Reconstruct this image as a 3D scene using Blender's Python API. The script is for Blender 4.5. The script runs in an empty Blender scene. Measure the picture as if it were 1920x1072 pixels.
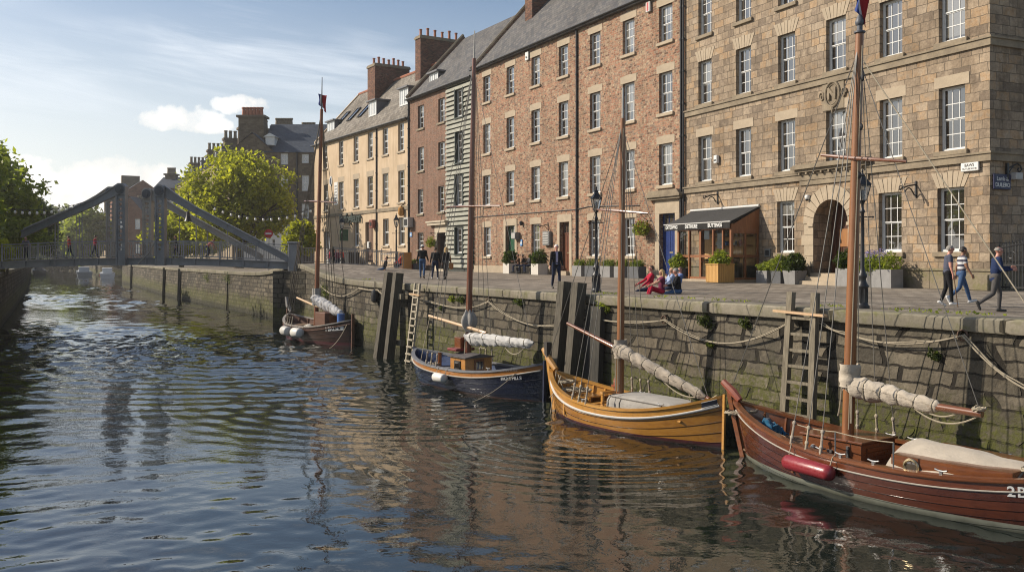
EXPO = 0.33
WBUMP = .17
WSLOPE = .0175
HAZE = .00032
import bpy, math, random
from mathutils import Vector, Matrix, noise
import numpy as np
R = math.radians
SC = bpy.context.scene
COL = SC.collection
rnd = random.Random(7)
FPX, CX, HY, CZ = 1700.0, 960.0, 482.0, 4.9      # focal length, centre and horizon of the 1920 px frame; eye height over the water
QZ = 3.6                                          # height of the quay over the water

def at(px, py, z=0.0):
    Y = (CZ - z) * FPX / (py - HY)
    return Vector(((px - CX) / FPX * Y, Y, z))
def atY(px, py, Y):
    return Vector(((px - CX) / FPX * Y, Y, CZ + (HY - py) * Y / FPX))

# ---------------------------------------------------------------- mesh builder
class MB:
    def __init__(s): s.v = []; s.f = []; s.m = []
    def add(s, vs, fs, mi=0):
        o = len(s.v); s.v.extend([tuple(p) for p in vs])
        s.f.extend([tuple(i + o for i in f) for f in fs]); s.m.extend([mi] * len(fs)); return s
    def box(s, x0, x1, y0, y1, z0, z1, mi=0):
        if x0 > x1: x0, x1 = x1, x0
        if y0 > y1: y0, y1 = y1, y0
        if z0 > z1: z0, z1 = z1, z0
        return s.add([(x0,y0,z0),(x1,y0,z0),(x1,y1,z0),(x0,y1,z0),(x0,y0,z1),(x1,y0,z1),(x1,y1,z1),(x0,y1,z1)],
            [(0,3,2,1),(4,5,6,7),(0,1,5,4),(1,2,6,5),(2,3,7,6),(3,0,4,7)], mi)
    def cham(s, x0, x1, y0, y1, z0, z1, c, mi=0):
        # box with chamfered edges (top, bottom and verticals)
        def ring(d, z): return [(x0+d+e, y0+d+g, z) for e, g in ((0,0),)] and [(x0+d,y0+c,z),(x0+c,y0+d,z),(x1-c,y0+d,z),(x1-d,y0+c,z),(x1-d,y1-c,z),(x1-c,y1-d,z),(x0+c,y1-d,z),(x0+d,y1-c,z)]
        rs = [ring(c*.9, z0), ring(0, z0+c), ring(0, z1-c), ring(c*.9, z1)]
        vs = [p for r in rs for p in r]; fs = [tuple(range(7,-1,-1)), tuple(range(24,32))]
        for k in range(3):
            for i in range(8):
                j = (i+1) % 8; fs.append((k*8+i, k*8+j, k*8+8+j, k*8+8+i))
        return s.add(vs, fs, mi)
    def obox(s, c, sz, M=None, mi=0):
        hx, hy, hz = sz[0]/2, sz[1]/2, sz[2]/2; M = M or Matrix()
        c = Vector(c); M3 = M.to_3x3()
        vs = [c + M3 @ Vector((a*hx, b*hy, d*hz)) for d in (-1,1) for a, b in ((-1,-1),(1,-1),(1,1),(-1,1))]
        return s.add(vs, [(0,3,2,1),(4,5,6,7),(0,1,5,4),(1,2,6,5),(2,3,7,6),(3,0,4,7)], mi)
    def beam(s, a, b, w, h, mi=0, up=(0,0,1)):
        a, b = Vector(a), Vector(b); d = (b-a); L = d.length; d.normalize(); up = Vector(up)
        if abs(d.dot(up)) > .99: up = Vector((1,0,0))
        sd = d.cross(up).normalized(); u2 = sd.cross(d)
        vs = [p + sd*x*w/2 + u2*y*h/2 for p in (a,b) for x, y in ((-1,-1),(1,-1),(1,1),(-1,1))]
        return s.add(vs, [(0,1,2,3)[::-1],(4,5,6,7)[::1],(0,1,5,4),(1,2,6,5),(2,3,7,6),(3,0,4,7)], mi)
    def tube(s, pts, r, n=8, cap=True, mi=0):
        pts = [Vector(p) for p in pts]; k = len(pts)
        rs = r if isinstance(r, (list, tuple)) else [r]*k
        vs = []; fs = []; pu = None
        for i, p in enumerate(pts):
            d = (pts[min(i+1,k-1)] - pts[max(i-1,0)])
            if d.length < 1e-9: d = Vector((0,0,1))
            d.normalize()
            if pu is None:
                pu = d.orthogonal().normalized()
            else:
                pu = (pu - d*pu.dot(d)); pu = pu.normalized() if pu.length > 1e-6 else d.orthogonal().normalized()
            w = d.cross(pu)
            for q in range(n):
                t = 2*math.pi*q/n; vs.append(p + (pu*math.cos(t) + w*math.sin(t))*rs[i])
        for i in range(k-1):
            for q in range(n):
                q2 = (q+1) % n; fs.append((i*n+q, i*n+q2, (i+1)*n+q2, (i+1)*n+q))
        if cap: fs.append(tuple(range(n-1,-1,-1))); fs.append(tuple((k-1)*n+q for q in range(n)))
        return s.add(vs, fs, mi)
    def lathe(s, prof, n=14, o=(0,0,0), mi=0):
        vs = []; fs = []; k = len(prof)
        for r, z in prof:
            for q in range(n):
                t = 2*math.pi*q/n; vs.append((o[0]+r*math.cos(t), o[1]+r*math.sin(t), o[2]+z))
        for i in range(k-1):
            for q in range(n):
                q2 = (q+1) % n; fs.append((i*n+q, i*n+q2, (i+1)*n+q2, (i+1)*n+q))
        fs.append(tuple(range(n-1,-1,-1))); fs.append(tuple((k-1)*n+q for q in range(n)))
        return s.add(vs, fs, mi)
    def ball(s, c, r, nu=12, nv=8, mi=0, lump=0, seed=0):
        r = r if isinstance(r, (tuple,list)) else (r,r,r); vs = []; fs = []
        for j in range(nv+1):
            th = math.pi*j/nv
            for i in range(nu):
                ph = 2*math.pi*i/nu; d = Vector((math.sin(th)*math.cos(ph), math.sin(th)*math.sin(ph), math.cos(th)))
                e = 1 + (lump*noise.noise(d*2.3 + Vector((seed,0,0))) if lump else 0)
                vs.append((c[0]+d.x*r[0]*e, c[1]+d.y*r[1]*e, c[2]+d.z*r[2]*e))
        for j in range(nv):
            for i in range(nu):
                i2 = (i+1) % nu; fs.append((j*nu+i, (j+1)*nu+i, (j+1)*nu+i2, j*nu+i2))
        return s.add(vs, fs, mi)
    def prism(s, poly, y0, y1, mi=0):       # polygon in (x, z) pushed along y
        n = len(poly); vs = [(x, y0, z) for x, z in poly] + [(x, y1, z) for x, z in poly]
        fs = [tuple(range(n)), tuple(range(2*n-1, n-1, -1))] + [((i+1) % n, i, n+i, n+(i+1) % n) for i in range(n)]
        return s.add(vs, fs, mi)
    def prismz(s, poly, z0, z1, mi=0):
        n = len(poly); vs = [(x, y, z0) for x, y in poly] + [(x, y, z1) for x, y in poly]
        fs = [tuple(range(n-1,-1,-1)), tuple(range(n, 2*n))] + [(i, (i+1) % n, n+(i+1) % n, n+i) for i in range(n)]
        return s.add(vs, fs, mi)
    def grid(s, fn, nu, nv, mi=0, closed=False):
        vs = [fn(i/nu, j/nv) for j in range(nv+1) for i in range(nu+1)]
        fs = [(j*(nu+1)+i, j*(nu+1)+i+1, (j+1)*(nu+1)+i+1, (j+1)*(nu+1)+i) for j in range(nv) for i in range(nu)]
        return s.add(vs, fs, mi)
    def xf(s, M, i0=0):
        for i in range(i0, len(s.v)): s.v[i] = tuple(M @ Vector(s.v[i]))
        return s
    def mesh(s, name, mats, smooth=False, ang=40):
        me = bpy.data.meshes.new(name); me.from_pydata(s.v, [], s.f)
        mats = mats if isinstance(mats, (list,tuple)) else [mats]
        for m in mats: me.materials.append(m)
        if len(mats) > 1: me.polygons.foreach_set('material_index', s.m)
        if smooth:
            me.polygons.foreach_set('use_smooth', [True]*len(me.polygons))
            if ang: me.set_sharp_from_angle(angle=R(ang))
        me.update(); return me
    def build(s, name, mats, parent=None, smooth=False, ang=40, loc=None, rz=None):
        return link(name, s.mesh(name, mats, smooth, ang), parent, loc, rz)

def link(name, data, parent=None, loc=None, rz=None):
    o = bpy.data.objects.new(name, data); COL.objects.link(o)
    if parent is not None: o.parent = parent
    if loc is not None: o.location = loc
    if rz is not None: o.rotation_euler = (0,0,rz)
    return o
def tag(o, label=None, cat=None, group=None, kind=None):
    if label: o['label'] = label
    if cat: o['category'] = cat
    if group: o['group'] = group
    if kind: o['kind'] = kind
    return o
def thing(name, label, cat, loc=(0,0,0), rz=0.0, group=None):
    o = link(name, None, None, loc, rz); o.empty_display_size = .3
    return tag(o, label, cat, group)
def copy_tree(o, parent=None, loc=None, rz=None, label=None):
    c = o.copy(); COL.objects.link(c)
    if parent is not None: c.parent = parent
    if loc is not None: c.location = loc
    if rz is not None: c.rotation_euler = (0,0,rz)
    if label: c['label'] = label
    for ch in CHILD.get(o.name, None) or [k for k in bpy.data.objects if k.parent == o]:
        copy_tree(ch, c)
    return c
CHILD = {}
def text_mesh(txt, size, depth=.01, bold=0, spacing=1.0):
    cu = bpy.data.curves.new('txt', 'FONT'); cu.body = txt; cu.size = size; cu.extrude = depth; cu.align_x = 'CENTER'; cu.align_y = 'CENTER'
    cu.offset = bold; cu.space_character = spacing; cu.resolution_u = 3
    o = bpy.data.objects.new('txt', cu); COL.objects.link(o)
    dg = bpy.context.evaluated_depsgraph_get(); me = bpy.data.meshes.new_from_object(o.evaluated_get(dg))
    bpy.data.objects.remove(o); bpy.data.curves.remove(cu); return me
def lettering(name, txt, size, m, parent, M, depth=.01, bold=0, spacing=1.0):
    me = text_mesh(txt, size, depth, bold, spacing); me.transform(M); me.materials.clear(); me.materials.append(m); me.name = name
    return link(name, me, parent)

# ---------------------------------------------------------------- materials
class NT:
    def __init__(s, nt): s.nt = nt
    def n(s, t, **kw):
        nd = s.nt.nodes.new('ShaderNode' + t)
        for k, v in kw.items():
            if hasattr(nd, k) and k not in nd.inputs.keys():
                setattr(nd, k, v)
            else: s.set(nd, k.replace('_', ' '), v)
        return nd
    def set(s, nd, k, v):
        i = nd.inputs[k]
        if hasattr(v, 'is_output') : s.nt.links.new(v, i)
        elif isinstance(v, bpy.types.Node): s.nt.links.new(v.outputs[0], i)
        else:
            if i.type == 'RGBA' and len(v) == 3: v = (*v, 1)
            i.default_value = v
    def math(s, op, a, b=0.0, clamp=False):
        nd = s.nt.nodes.new('ShaderNodeMath'); nd.operation = op; nd.use_clamp = clamp
        for i, v in ((0,a),(1,b)):
            if isinstance(v, (int,float)): nd.inputs[i].default_value = v
            else: s.nt.links.new(v, nd.inputs[i])
        return nd.outputs[0]
    def vmath(s, op, a, b=(0,0,0)):
        nd = s.nt.nodes.new('ShaderNodeVectorMath'); nd.operation = op
        for i, v in ((0,a),(1,b)):
            if isinstance(v, tuple): nd.inputs[i].default_value = v
            else: s.nt.links.new(v, nd.inputs[i])
        return nd.outputs[0]
    def mix(s, f, a, b, mode='MIX'):
        nd = s.nt.nodes.new('ShaderNodeMix'); nd.data_type = 'RGBA'; nd.blend_type = mode; nd.clamp_factor = True
        for i, v in ((0,f),(6,a),(7,b)):
            if isinstance(v, (int,float)): nd.inputs[i].default_value = v
            elif isinstance(v, tuple): nd.inputs[i].default_value = v if len(v) == 4 else (*v,1)
            else: s.nt.links.new(v, nd.inputs[i])
        return nd.outputs[2]
    def ramp(s, f, stops, interp='LINEAR'):
        nd = s.nt.nodes.new('ShaderNodeValToRGB'); cr = nd.color_ramp; cr.interpolation = interp
        while len(cr.elements) < len(stops): cr.elements.new(.5)
        for e, (p, c) in zip(cr.elements, stops):
            e.position = p; e.color = (c,c,c,1) if isinstance(c,(int,float)) else (*c,1)
        s.nt.links.new(f, nd.inputs[0]); return nd.outputs[0]
    def noise(s, vec, scale, detail=3, rough=.55, dist=0):
        nd = s.n('TexNoise'); nd.inputs['Scale'].default_value = scale; nd.inputs['Detail'].default_value = detail
        nd.inputs['Roughness'].default_value = rough; nd.inputs['Distortion'].default_value = dist
        if vec is not None: s.nt.links.new(vec, nd.inputs['Vector'])
        return nd.outputs[0]
    def sep(s, v):
        nd = s.n('SeparateXYZ'); s.nt.links.new(v, nd.inputs[0]); return nd.outputs
    def comb(s, x=0.0, y=0.0, z=0.0):
        nd = s.n('CombineXYZ')
        for i, v in enumerate((x,y,z)):
            if isinstance(v,(int,float)): nd.inputs[i].default_value = v
            else: s.nt.links.new(v, nd.inputs[i])
        return nd.outputs[0]
    def bump(s, h, strength=.5, dist=.05, nrm=None):
        nd = s.n('Bump'); nd.inputs['Strength'].default_value = strength; nd.inputs['Distance'].default_value = dist
        s.nt.links.new(h, nd.inputs['Height'])
        if nrm is not None: s.nt.links.new(nrm, nd.inputs['Normal'])
        return nd.outputs[0]
def newmat(name):
    m = bpy.data.materials.new(name); m.use_nodes = True; nt = m.node_tree
    b = nt.nodes['Principled BSDF']; return m, NT(nt), b
def objco(k): return k.n('TexCoord').outputs['Object']
MATS = {}
def M_(name, col, rough=.6, var=.25, scale=3.0, bump=.15, metal=0.0, coat=0.0, spec=.5, hue=None, bd=.02):
    """plain paint / wood / metal with blotchy variation"""
    if name in MATS: return MATS[name]
    m, k, b = newmat(name); co = objco(k)
    n1 = k.noise(co, scale, 5); n2 = k.noise(co, scale*7, 3)
    f = k.math('ADD', k.math('MULTIPLY', n1, .65), k.math('MULTIPLY', n2, .35))
    c2 = hue if hue else tuple(x*(1-var) for x in col); c1 = tuple(min(1, x*(1+var)) for x in col)
    k.set(b, 'Base Color', k.ramp(f, [(.3, c2), (.7, c1)]))
    k.set(b, 'Roughness', k.ramp(n2, [(.3, max(.03, rough-.1)), (.7, min(1, rough+.1))]))
    b.inputs['Metallic'].default_value = metal; b.inputs['Coat Weight'].default_value = coat; b.inputs['Specular IOR Level'].default_value = spec
    b.inputs['Coat Roughness'].default_value = .08
    if bump: k.set(b, 'Normal', k.bump(f, bump, bd))
    MATS[name] = m; return m
def M_wood(name, c1, c2, rough=.4, coat=0.0, axis=0, sc=1.0, plank=0):
    """streaked wood; plank > 0 adds seams every plank metres"""
    if name in MATS: return MATS[name]
    m, k, b = newmat(name); co = objco(k); st = [(.35,4,4),(4,.35,4),(4,4,.35)][axis]
    v = k.vmath('MULTIPLY', co, tuple(q*sc*2.2 for q in st)); n1 = k.noise(v, 2.2, 6, .6, .4); n2 = k.noise(co, 1.1, 2)
    f = k.math('ADD', k.math('MULTIPLY', n1, .75), k.math('MULTIPLY', n2, .3))
    c = k.ramp(f, [(.3, c1), (.7, c2)]); h = f
    k.set(b, 'Base Color', c); k.set(b, 'Roughness', k.ramp(n1, [(.3, rough+.12), (.7, max(.05, rough-.08))]))
    b.inputs['Coat Weight'].default_value = coat; b.inputs['Coat Roughness'].default_value = .1
    k.set(b, 'Normal', k.bump(h, .25, .01)); MATS[name] = m; return m
def M_mason(name, bw, bh, pal, mortar, msize=.02, bw2=None, rough=.9, bump=.6, warp=.05, stain=.35, moss=None, rocky=.5, sq=1.0):
    """courses of stone or brick on x+y / z of the object; each block its own tone from PAL"""
    m, k, b = newmat(name); co = objco(k); x, y, z = k.sep(co)
    u = k.math('ADD', x, y)
    w1 = k.noise(co, .55, 2); w2 = k.noise(co, 2.6, 2)
    du = k.math('MULTIPLY', k.math('SUBTRACT', w1, .5), warp*6); dz = k.math('MULTIPLY', k.math('SUBTRACT', w2, .5), warp*1.6)
    vec = k.comb(k.math('ADD', u, du), k.math('ADD', z, dz), 0.0)
    def bt(w, off, fr):
        t = k.n('TexBrick'); t.offset = off; t.offset_frequency = fr; t.squash = sq; t.squash_frequency = 3
        k.nt.links.new(vec, t.inputs['Vector'])
        for nm, val in (('Color1',(0,0,0,1)),('Color2',(1,1,1,1)),('Mortar',(.5,.5,.5,1)),('Scale',1.0),('Mortar Size',msize),('Mortar Smooth',.25),('Bias',0.0),('Brick Width',w),('Row Height',bh)):
            t.inputs[nm].default_value = val
        return t
    A = bt(bw, .5, 2); col, fac = A.outputs['Color'], A.outputs['Fac']
    if bw2:
        B = bt(bw2, .37, 3)
        row = k.math('FLOOR', k.math('DIVIDE', k.sep(vec)[1], bh))
        wn = k.n('TexWhiteNoise'); wn.noise_dimensions = '1D'; k.nt.links.new(row, wn.inputs['W'])
        sel = k.math('GREATER_THAN', wn.outputs['Value'], .5)
        col = k.mix(sel, col, B.outputs['Color'])
        fac = k.math('ADD', k.math('MULTIPLY', fac, k.math('SUBTRACT', 1.0, sel)), k.math('MULTIPLY', B.outputs['Fac'], sel))
    fine = k.noise(co, 9, 5, .65); med = k.noise(co, 2.4, 4, .6); big = k.noise(co, .35, 3)
    g = k.math('ADD', k.sep(col)[0], k.math('MULTIPLY', k.math('SUBTRACT', med, .5), .75))
    n = len(pal); c = k.ramp(g, [((i+.5)/n, p) for i, p in enumerate(pal)])
    c = k.mix(k.ramp(fine, [(.35, 0.0), (.75, .55)]), c, k.mix(1.0, c, (.5,.5,.5), 'MULTIPLY'))
    c = k.mix(k.math('MULTIPLY', k.ramp(big, [(.42, 0.0), (.7, 1.0)]), stain), c, k.mix(1.0, c, (.42,.38,.33), 'MULTIPLY'))
    c = k.mix(fac, c, mortar)
    if moss:
        c = moss(k, co, c, fac, med, fine, big)
    k.set(b, 'Base Color', c); b.inputs['Roughness'].default_value = rough; b.inputs['Specular IOR Level'].default_value = .25
    h = k.math('SUBTRACT', k.math('ADD', k.math('MULTIPLY', fine, .25*rocky), k.math('ADD', k.math('MULTIPLY', med, .5*rocky), k.math('MULTIPLY', k.sep(col)[0], .25))), k.math('MULTIPLY', fac, .8))
    k.set(b, 'Normal', k.bump(h, bump, .06)); MATS[name] = m
    return m
# ---------------------------------------------------------------- camera, light, sky
cam = bpy.data.cameras.new('camera'); co_ = bpy.data.objects.new('camera', cam); COL.objects.link(co_)
co_.location = (0,0,CZ); co_.rotation_euler = (R(90),0,0)
cam.sensor_width = 36; cam.lens = 36*FPX/1920; cam.shift_y = (HY-536)/1920.0; cam.clip_end = 6000; cam.clip_start = .2
SC.camera = co_
SUN_EL, SUN_AZ = R(31), R(-82)         # azimuth from +Y (ahead), negative = towards the left bank
sunv = Vector((math.sin(SUN_AZ)*math.cos(SUN_EL), math.cos(SUN_AZ)*math.cos(SUN_EL), math.sin(SUN_EL)))
sl = bpy.data.lights.new('sun', 'SUN'); sl.energy = 5.0; sl.angle = R(.53); sl.color = (1.0,.89,.74)
so = bpy.data.objects.new('sun', sl); COL.objects.link(so); so.rotation_euler = (-sunv).to_track_quat('-Z','Y').to_euler(); so.location = (-60,20,60)
SC.view_settings.view_transform = 'Standard'; SC.view_settings.look = 'None'; SC.view_settings.gamma = 1.0; SC.view_settings.exposure = EXPO
try: SC.view_settings.use_curve_mapping = False
except Exception: pass
SC.cycles.max_bounces = 6; SC.cycles.diffuse_bounces = 2; SC.cycles.glossy_bounces = 3; SC.cycles.transmission_bounces = 4; SC.cycles.transparent_max_bounces = 6
SC.cycles.caustics_reflective = False; SC.cycles.caustics_refractive = False; SC.cycles.use_denoising = True
SC.cycles.sample_clamp_indirect = 6.0; SC.cycles.use_adaptive_sampling = True; SC.cycles.adaptive_threshold = .008; SC.cycles.filter_width = 1.1
try: SC.cycles.denoising_prefilter = 'NONE'
except Exception: pass

w = bpy.data.worlds.new('World'); SC.world = w; w.use_nodes = True
k = NT(w.node_tree); bg = w.node_tree.nodes['Background']
sky = k.n('TexSky'); sky.sky_type = 'NISHITA'; sky.sun_disc = False; sky.sun_elevation = SUN_EL; sky.sun_rotation = SUN_AZ
sky.air_density = 1.0; sky.dust_density = 1.0; sky.ozone_density = 2.2; sky.altitude = 20
dv = k.n('TexCoord').outputs['Generated']; dx, dy, dz = k.sep(dv)
az = k.math('ARCTAN2', dx, dy); el = k.math('ARCSINE', dz)
def ang(px, py): return math.atan((px-CX)/FPX), math.atan((HY-py)/FPX*math.cos(math.atan((px-CX)/FPX)))
# heaped clouds: soft lobes broken up by noise
n3 = k.noise(dv, 26, 8, .6); n2 = k.noise(dv, 9, 5, .55)
mask = None
for px, py, rx, ry in ((300,226,40,20),(345,222,55,26),(390,236,45,14),(440,196,40,15),(475,196,62,17),(250,330,110,38),(120,335,120,34),(60,320,60,26),(30,400,200,40),(700,330,160,26),(-300,250,160,60),(-600,200,240,70),(-900,330,300,60),(1500,150,300,60)):
    a0, e0 = ang(px, py); ra, re = rx/FPX, ry/FPX
    qx = k.math('DIVIDE', k.math('SUBTRACT', az, a0), ra); qy = k.math('DIVIDE', k.math('SUBTRACT', el, e0), re)
    d = k.math('SUBTRACT', 1.0, k.math('ADD', k.math('MULTIPLY', qx, qx), k.math('MULTIPLY', qy, qy)))
    mask = d if mask is None else k.math('MAXIMUM', mask, d)
puff = k.math('ADD', mask, k.math('MULTIPLY', k.math('SUBTRACT', n3, .5), 4.6))
puff = k.math('ADD', puff, k.math('MULTIPLY', k.math('SUBTRACT', n2, .5), 2.0))
puff = k.ramp(puff, [(-.0, 0.0), (.55, .55), (1.0, 1.0)], 'EASE')
# streaks of high cloud
hv = k.comb(k.math('MULTIPLY', az, 3.0), k.math('MULTIPLY', k.math('ADD', el, k.math('MULTIPLY', az, .12)), 26.0), 0.0)
st = k.noise(hv, 1.3, 8, .62, .5); st2 = k.noise(k.comb(k.math('MULTIPLY', az, 2.2), k.math('MULTIPLY', el, 7.0), 3.0), 1.4, 3)
band = k.math('MULTIPLY', k.ramp(st, [(.42, 0.0), (.72, 1.0)]), k.ramp(st2, [(.39, 0.0), (.6, 1.0)]))
hi = k.ramp(el, [(.10, 0.0), (.2, 1.0)])
band = k.math('MULTIPLY', k.math('MULTIPLY', band, hi), .62)
skyc = k.n('HueSaturation'); skyc.inputs['Saturation'].default_value = 1.0; k.set(skyc, 'Color', sky)
glow = k.ramp(el, [(0.0, 1.0), (.12, .68), (.30, 0.0)])
toleft = k.ramp(az, [(-.0, .0), (.0, .0)]) if False else k.math('MULTIPLY', k.math('SUBTRACT', .45, az), .8, True)
c = k.mix(k.math('MULTIPLY', k.math('MULTIPLY', glow, toleft), .95), skyc.outputs[0], (10.2,10.1,9.7))
c = k.mix(band, c, (9.4,9.8,10.3)); 
lit = k.ramp(n2, [(.3, .72), (.65, 1.0)])
c = k.mix(puff, c, k.mix(1.0, (11.6,11.3,10.8), lit, 'MULTIPLY'))
k.nt.links.new(c, bg.inputs[0]); bg.inputs[1].default_value = .094

# ---------------------------------------------------------------- the lie of the quay
EDGE = [Vector((19.2,5.0)), Vector((6.35,25.2)), Vector((-7.4,48.2)), at(525,600).xy, Vector((-40,108)), at(230,530).xy]
BR = Vector((-15.6,65.0))
def qz(x, y):
    d2 = (x-BR.x-1.5)**2 + (y-BR.y-.8)**2
    return QZ + .86*math.exp(-d2/60.0)
INW = Vector((.866,.5))
def edge_pts(step):
    out = []
    for a, b in zip(EDGE[:-1], EDGE[1:]):
        n = max(1, int((b-a).length/step))
        out += [a + (b-a)*i/n for i in range(n)]
    return out + [EDGE[-1]]
def edge_at(px, off=0.0):
    """point of the quay edge seen in column px, moved OFF metres over the water"""
    a = (px-CX)/FPX
    for p, q in zip(EDGE[:-1], EDGE[1:]):
        d = (q-p).normalized(); nrm = Vector((-d.y,d.x))
        if nrm.dot(INW) > 0: nrm = -nrm
        p, q = p+nrm*off, q+nrm*off; f0, f1 = p.x-a*p.y, q.x-a*q.y
        if f0*f1 <= 0:
            r = p + (q-p)*(f0/(f0-f1)); return Vector((r.x, r.y, 0)), d, nrm
# paving
m, k, b = newmat('setts'); co = objco(k)
v2 = k.n('VectorRotate'); v2.rotation_type = 'Z_AXIS'; k.set(v2, 'Vector', co); v2.inputs['Angle'].default_value = R(58)
wv = k.vmath('ADD', v2.outputs[0], k.vmath('MULTIPLY', k.n('TexNoise', Scale=1.2).outputs[1], (.16,.16,0)))
t = k.n('TexBrick'); k.nt.links.new(wv, t.inputs['Vector']); t.offset = .43
for nm, val in (('Color1',(0,0,0,1)),('Color2',(1,1,1,1)),('Mortar',(.5,.5,.5,1)),('Scale',1.0),('Mortar Size',.022),('Mortar Smooth',.3),('Brick Width',.62),('Row Height',.4)): t.inputs[nm].default_value = val
f1 = k.noise(co, 6, 5, .65); f2 = k.noise(co, .4, 3); f3 = k.noise(co, 30, 3)
c = k.ramp(k.math('ADD', k.sep(t.outputs[0])[0], k.math('MULTIPLY', k.math('SUBTRACT', f1, .5), .8)), [(.1,(.17,.144,.114)),(.5,(.245,.207,.166)),(.9,(.31,.27,.218))])
c = k.mix(k.ramp(f2, [(.42,0.0),(.66,.55)]), c, (.115,.095,.075)); c = k.mix(t.outputs['Fac'], c, (.06,.052,.04)); c = k.mix(k.ramp(f3, [(.5,0.0),(.8,.4)]), c, (.10,.085,.07))
k.set(b, 'Base Color', c); k.set(b, 'Roughness', k.ramp(f1, [(.3,.65),(.7,.9)])); k.set(b, 'Normal', k.bump(k.math('SUBTRACT', k.math('MULTIPLY', f1, .6), t.outputs['Fac']), .6, .03)); b.inputs['Specular IOR Level'].default_value = .3
SETTS = m
mb = MB(); ep = edge_pts(1.2); offs = [0.25,1,2,3,4,5,6.5,8,10,12.5,16,20,26,34,46]
vs = []; fs = []
for p in ep:
    for o in offs:
        q = p + INW*o; vs.append((q.x, q.y, qz(q.x, q.y)))
nn = len(offs)
for i in range(len(ep)-1):
    for j in range(nn-1): fs.append((i*nn+j, i*nn+j+1, (i+1)*nn+j+1, (i+1)*nn+j))
mb.add(vs, fs); tag(mb.build('quay', SETTS, smooth=True, ang=0), kind='structure')
# open ground behind both banks, out to the horizon
GR = M_('meadow', (.07,.085,.035), .9, .35, .05, .3)
mb = MB(); a = EDGE[-1]; c1 = at(236,515); 
mb.add([(EDGE[0].x+1,EDGE[0].y,QZ-.05)] + [(p.x+.9,p.y+.5,QZ-.05) for p in EDGE[1:]] + [(-40,200,QZ-.05),(at(190,518).x,at(190,518).y,QZ-.05),(at(112,500).x,at(112,500).y,QZ-.05),(-330,560,QZ-.05),(-700,1500,QZ-.05),(-700,3500,QZ-.05),(3500,3500,QZ-.05),(3500,-50,QZ-.05),(30,-50,QZ-.05)], [tuple(range(15))])
tag(mb.build('ground', GR), kind='structure')
LEFT = [Vector((-1.5,-8)), Vector((-10,12)), at(0,612).xy, at(50,545).xy, at(58,507).xy]
mb = MB(); mb.add([(p.x-.4,p.y,QZ+.15) for p in LEFT] + [(-330,560,QZ+.15),(-700,1500,QZ+.15),(-3500,3500,QZ+.15),(-3500,-50,QZ+.15),(-20,-50,QZ+.15)], [tuple(range(9,-1,-1))])
tag(mb.build('ground', GR), kind='structure')

# water: real swell on a grid that thins with distance, ripples as surface relief
m, k, b = newmat('canal_water'); co = objco(k)
r1 = k.noise(k.vmath('MULTIPLY', co, (.9,1.1,1)), 4.5, 3, .5, .4); r2 = k.noise(co, 11.0, 2, .5); patch = k.noise(co, .11, 3)
h = k.math('MULTIPLY', k.math('ADD', r1, k.math('MULTIPLY', r2, .3)), k.ramp(patch, [(.38,.25),(.62,1.2)]))
k.set(b, 'Base Color', (.008,.012,.010)); b.inputs['Roughness'].default_value = .015; b.inputs['IOR'].default_value = 1.85; b.inputs['Specular IOR Level'].default_value = .5
k.set(b, 'Normal', k.bump(h, WBUMP, .035))
WATER = m
# a real rippled surface, finest close to the quayside viewer, over a flat sheet that runs on to the horizon
wr = np.random.default_rng(11); pyv = np.concatenate([np.arange(1500, 720, -1.3), np.arange(720, 560, -.55), np.arange(560, 497, -.35)]); Yv = CZ*FPX/(pyv-HY); av = np.linspace(-.78, .72, 900)
YY, AA = np.meshgrid(Yv, av, indexing='ij'); XX = AA*YY; dY = np.gradient(Yv)[:,None]*np.ones_like(XX)
ZZ = np.zeros_like(XX); amp = .72+.5*np.sin(XX*.07+YY*.05+1.0)*np.sin(XX*.045-YY*.083+.4)+.25*np.sin(XX*.19+YY*.23)
for i in range(70):
    lam = .42*(9.0**wr.random()); th = wr.normal(0,.75)+R(100); kx, ky = math.cos(th)*2*math.pi/lam, math.sin(th)*2*math.pi/lam; ph = wr.random()*6.283
    slope = WSLOPE*(lam/.9)**-.15; wx = .35*np.sin(XX*.33+YY*.21+i)+.3*np.sin(YY*.4-XX*.17+2*i)
    fade = np.clip((lam/np.maximum(.001,np.abs(dY)*abs(math.sin(th))*2.2)-1), 0, 1); gain = 1.0+np.clip((YY-40)/50,0,1)*.9
    ZZ += slope*lam/6.283*np.sin(kx*XX+ky*YY+ph+wx)*fade*amp*gain
# rings spreading from the brown boat
for (x0, y0, n_, lam, a_) in ((-11.5,47.5,16.0,1.25,.022),(-3.0,34.0,9.0,.8,.008),(2.5,25.0,6.0,.6,.006)):
    d_ = np.sqrt((XX-x0)**2+(YY-y0)**2); ZZ += a_*np.sin(d_*6.283/lam+.8*np.sin(XX*.5)+.6*np.sin(YY*.7))*np.exp(-((d_-n_*.6)/(n_*.55))**2)
nr_, nc_ = XX.shape; idx = np.arange(nr_*nc_).reshape(nr_, nc_); Q = np.stack([idx[:-1,:-1], idx[:-1,1:], idx[1:,1:], idx[1:,:-1]], -1).reshape(-1,4).astype(np.int32)
me = bpy.data.meshes.new('water'); me.vertices.add(nr_*nc_); me.vertices.foreach_set('co', np.stack([XX,YY,ZZ],-1).astype(np.float32).ravel()); me.loops.add(Q.size); me.loops.foreach_set('vertex_index', Q.ravel()); me.polygons.add(len(Q)); me.polygons.foreach_set('loop_start', np.arange(0,Q.size,4,dtype=np.int32)); me.polygons.foreach_set('use_smooth', np.ones(len(Q), bool)); me.materials.append(WATER); me.update()
tag(link('water', me), kind='structure')
mb = MB(); mb.add([(-900,-30,-.2),(120,-30,-.2),(120,1600,-.2),(-900,1600,-.2)], [(0,1,2,3)])
tag(mb.build('water', WATER), kind='structure')

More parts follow.
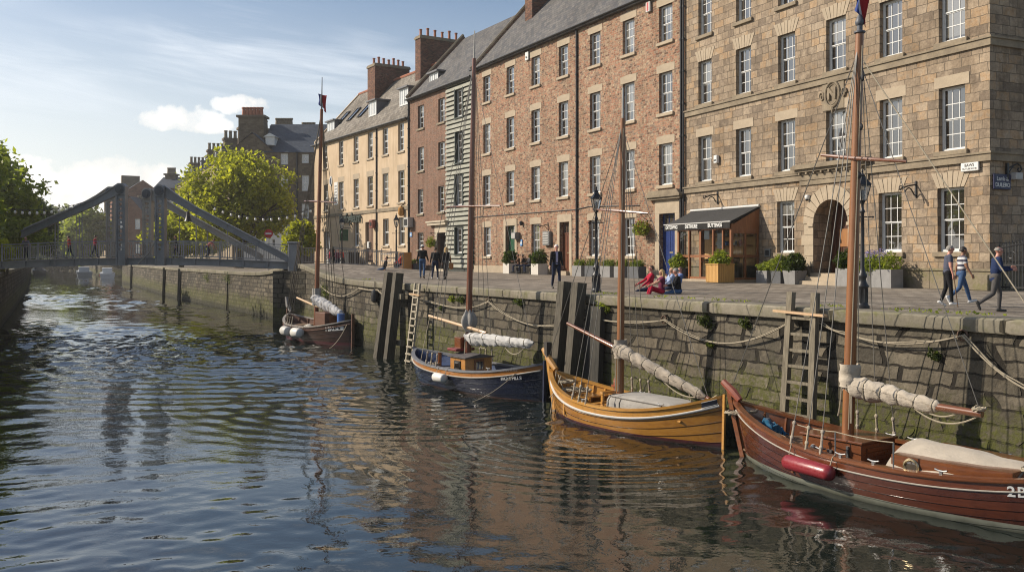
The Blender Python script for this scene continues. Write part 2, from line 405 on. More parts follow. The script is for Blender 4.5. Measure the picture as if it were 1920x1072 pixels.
# ---------------------------------------------------------------- quay walls
def moss_fn(k, co, c, fac, med, fine, big):
    x, y, z = k.sep(co); nz = k.math('ADD', z, k.math('MULTIPLY', k.math('SUBTRACT', med, .5), 2.2))
    nz = k.math('ADD', nz, k.math('MULTIPLY', k.math('SUBTRACT', big, .5), 1.6))
    f = k.math('MULTIPLY', k.ramp(k.math('DIVIDE', nz, 3.6), [(.08,.5),(.2,1.0),(.38,.8),(.52,0.0)]), k.ramp(fine, [(.38,.1),(.56,.95)]))
    c = k.mix(f, c, k.mix(fine, (.035,.042,.008), (.105,.108,.022)))
    wet = k.ramp(k.math('DIVIDE', k.math('ADD', z, k.math('MULTIPLY', med, .25)), 3.6), [(.08,.86),(.22,0.0)])
    c = k.mix(wet, c, (.022,.022,.014))
    drip = k.noise(k.vmath('MULTIPLY', co, (1.6,1.6,.16)), 1.7, 4)
    return k.mix(k.ramp(drip, [(.52,0.0),(.72,.6)]), c, (.07,.065,.045))
def moss_top(k, co, c, fac, med, fine, big):
    return k.mix(k.math('MULTIPLY', k.ramp(med, [(.48,0.0),(.68,.75)]), k.ramp(fine, [(.35,.2),(.6,1.0)])), c, (.13,.13,.045))
QSTONE = M_mason('quay_stone', .7, .34, [(.065,.057,.044),(.14,.12,.088),(.10,.087,.066),(.19,.163,.12),(.127,.11,.081),(.088,.077,.058)], (.02,.017,.013), .028, .45, .92, 1.0, .085, .8, moss_fn, 1.9)
COPE = M_mason('coping_stone', 1.35, 9.0, [(.21,.19,.145),(.27,.24,.185),(.235,.21,.16)], (.05,.043,.03), .02, None, .9, .55, .02, .45, moss_top, .8)
def wall_run(name, pts, top, label, side, sub=1.2):
    root = thing(name, label, 'canal wall')
    mb = MB(); cb = MB(); vs = []; n = len(pts)
    L = 0
    for i, p in enumerate(pts):
        d = (pts[min(i+1,n-1)] - pts[max(i-1,0)]).normalized(); nr = Vector((-d.y,d.x))*side       # towards the water
        t = top(p.x, p.y)
        zs = [-1.2,-.3,.25,.8,1.4,2.0,2.6,3.1,t-.28]
        for z in zs:
            bt = .16*(1 - (z+1.2)/5.0) + .05*noise.noise(Vector((p.x*.6,p.y*.6,z*1.3)))
            vs.append((p.x+nr.x*bt, p.y+nr.y*bt, z))
    m_ = 9; fs = [(i*m_+j, (i+1)*m_+j, (i+1)*m_+j+1, i*m_+j+1)[::side] for i in range(n-1) for j in range(m_-1)]
    mb.add(vs, fs); mb.build('masonry', QSTONE, root, True, 0)
    cs = []
    for i, p in enumerate(pts):
        d = (pts[min(i+1,n-1)] - pts[max(i-1,0)]).normalized(); nr = Vector((-d.y,d.x))*side; t = top(p.x, p.y)
        j = .02*noise.noise(Vector((p.x*1.1,p.y*1.1,3)))
        for o, z in ((-.02,t-.3),(.14+j,t-.3),(.16+j,t-.26),(.16+j,t-.03+j),(.12+j,t+.012+j),(-.5,t+.014+j),(-.62,t-.03)):
            cs.append((p.x+nr.x*o, p.y+nr.y*o, z))
    m_ = 7; fs = [(i*m_+j, (i+1)*m_+j, (i+1)*m_+j+1, i*m_+j+1)[::side] for i in range(n-1) for j in range(m_-1)]
    cb.add(cs, fs); cb.build('coping', COPE, root, True, 30)
    return root
ps = edge_pts(.6); ibr = min(range(len(ps)), key=lambda i: (ps[i]-BR).length)
QW = wall_run('canal_wall', ps, qz, 'long mossy stone quay wall that the four sailing boats lie against', 1)
mb = MB(); e5 = EDGE[-1]; mb.add([(e5.x,e5.y,-1),(e5.x+30,e5.y+22,-1),(e5.x+30,e5.y+22,QZ-.06),(e5.x,e5.y,QZ-.06)], [(0,1,2,3)]); mb.build('return_face', QSTONE, QW)
lp = []
for a, b_ in zip(LEFT[:-1], LEFT[1:]):
    n = max(2, int((b_-a).length/2.0)); lp += [a+(b_-a)*i/n for i in range(n)]
LW = wall_run('canal_wall', lp + [LEFT[-1]], lambda x, y: QZ+.2, 'shaded stone wall of the opposite bank under the bridge and trees', -1)
far = [Vector((EDGE[-1].x+22,EDGE[-1].y+42)), at(190,518).xy, Vector((-165,345)), at(112,500).xy]; fp = []
for a, b_ in zip(far[:-1], far[1:]):
    n = max(2, int((b_-a).length/6.0)); fp += [a+(b_-a)*i/n for i in range(n)]
wall_run('canal_wall', fp + [far[-1]], lambda x, y: QZ, 'distant dark quay wall behind the moored motor boats beyond the bridge', 1)
# upright fender timbers on the far stretch of wall, and weeds
TIMB = M_wood('old_timber', (.022,.019,.013), (.095,.08,.055), .8, 0, 2, 1.0)
GREYT = M_wood('grey_timber', (.07,.06,.042), (.24,.205,.145), .85, 0, 2, 1.3)
for i, (px, hh) in enumerate(((249,0),(311,0),(340,0),(430,1))):
    p, d, nr = edge_at(px); t = thing('fender_timber', ['dark fender timber at the far corner of the sunlit wall beyond the bridge','dark upright timber fixed to the far wall, first of a pair','dark upright timber fixed to the far wall, second of a pair','rusty thin pipe running down the sunlit wall under the bridge'][i], 'timber post' if i < 3 else 'pipe', (p.x,p.y,0))
    mb = MB(); w_ = .42 if i < 3 else .12
    mb.beam((nr.x*.25,nr.y*.25,-.8),(nr.x*.12,nr.y*.12,qz(p.x,p.y)-.05),w_,w_*.8); mb.build('post', TIMB, t)
p = at(418,575); t = thing('mooring_pole', 'lone leaning mooring pole standing in the water before the far wall', 'mooring pole', p)
MB().tube([(-.05,0,-.8),(0,0,.9),(.10,0,1.9)], [.16,.15,.14], 8).build('pole', TIMB, t); MB().tube([(.09,0,1.72),(.105,0,1.95)], [.165,.16], 8).build('cap', M_('pole_cap',(.03,.035,.05),.4), t)
# ---------------------------------------------------------------- buildings
def soot(k, co, c, fac, med, fine, big):
    # streaks run down from sills and courses, damp rises from the ground, patches were cleaned or repointed
    x, y, z = k.sep(co); dr = k.noise(k.vmath('MULTIPLY', co, (1.3,1.3,.10)), 1.5, 5, .62)
    c = k.mix(k.ramp(dr, [(.5,0.0),(.74,.55)]), c, k.mix(1.0, c, (.36,.33,.29), 'MULTIPLY'))
    damp = k.ramp(k.math('ADD', k.math('DIVIDE', z, 6.0), k.math('MULTIPLY', k.math('SUBTRACT', big, .5), .5)), [(.02,.45),(.22,0.0)])
    c = k.mix(damp, c, k.mix(1.0, c, (.42,.42,.34), 'MULTIPLY')); pt = k.noise(co, .17, 4, .6)
    return k.mix(k.ramp(pt, [(.52,0.0),(.62,.35)]), c, k.mix(1.0, c, (1.25,1.22,1.18), 'MULTIPLY'))
def vec2(p): return Vector((p[0], p[1]))
def walk(start, ang, px):
    """from START along a facade running away at ANG degrees left of straight ahead until column px"""
    d = Vector((-math.sin(R(ang)), math.cos(R(ang)))); a = (px-CX)/FPX
    s = (start.x - a*start.y)/(a*d.y - d.x); return start + d*s
A = Vector((18.5,35.1)); B = walk(A, 24.4, 1285); C = walk(B, 28, 889); D = walk(C, 30, 837.5); E = walk(D, 30, 767); G = walk(E, 32, 589)
class Bld:
    def __init__(s, name, label, near, farp, cat='building'):
        s.O = Vector((farp.x, farp.y, QZ)); s.W = (near-farp).length; d = (near-farp).normalized()
        s.xd = Vector((d.x,d.y,0)); s.yd = Vector((-d.y,d.x,0)); s.phi = math.atan2(d.y,d.x)
        s.root = thing(name, label, cat, s.O, s.phi)
    def pix(s, px, py, dy=0.0):
        a = (px-CX)/FPX; ray = Vector((a,1,(HY-py)/FPX)); o = s.O + s.yd*dy
        Y = o.dot(s.yd)/ray.dot(s.yd); P = Vector((0,0,CZ)) + ray*Y
        return (P-s.O).dot(s.xd), P.z - QZ
    def world(s, x, y, z): return s.O + s.xd*x + s.yd*y + Vector((0,0,z))
def holes_wall(mb, x0, x1, z0, z1, holes, depth=.28, y=0.0, mi=0, rmi=None):
    xs = sorted({x0,x1,*[h[0] for h in holes],*[h[1] for h in holes]}); zs = sorted({z0,z1,*[h[2] for h in holes],*[h[3] for h in holes]})
    xs = [v for v in xs if x0-1e-6 <= v <= x1+1e-6]; zs = [v for v in zs if z0-1e-6 <= v <= z1+1e-6]
    base = len(mb.v); nx = len(xs)
    vs = [(x,y,z) for z in zs for x in xs]; fs = []
    for j in range(len(zs)-1):
        for i in range(nx-1):
            cx, cz = (xs[i]+xs[i+1])/2, (zs[j]+zs[j+1])/2
            if any(h[0] < cx < h[1] and h[2] < cz < h[3] for h in holes): continue
            fs.append((j*nx+i, j*nx+i+1, (j+1)*nx+i+1, (j+1)*nx+i))
    mb.add(vs, fs, mi)
    for h in holes:
        a, b_, c, d = h[:4]; dp = h[4] if len(h) > 4 else depth; q = mi if rmi is None else rmi
        mb.add([(a,y,c),(b_,y,c),(b_,y,d),(a,y,d),(a,y+dp,c),(b_,y+dp,c),(b_,y+dp,d),(a,y+dp,d)], [(0,4,5,1),(1,5,6,2),(2,6,7,3),(3,7,4,0)], q)
WHITE = M_('white_paint', (.60,.60,.58), .45, .06, 3, .05)
def glass_mat():
    m, k, b = newmat('window_glass'); co = objco(k); oi = k.n('ObjectInfo'); rv = oi.outputs['Random']; x, y, z = k.sep(co)
    fold = k.noise(k.vmath('MULTIPLY', co, (9,1,.25)), 1.6, 2)
    # curtains hang inside some windows, a blind in others
    cw = k.math('MULTIPLY', k.math('FRACT', k.math('MULTIPLY', rv, 7.31)), .62)
    cur = k.math('GREATER_THAN', k.math('ADD', k.math('ABSOLUTE', x), k.math('MULTIPLY', fold, .12)), k.math('ADD', .14, cw))
    bl = k.math('MULTIPLY', k.math('GREATER_THAN', z, k.math('MULTIPLY', k.math('FRACT', k.math('MULTIPLY', rv, 13.7)), 3.4)), k.math('GREATER_THAN', k.math('FRACT', k.math('MULTIPLY', rv, 5.1)), .55))
    inner = k.mix(k.noise(co, 1.5, 3), (.006,.006,.006), (.035,.026,.018))
    inner = k.mix(k.math('MULTIPLY', cur, .42), inner, k.mix(fold, (.06,.05,.04), (.22,.19,.15)))
    inner = k.mix(k.math('MULTIPLY', bl, .5), inner, (.26,.25,.22))
    k.set(b, 'Base Color', inner); b.inputs['Roughness'].default_value = .1
    nb = k.bump(k.noise(k.vmath('ADD', co, k.comb(k.math('MULTIPLY', rv, 40.0), 0.0, 0.0)), 1.1, 2), .07, .06)
    gl = k.n('BsdfGlossy'); gl.inputs['Roughness'].default_value = .015; gl.inputs['Color'].default_value = (.9,.95,1,1); k.set(gl, 'Normal', nb)
    fr = k.n('Fresnel'); fr.inputs['IOR'].default_value = 1.6; k.set(fr, 'Normal', nb); mx = k.n('MixShader')
    k.nt.links.new(k.math('ADD', k.math('MULTIPLY', fr.outputs[0], 1.6), .06, True), mx.inputs[0]); k.nt.links.new(b.outputs[0], mx.inputs[1]); k.nt.links.new(gl.outputs[0], mx.inputs[2]); k.nt.links.new(mx.outputs[0], k.nt.nodes['Material Output'].inputs[0]); return m
GLASS = glass_mat()
WCACHE = {}
def window(parent, x, zb, w, h, cols=3, rows=4, rec=.2, y=0.0, name='window', fm=None, fr=.06, bar=.03):
    key = (round(w,2), round(h,2), cols, rows, rec, fr, bar); fm = fm or WHITE
    if key + (fm.name,) not in WCACHE:
        mb = MB(); x0, x1 = -w/2, w/2; d0 = rec
        mb.box(x0,x0+fr,d0,d0+.1,0,h); mb.box(x1-fr,x1,d0,d0+.1,0,h); mb.box(x0+fr,x1-fr,d0,d0+.1,h-fr,h); mb.box(x0+fr,x1-fr,d0-.03,d0+.1,0,fr*1.5)
        mid = h*.5
        for (z0, z1, dd, nr) in ((mid, h-fr, d0+.02, rows//2), (fr*1.5, mid, d0+.055, rows-rows//2)):
            st = bar*1.35
            mb.box(x0+fr,x0+fr+st,dd,dd+.045,z0,z1); mb.box(x1-fr-st,x1-fr,dd,dd+.045,z0,z1)
            mb.box(x0+fr+st,x1-fr-st,dd,dd+.045,z1-st,z1); mb.box(x0+fr+st,x1-fr-st,dd-.002,dd+.045,z0,z0+st)
            ix0, ix1 = x0+fr+st, x1-fr-st
            for i in range(1, cols):
                xx = ix0+(ix1-ix0)*i/cols; mb.box(xx-bar/2,xx+bar/2,dd+.008,dd+.04,z0+st,z1-st)
            for j in range(1, nr):
                zz = z0+st+(z1-z0-2*st)*j/nr; mb.box(ix0,ix1,dd+.006,dd+.042,zz-bar/2,zz+bar/2)
        pm = MB(); pm.add([(x0+fr,d0+.045,mid),(x1-fr,d0+.045,mid),(x1-fr,d0+.045,h-fr),(x0+fr,d0+.045,h-fr),(x0+fr,d0+.08,fr),(x1-fr,d0+.08,fr),(x1-fr,d0+.08,mid),(x0+fr,d0+.08,mid)], [(0,1,2,3),(4,5,6,7)])
        WCACHE[key + (fm.name,)] = (mb.mesh('window', fm), pm.mesh('pane', GLASS))
    a, b_ = WCACHE[key + (fm.name,)]
    o = link(name, a, parent, (x,y,zb)); p = link('pane', b_, o); return o
def stone_bits(parent, x, zb, w, h, sm, lint='flat', sill=True, lh=.42, y=0.0, ov=.2):
    if sill:
        key = ('sill', round(w,2), sm.name)
        if key not in WCACHE: WCACHE[key] = MB().cham(-w/2-.17,w/2+.17,-.13,.1,-.2,0,.02).mesh('sill', sm)
        link('sill', WCACHE[key], parent, (x,y,zb))
    if lint:
        key = (lint, round(w,2), round(lh,2), sm.name)
        if key not in WCACHE:
            mb = MB(); 
            if lint == 'flat': mb.prism([(-w/2-ov,0),(w/2+ov,0),(w/2+ov+.02,lh*.86),(0,lh),(-w/2-ov-.02,lh*.86)], -.02, .12)
            if lint == 'plain': mb.prism([(-w/2-ov,0),(w/2+ov,0),(w/2+ov,lh),(-w/2-ov,lh)], -.02, .12)
            if lint == 'vous':
                n = 7
                for i in range(n):
                    a0, a1 = -w/2-.02+(w+.04)*i/n, -w/2-.02+(w+.04)*(i+1)/n; s0, s1 = a0*1.45, a1*1.45; hh = lh*(1.08 if i == n//2 else 1)
                    mb.prism([(a0+.012,0),(a1-.012,0),(s1-.014,hh),(s0+.014,hh)], -.022-.008*(i % 2), .1)
            WCACHE[key] = mb.mesh('lintel', sm)
        link('lintel', WCACHE[key], parent, (x,y,zb+h))
def rects(bl, rows):
    """pixel boxes (left, right, top, bottom) of one row -> [(x centre, width, sill, height)], one width, sill and height for the row"""
    out = []
    for row in rows:
        q = []
        for l, r, t, b_ in row:
            x0, zt = bl.pix(l, t); x1, _ = bl.pix(r, t); _, zb = bl.pix(l, b_); q.append(((x0+x1)/2, x1-x0, zb, _ if False else bl.pix(r, t)[1]*.5+zt*.5))
        # top and bottom edges slope in the picture: use the mean
        w = sum(a[1] for a in q)/len(q); zb = sum(a[2] for a in q)/len(q); zt = sum(a[3] for a in q)/len(q)
        out.append([(a[0], w, zb, zt-zb) for a in q])
    return out
def gable_roof(bl, x0, x1, eave, run, rise, mat, over=.35, name='roof'):
    root = bl.root; mb = MB(); sl = rise/run
    zo = eave - over*sl
    nu = max(2, int((x1-x0)/1.0))
    def sag(x, y): return .05*noise.noise(Vector((x*.25,y*.5,1.7)))
    mb.grid(lambda u, v: (x0+(x1-x0)*u, -over+(run+over)*v, zo+(run+over)*sl*v + sag(x0+(x1-x0)*u, v*6)*(1 if 0<v<1 else 0)), nu, 6)
    mb.add([(x0,run,eave+rise),(x1,run,eave+rise),(x1,2*run,eave),(x0,2*run,eave)], [(0,1,2,3)])
    mb.add([(x0,-over,zo-.12),(x1,-over,zo-.12),(x1,-over,zo),(x0,-over,zo)], [(0,1,2,3)]); mb.add([(x0,-over,zo-.12),(x1,-over,zo-.12),(x1,.0,zo-.1),(x0,.0,zo-.1)], [(3,2,1,0)])
    return mb.build(name, mat, root, True, 30)
def gable_wall(mb, x, eave, run, rise, th, up=.0, z0=0.0, mi=0):
    """end wall in the y-z plane at x, TH thick towards +x"""
    pr = [(0,z0),(0,eave+up),(run,eave+rise+up),(2*run,eave+up),(2*run,z0)]
    vs = [(x,y,z) for y, z in pr] + [(x+th,y,z) for y, z in pr]; n = 5
    mb.add(vs, [(0,1,2,3,4)[::-1],(5,6,7,8,9)] + [(i,i+1,n+i+1,n+i) for i in range(4)], mi)
IRON = M_('black_iron', (.012,.012,.014), .45, .3, 6, .1)
def pipe(bl, x, z0, z1, r=.055, y=-.09, name='downpipe'):
    mb = MB(); mb.tube([(x,y,z0),(x,y,z1-.35),(x,y-.02,z1-.2),(x,y-.2,z1)], r, 8)
    for z in np.arange(z0+.8, z1-.6, 1.9): mb.tube([(x,y,z),(x,y,z+.09)], r*1.5, 8)
    return mb.build(name, IRON, bl.root, True, 50)
def gutter(bl, x0, x1, z, y=-.42):
    return MB().tube([(x0,y,z),(x1,y,z)], .085, 8).build('gutter', IRON, bl.root, True)
POT = M_('terracotta', (.30,.11,.06), .8, .25, 4, .2)
def chimney(bl, x, th, y0, y1, z0, z1, mat, cap, pots, ph=.95, pr=.17):
    mb = MB(); mb.box(x-th/2,x+th/2,y0,y1,z0,z1-.35); mb.box(x-th/2-.1,x+th/2+.1,y0-.1,y1+.1,z1-.35,z1-.12,1); mb.box(x-th/2-.03,x+th/2+.03,y0-.03,y1+.03,z1-.12,z1,1)
    c = mb.build('chimney', [mat,cap], bl.root)
    pm = MB().lathe([(pr*1.1,0),(pr*1.15,.08),(pr*.9,.15),(pr*.8,ph-.16),(pr*1.05,ph-.12),(pr*1.05,ph)], 10).mesh('chimney_pot', POT, True, 40)
    for i in range(pots):
        o = link('chimney_pot', pm, c, (x+.04*math.sin(i*5), y0+.35+(y1-y0-.7)*i/max(1,pots-1), z1)); o.scale = (1,1,.8+.35*((i*37) % 10)/10)
    return c
def door(bl, x0, x1, z0, z1, colour, name='door', rec=.3, transom=.22, panels=4, y=0.0):
    m = colour; mb = MB(); h = z1-z0; td = z1-h*transom; w = x1-x0
    mb.box(x0+.06,x1-.06,y+rec,y+rec+.06,z0,td-.08)
    pw = (w-.12)/2
    for i in range(2):
        for j, (a, b_) in enumerate(((.06,.44),(.5,.94))):
            X0 = x0+.06+pw*i+.1; X1 = x0+.06+pw*(i+1)-.1; Z0 = z0+(td-z0)*a; Z1 = z0+(td-z0)*b_
            mb.box(X0,X1,y+rec-.02,y+rec,Z0,Z0+.05); mb.box(X0,X1,y+rec-.02,y+rec,Z1-.05,Z1); mb.box(X0,X0+.05,y+rec-.02,y+rec,Z0+.05,Z1-.05); mb.box(X1-.05,X1,y+rec-.02,y+rec,Z0+.05,Z1-.05)
    mb.box(x0,x0+.06,y+rec-.05,y+rec+.08,z0,z1); mb.box(x1-.06,x1,y+rec-.05,y+rec+.08,z0,z1); mb.box(x0+.06,x1-.06,y+rec-.04,y+rec+.08,z1-.07,z1); mb.box(x0+.06,x1-.06,y+rec-.04,y+rec+.08,td-.08,td)
    for i in range(1,3): mb.box(x0+.06+(w-.12)*i/3-.02,x0+.06+(w-.12)*i/3+.02,y+rec,y+rec+.05,td,z1-.07)
    o = mb.build(name, m, bl.root)
    pm = MB(); pm.add([(x0+.06,y+rec+.04,td),(x1-.06,y+rec+.04,td),(x1-.06,y+rec+.04,z1-.07),(x0+.06,y+rec+.04,z1-.07)], [(0,1,2,3)]); pm.build('pane', GLASS, o)
    kb = MB(); kb.ball((x1-.2,y+rec-.04,z0+(td-z0)*.46), .05, 8, 6); kb.box((x0+x1)/2-.16,(x0+x1)/2+.16,y+rec-.012,y+rec,z0+(td-z0)*.46,z0+(td-z0)*.46+.08); kb.build('handle', BRASS, o)
    return o
BRASS = M_('brass', (.55,.45,.28), .35, .15, 8, .05, 1.0)
STN = [(.205,.16,.118),(.34,.265,.19),(.29,.225,.16),(.395,.312,.225),(.375,.258,.155),(.32,.25,.178),(.24,.187,.137),(.36,.286,.208)]
STONE = M_mason('tan_ashlar', .80, .37, STN, (.13,.105,.076), .014, .52, .9, 1.0, .06, .6, soot, 1.8)
DRESS = M_('dressed_stone', (.34,.275,.195), .85, .22, 1.6, .5, bd=.04)
DRESSW = M_('weathered_stone', (.215,.175,.12), .9, .35, 1.3, .6, hue=(.12,.094,.064), bd=.04)
BRK = [(.14,.08,.055),(.33,.15,.095),(.42,.245,.155),(.28,.15,.10),(.47,.345,.23),(.21,.115,.075),(.46,.31,.21),(.17,.13,.105),(.38,.185,.115)]
BRICK = M_mason('mottled_brick', .33, .14, BRK, (.30,.235,.165), .017, .22, .9, .8, .09, .5, soot, 1.3)
DBRICK = M_mason('red_brick', .27, .095, [(.15,.075,.052),(.225,.11,.072),(.29,.155,.105),(.20,.095,.062),(.20,.13,.10)], (.26,.2,.15), .014, None, .9, .6, .03, .5, soot)
BRKCH = M_mason('chimney_brick', .3, .11, [(.13,.06,.045),(.20,.09,.06),(.25,.13,.08),(.10,.06,.045)], (.13,.10,.08), .012, None, .92, .7, .03, .5)
SLATE = M_mason('slate_roof', .42, .3, [(.085,.085,.09),(.125,.12,.115),(.155,.145,.135),(.105,.10,.10)], (.03,.03,.03), .012, None, .72, .5, .03, .5, None, .4)
GSLATE = M_mason('grey_slate_roof', .5, .34, [(.17,.15,.125),(.24,.21,.175),(.28,.25,.21),(.20,.18,.15)], (.06,.055,.05), .014, None, .85, .6, .05, .6, None, .6)
def render_mat(name, c1, c2):
    m, k, b = newmat(name); co = objco(k); n1 = k.noise(co, .5, 5, .6); n2 = k.noise(co, 14, 3); n3 = k.noise(k.vmath('MULTIPLY', co, (1.4,1.4,.14)), 1.6, 4)
    c = k.ramp(n1, [(.3, c1), (.7, c2)]); c = k.mix(k.ramp(n3, [(.5,0.0),(.75,.5)]), c, tuple(x*.6 for x in c1)); c = k.mix(k.ramp(n2, [(.45,0.0),(.8,.25)]), c, tuple(x*.6 for x in c1))
    k.set(b, 'Base Color', c); b.inputs['Roughness'].default_value = .92; b.inputs['Specular IOR Level'].default_value = .2; k.set(b, 'Normal', k.bump(k.math('ADD', n2, n1), .35, .03)); return m
REND = render_mat('sandy_render', (.43,.325,.215), (.55,.43,.30))
# ---- stone corner building
S = Bld('stone_building', 'large tan stone corner building with sash windows, carved crest and arched doorway', A, B)
srows = rects(S, [
 [(1309,1334.5,-35,60),(1380,1408,-58,35),(1458.6,1491,-90,8),(1549.5,1585,-120,-18),(1649,1692,-155,-48),(1760,1809.5,-192,-72)],
 [(1309,1334.5,111.5,196.5),(1380,1408,88,179.5),(1458.6,1491,61,160),(1549.5,1585,32,138.6),(1649,1692,3,111),(1760,1809.5,-31,82)],
 [(1309,1334.5,256,342),(1380,1408,243,334),(1458.6,1491,225,323),(1549.5,1585,206,312.6),(1649,1692,182,297),(1760,1809.5,158.6,286.4)],
 [(1456,1490.5,378,474.6),(1648,1690,361,473),(1758.7,1807,350,471.7)]])
ax0, az1 = S.pix(1526,374); ax1, _ = S.pix(1591,374); az1 = S.pix(1558,374)[1]; az0 = .55
SH = 22.5
holes = [(x-w/2,x+w/2,zb,zb+h) for r in srows for x, w, zb, h in r] + [(ax0,ax1,az0,az1,1.15)]
mb = MB(); holes_wall(mb, 0, S.W, 0, SH, holes, .3)
mb.add([(S.W,0,0),(S.W,14,0),(S.W,14,SH),(S.W,0,SH)], [(0,1,2,3)]); mb.add([(0,14,0),(0,0,0),(0,0,SH),(0,14,SH)], [(0,1,2,3)]); mb.add([(0,0,SH),(S.W,0,SH),(S.W,14,SH),(0,14,SH)], [(0,1,2,3)])
mb.add([(S.W,14,0),(0,14,0),(0,14,SH),(S.W,14,SH)], [(0,1,2,3)])
# arch spandrels
ar = (ax1-ax0)/2; acx = (ax0+ax1)/2; asp = az1-ar
for sgn in (-1,1):
    pts = [(acx+sgn*ar*math.cos(t*math.pi/24), asp+ar*math.sin(t*math.pi/24)) for t in range(13)]
    for yy in (.0,):
        poly = [(acx+sgn*ar, az1)] + pts
        mb.prism(poly if sgn < 0 else poly[::-1], -.001, 1.15)
mb.build('wall', STONE, S.root)
for i, r in enumerate(srows):
    for j, (x, w_, zb, h) in enumerate(r):
        window(S.root, x, zb, w_, h, 3, 4, .22); stone_bits(S.root, x, zb, w_, h, DRESSW if i < 3 else DRESSW, None); stone_bits(S.root, x, zb, w_, h, DRESS, 'plain' if i == 2 else 'vous', False, .46 if i == 2 else .62)
zc1 = S.pix(1289,214)[1]*.5+S.pix(1701.7,115.5)[1]*.5; zc2 = S.pix(1283,359.7)[1]*.5+S.pix(1508,331)[1]*.5
for z, pj in ((zc1,.1),(zc2,.13)):
    mb = MB(); mb.box(-.02,S.W+pj,-pj,.05,z-.16,z+.12); mb.box(-.02,S.W+pj+.06,-pj-.06,.05,z+.12,z+.2); mb.box(S.W-.05,S.W+pj,.05,14,z-.16,z+.12); mb.box(S.W-.05,S.W+pj+.06,.05,14,z+.12,z+.2)
    mb.build('string_course', DRESSW, S.root)
zpl = S.pix(1700,506)[1]
PL = M_mason('plinth_stone', 1.5, 2.0, [(.19,.16,.11),(.25,.205,.145),(.22,.18,.125)], (.08,.066,.045), .014, None, .9, .8, .02, .7, moss_top, 1.1)
mb = MB(); mb.box(0,ax0-.25,-.1,.04,0,zpl); mb.box(ax1+.25,S.W+.1,-.1,.04,0,zpl); mb.box(S.W-.04,S.W+.1,.04,13,0,zpl); mb.box(0,ax0-.25,-.16,.04,zpl,zpl+.09); mb.box(ax1+.25,S.W+.16,-.16,.04,zpl,zpl+.09); mb.box(S.W-.04,S.W+.16,.04,13,zpl,zpl+.09)
mb.build('plinth', PL, S.root)
x0 = S.pix(1817,540)[0]; MB().cham(x0,S.W+.25,-.45,-.1,0,.62,.03).build('corner_block', PL, S.root)
# portal: surround, hood, voussoirs, steps, door
mb = MB(); n = 13
for i in range(n):
    t0, t1 = math.pi*i/n+.012, math.pi*(i+1)/n-.012; r0, r1 = ar+.004, ar*1.62
    mb.prism([(acx+r0*math.cos(t0),asp+r0*math.sin(t0)),(acx+r1*math.cos(t0),asp+r1*math.sin(t0)),(acx+r1*math.cos(t1),asp+r1*math.sin(t1)),(acx+r0*math.cos(t1),asp+r0*math.sin(t1))], -.05-.012*(i % 2), .03)
for sgn in (-1,1):
    for j in range(4):
        zz0 = zpl+.1+(asp-zpl-.1)*j/4; zz1 = zpl+.1+(asp-zpl-.1)*(j+1)/4-.015
        a_, b_ = sorted((acx+sgn*(ar+.002), acx+sgn*(ar+(.62 if j % 2 else .8)))); mb.box(a_,b_,-.05,.03,zz0,zz1)
    a_, b_ = sorted((acx+sgn*(ar-.04), acx+sgn*(ar+.34))); mb.box(a_,b_,-.12,.03,asp-.13,asp+.02)
mb.build('arch_surround', DRESS, S.root)
hx0, hz = S.pix(1499,322)[0], S.pix(1560,318)[1]; hx1 = 2*acx-hx0+.35
mb = MB(); mb.box(hx0,hx1,-.32,.02,hz,hz+.14); mb.box(hx0-.12,hx1+.12,-.48,.02,hz+.14,hz+.30); mb.box(hx0-.06,hx1+.06,-.4,.02,hz+.30,hz+.36); mb.box(hx0+.1,hx1-.1,-.09,.02,hz-.62,hz)
for i in range(9): mb.box(hx0+.22+(hx1-hx0-.6)*i/8,hx0+.32+(hx1-hx0-.6)*i/8,-.3,-.09,hz-.12,hz)
mb.build('door_hood', DRESSW, S.root)
mb = MB()
for q in range(5): # worn carved scroll lettering on the frieze, no longer readable
    xx = hx0+.5+q*.55
    mb.tube([(xx+.2*math.sin(t*.8+q)*t/6, -.1, hz-.32+.09*math.cos(t*1.3+q)) for t in range(7)], .022, 5)
mb.build('frieze_carving', DRESSW, S.root)
OAK = M_wood('dark_oak', (.035,.012,.006), (.10,.035,.015), .4, .3, 2)
mb = MB(); mb.box(ax0,ax1,1.1,1.16,az0,az1)
for i in range(6): mb.box(ax0+.06+(ax1-ax0-.12)*i/6+.02,ax0+.06+(ax1-ax0-.12)*(i+1)/6-.02,1.06,1.1,az0,asp)
dd = mb.build('door', OAK, S.root); MB().box(acx-.5,acx+.45,1.02,1.06,az0+1.25,az0+2.1).build('door_panel', M_wood('pale_oak', (.22,.09,.03), (.36,.17,.06), .4, .2, 2), dd)
mb = MB()
for i in range(3): mb.box(ax0-.35+.2*i,ax1+.45-.2*i,-.95+.34*i,(-.61+.34*i) if i < 2 else 1.15,0,.18*(i+1))
mb.build('steps', DRESS, S.root)
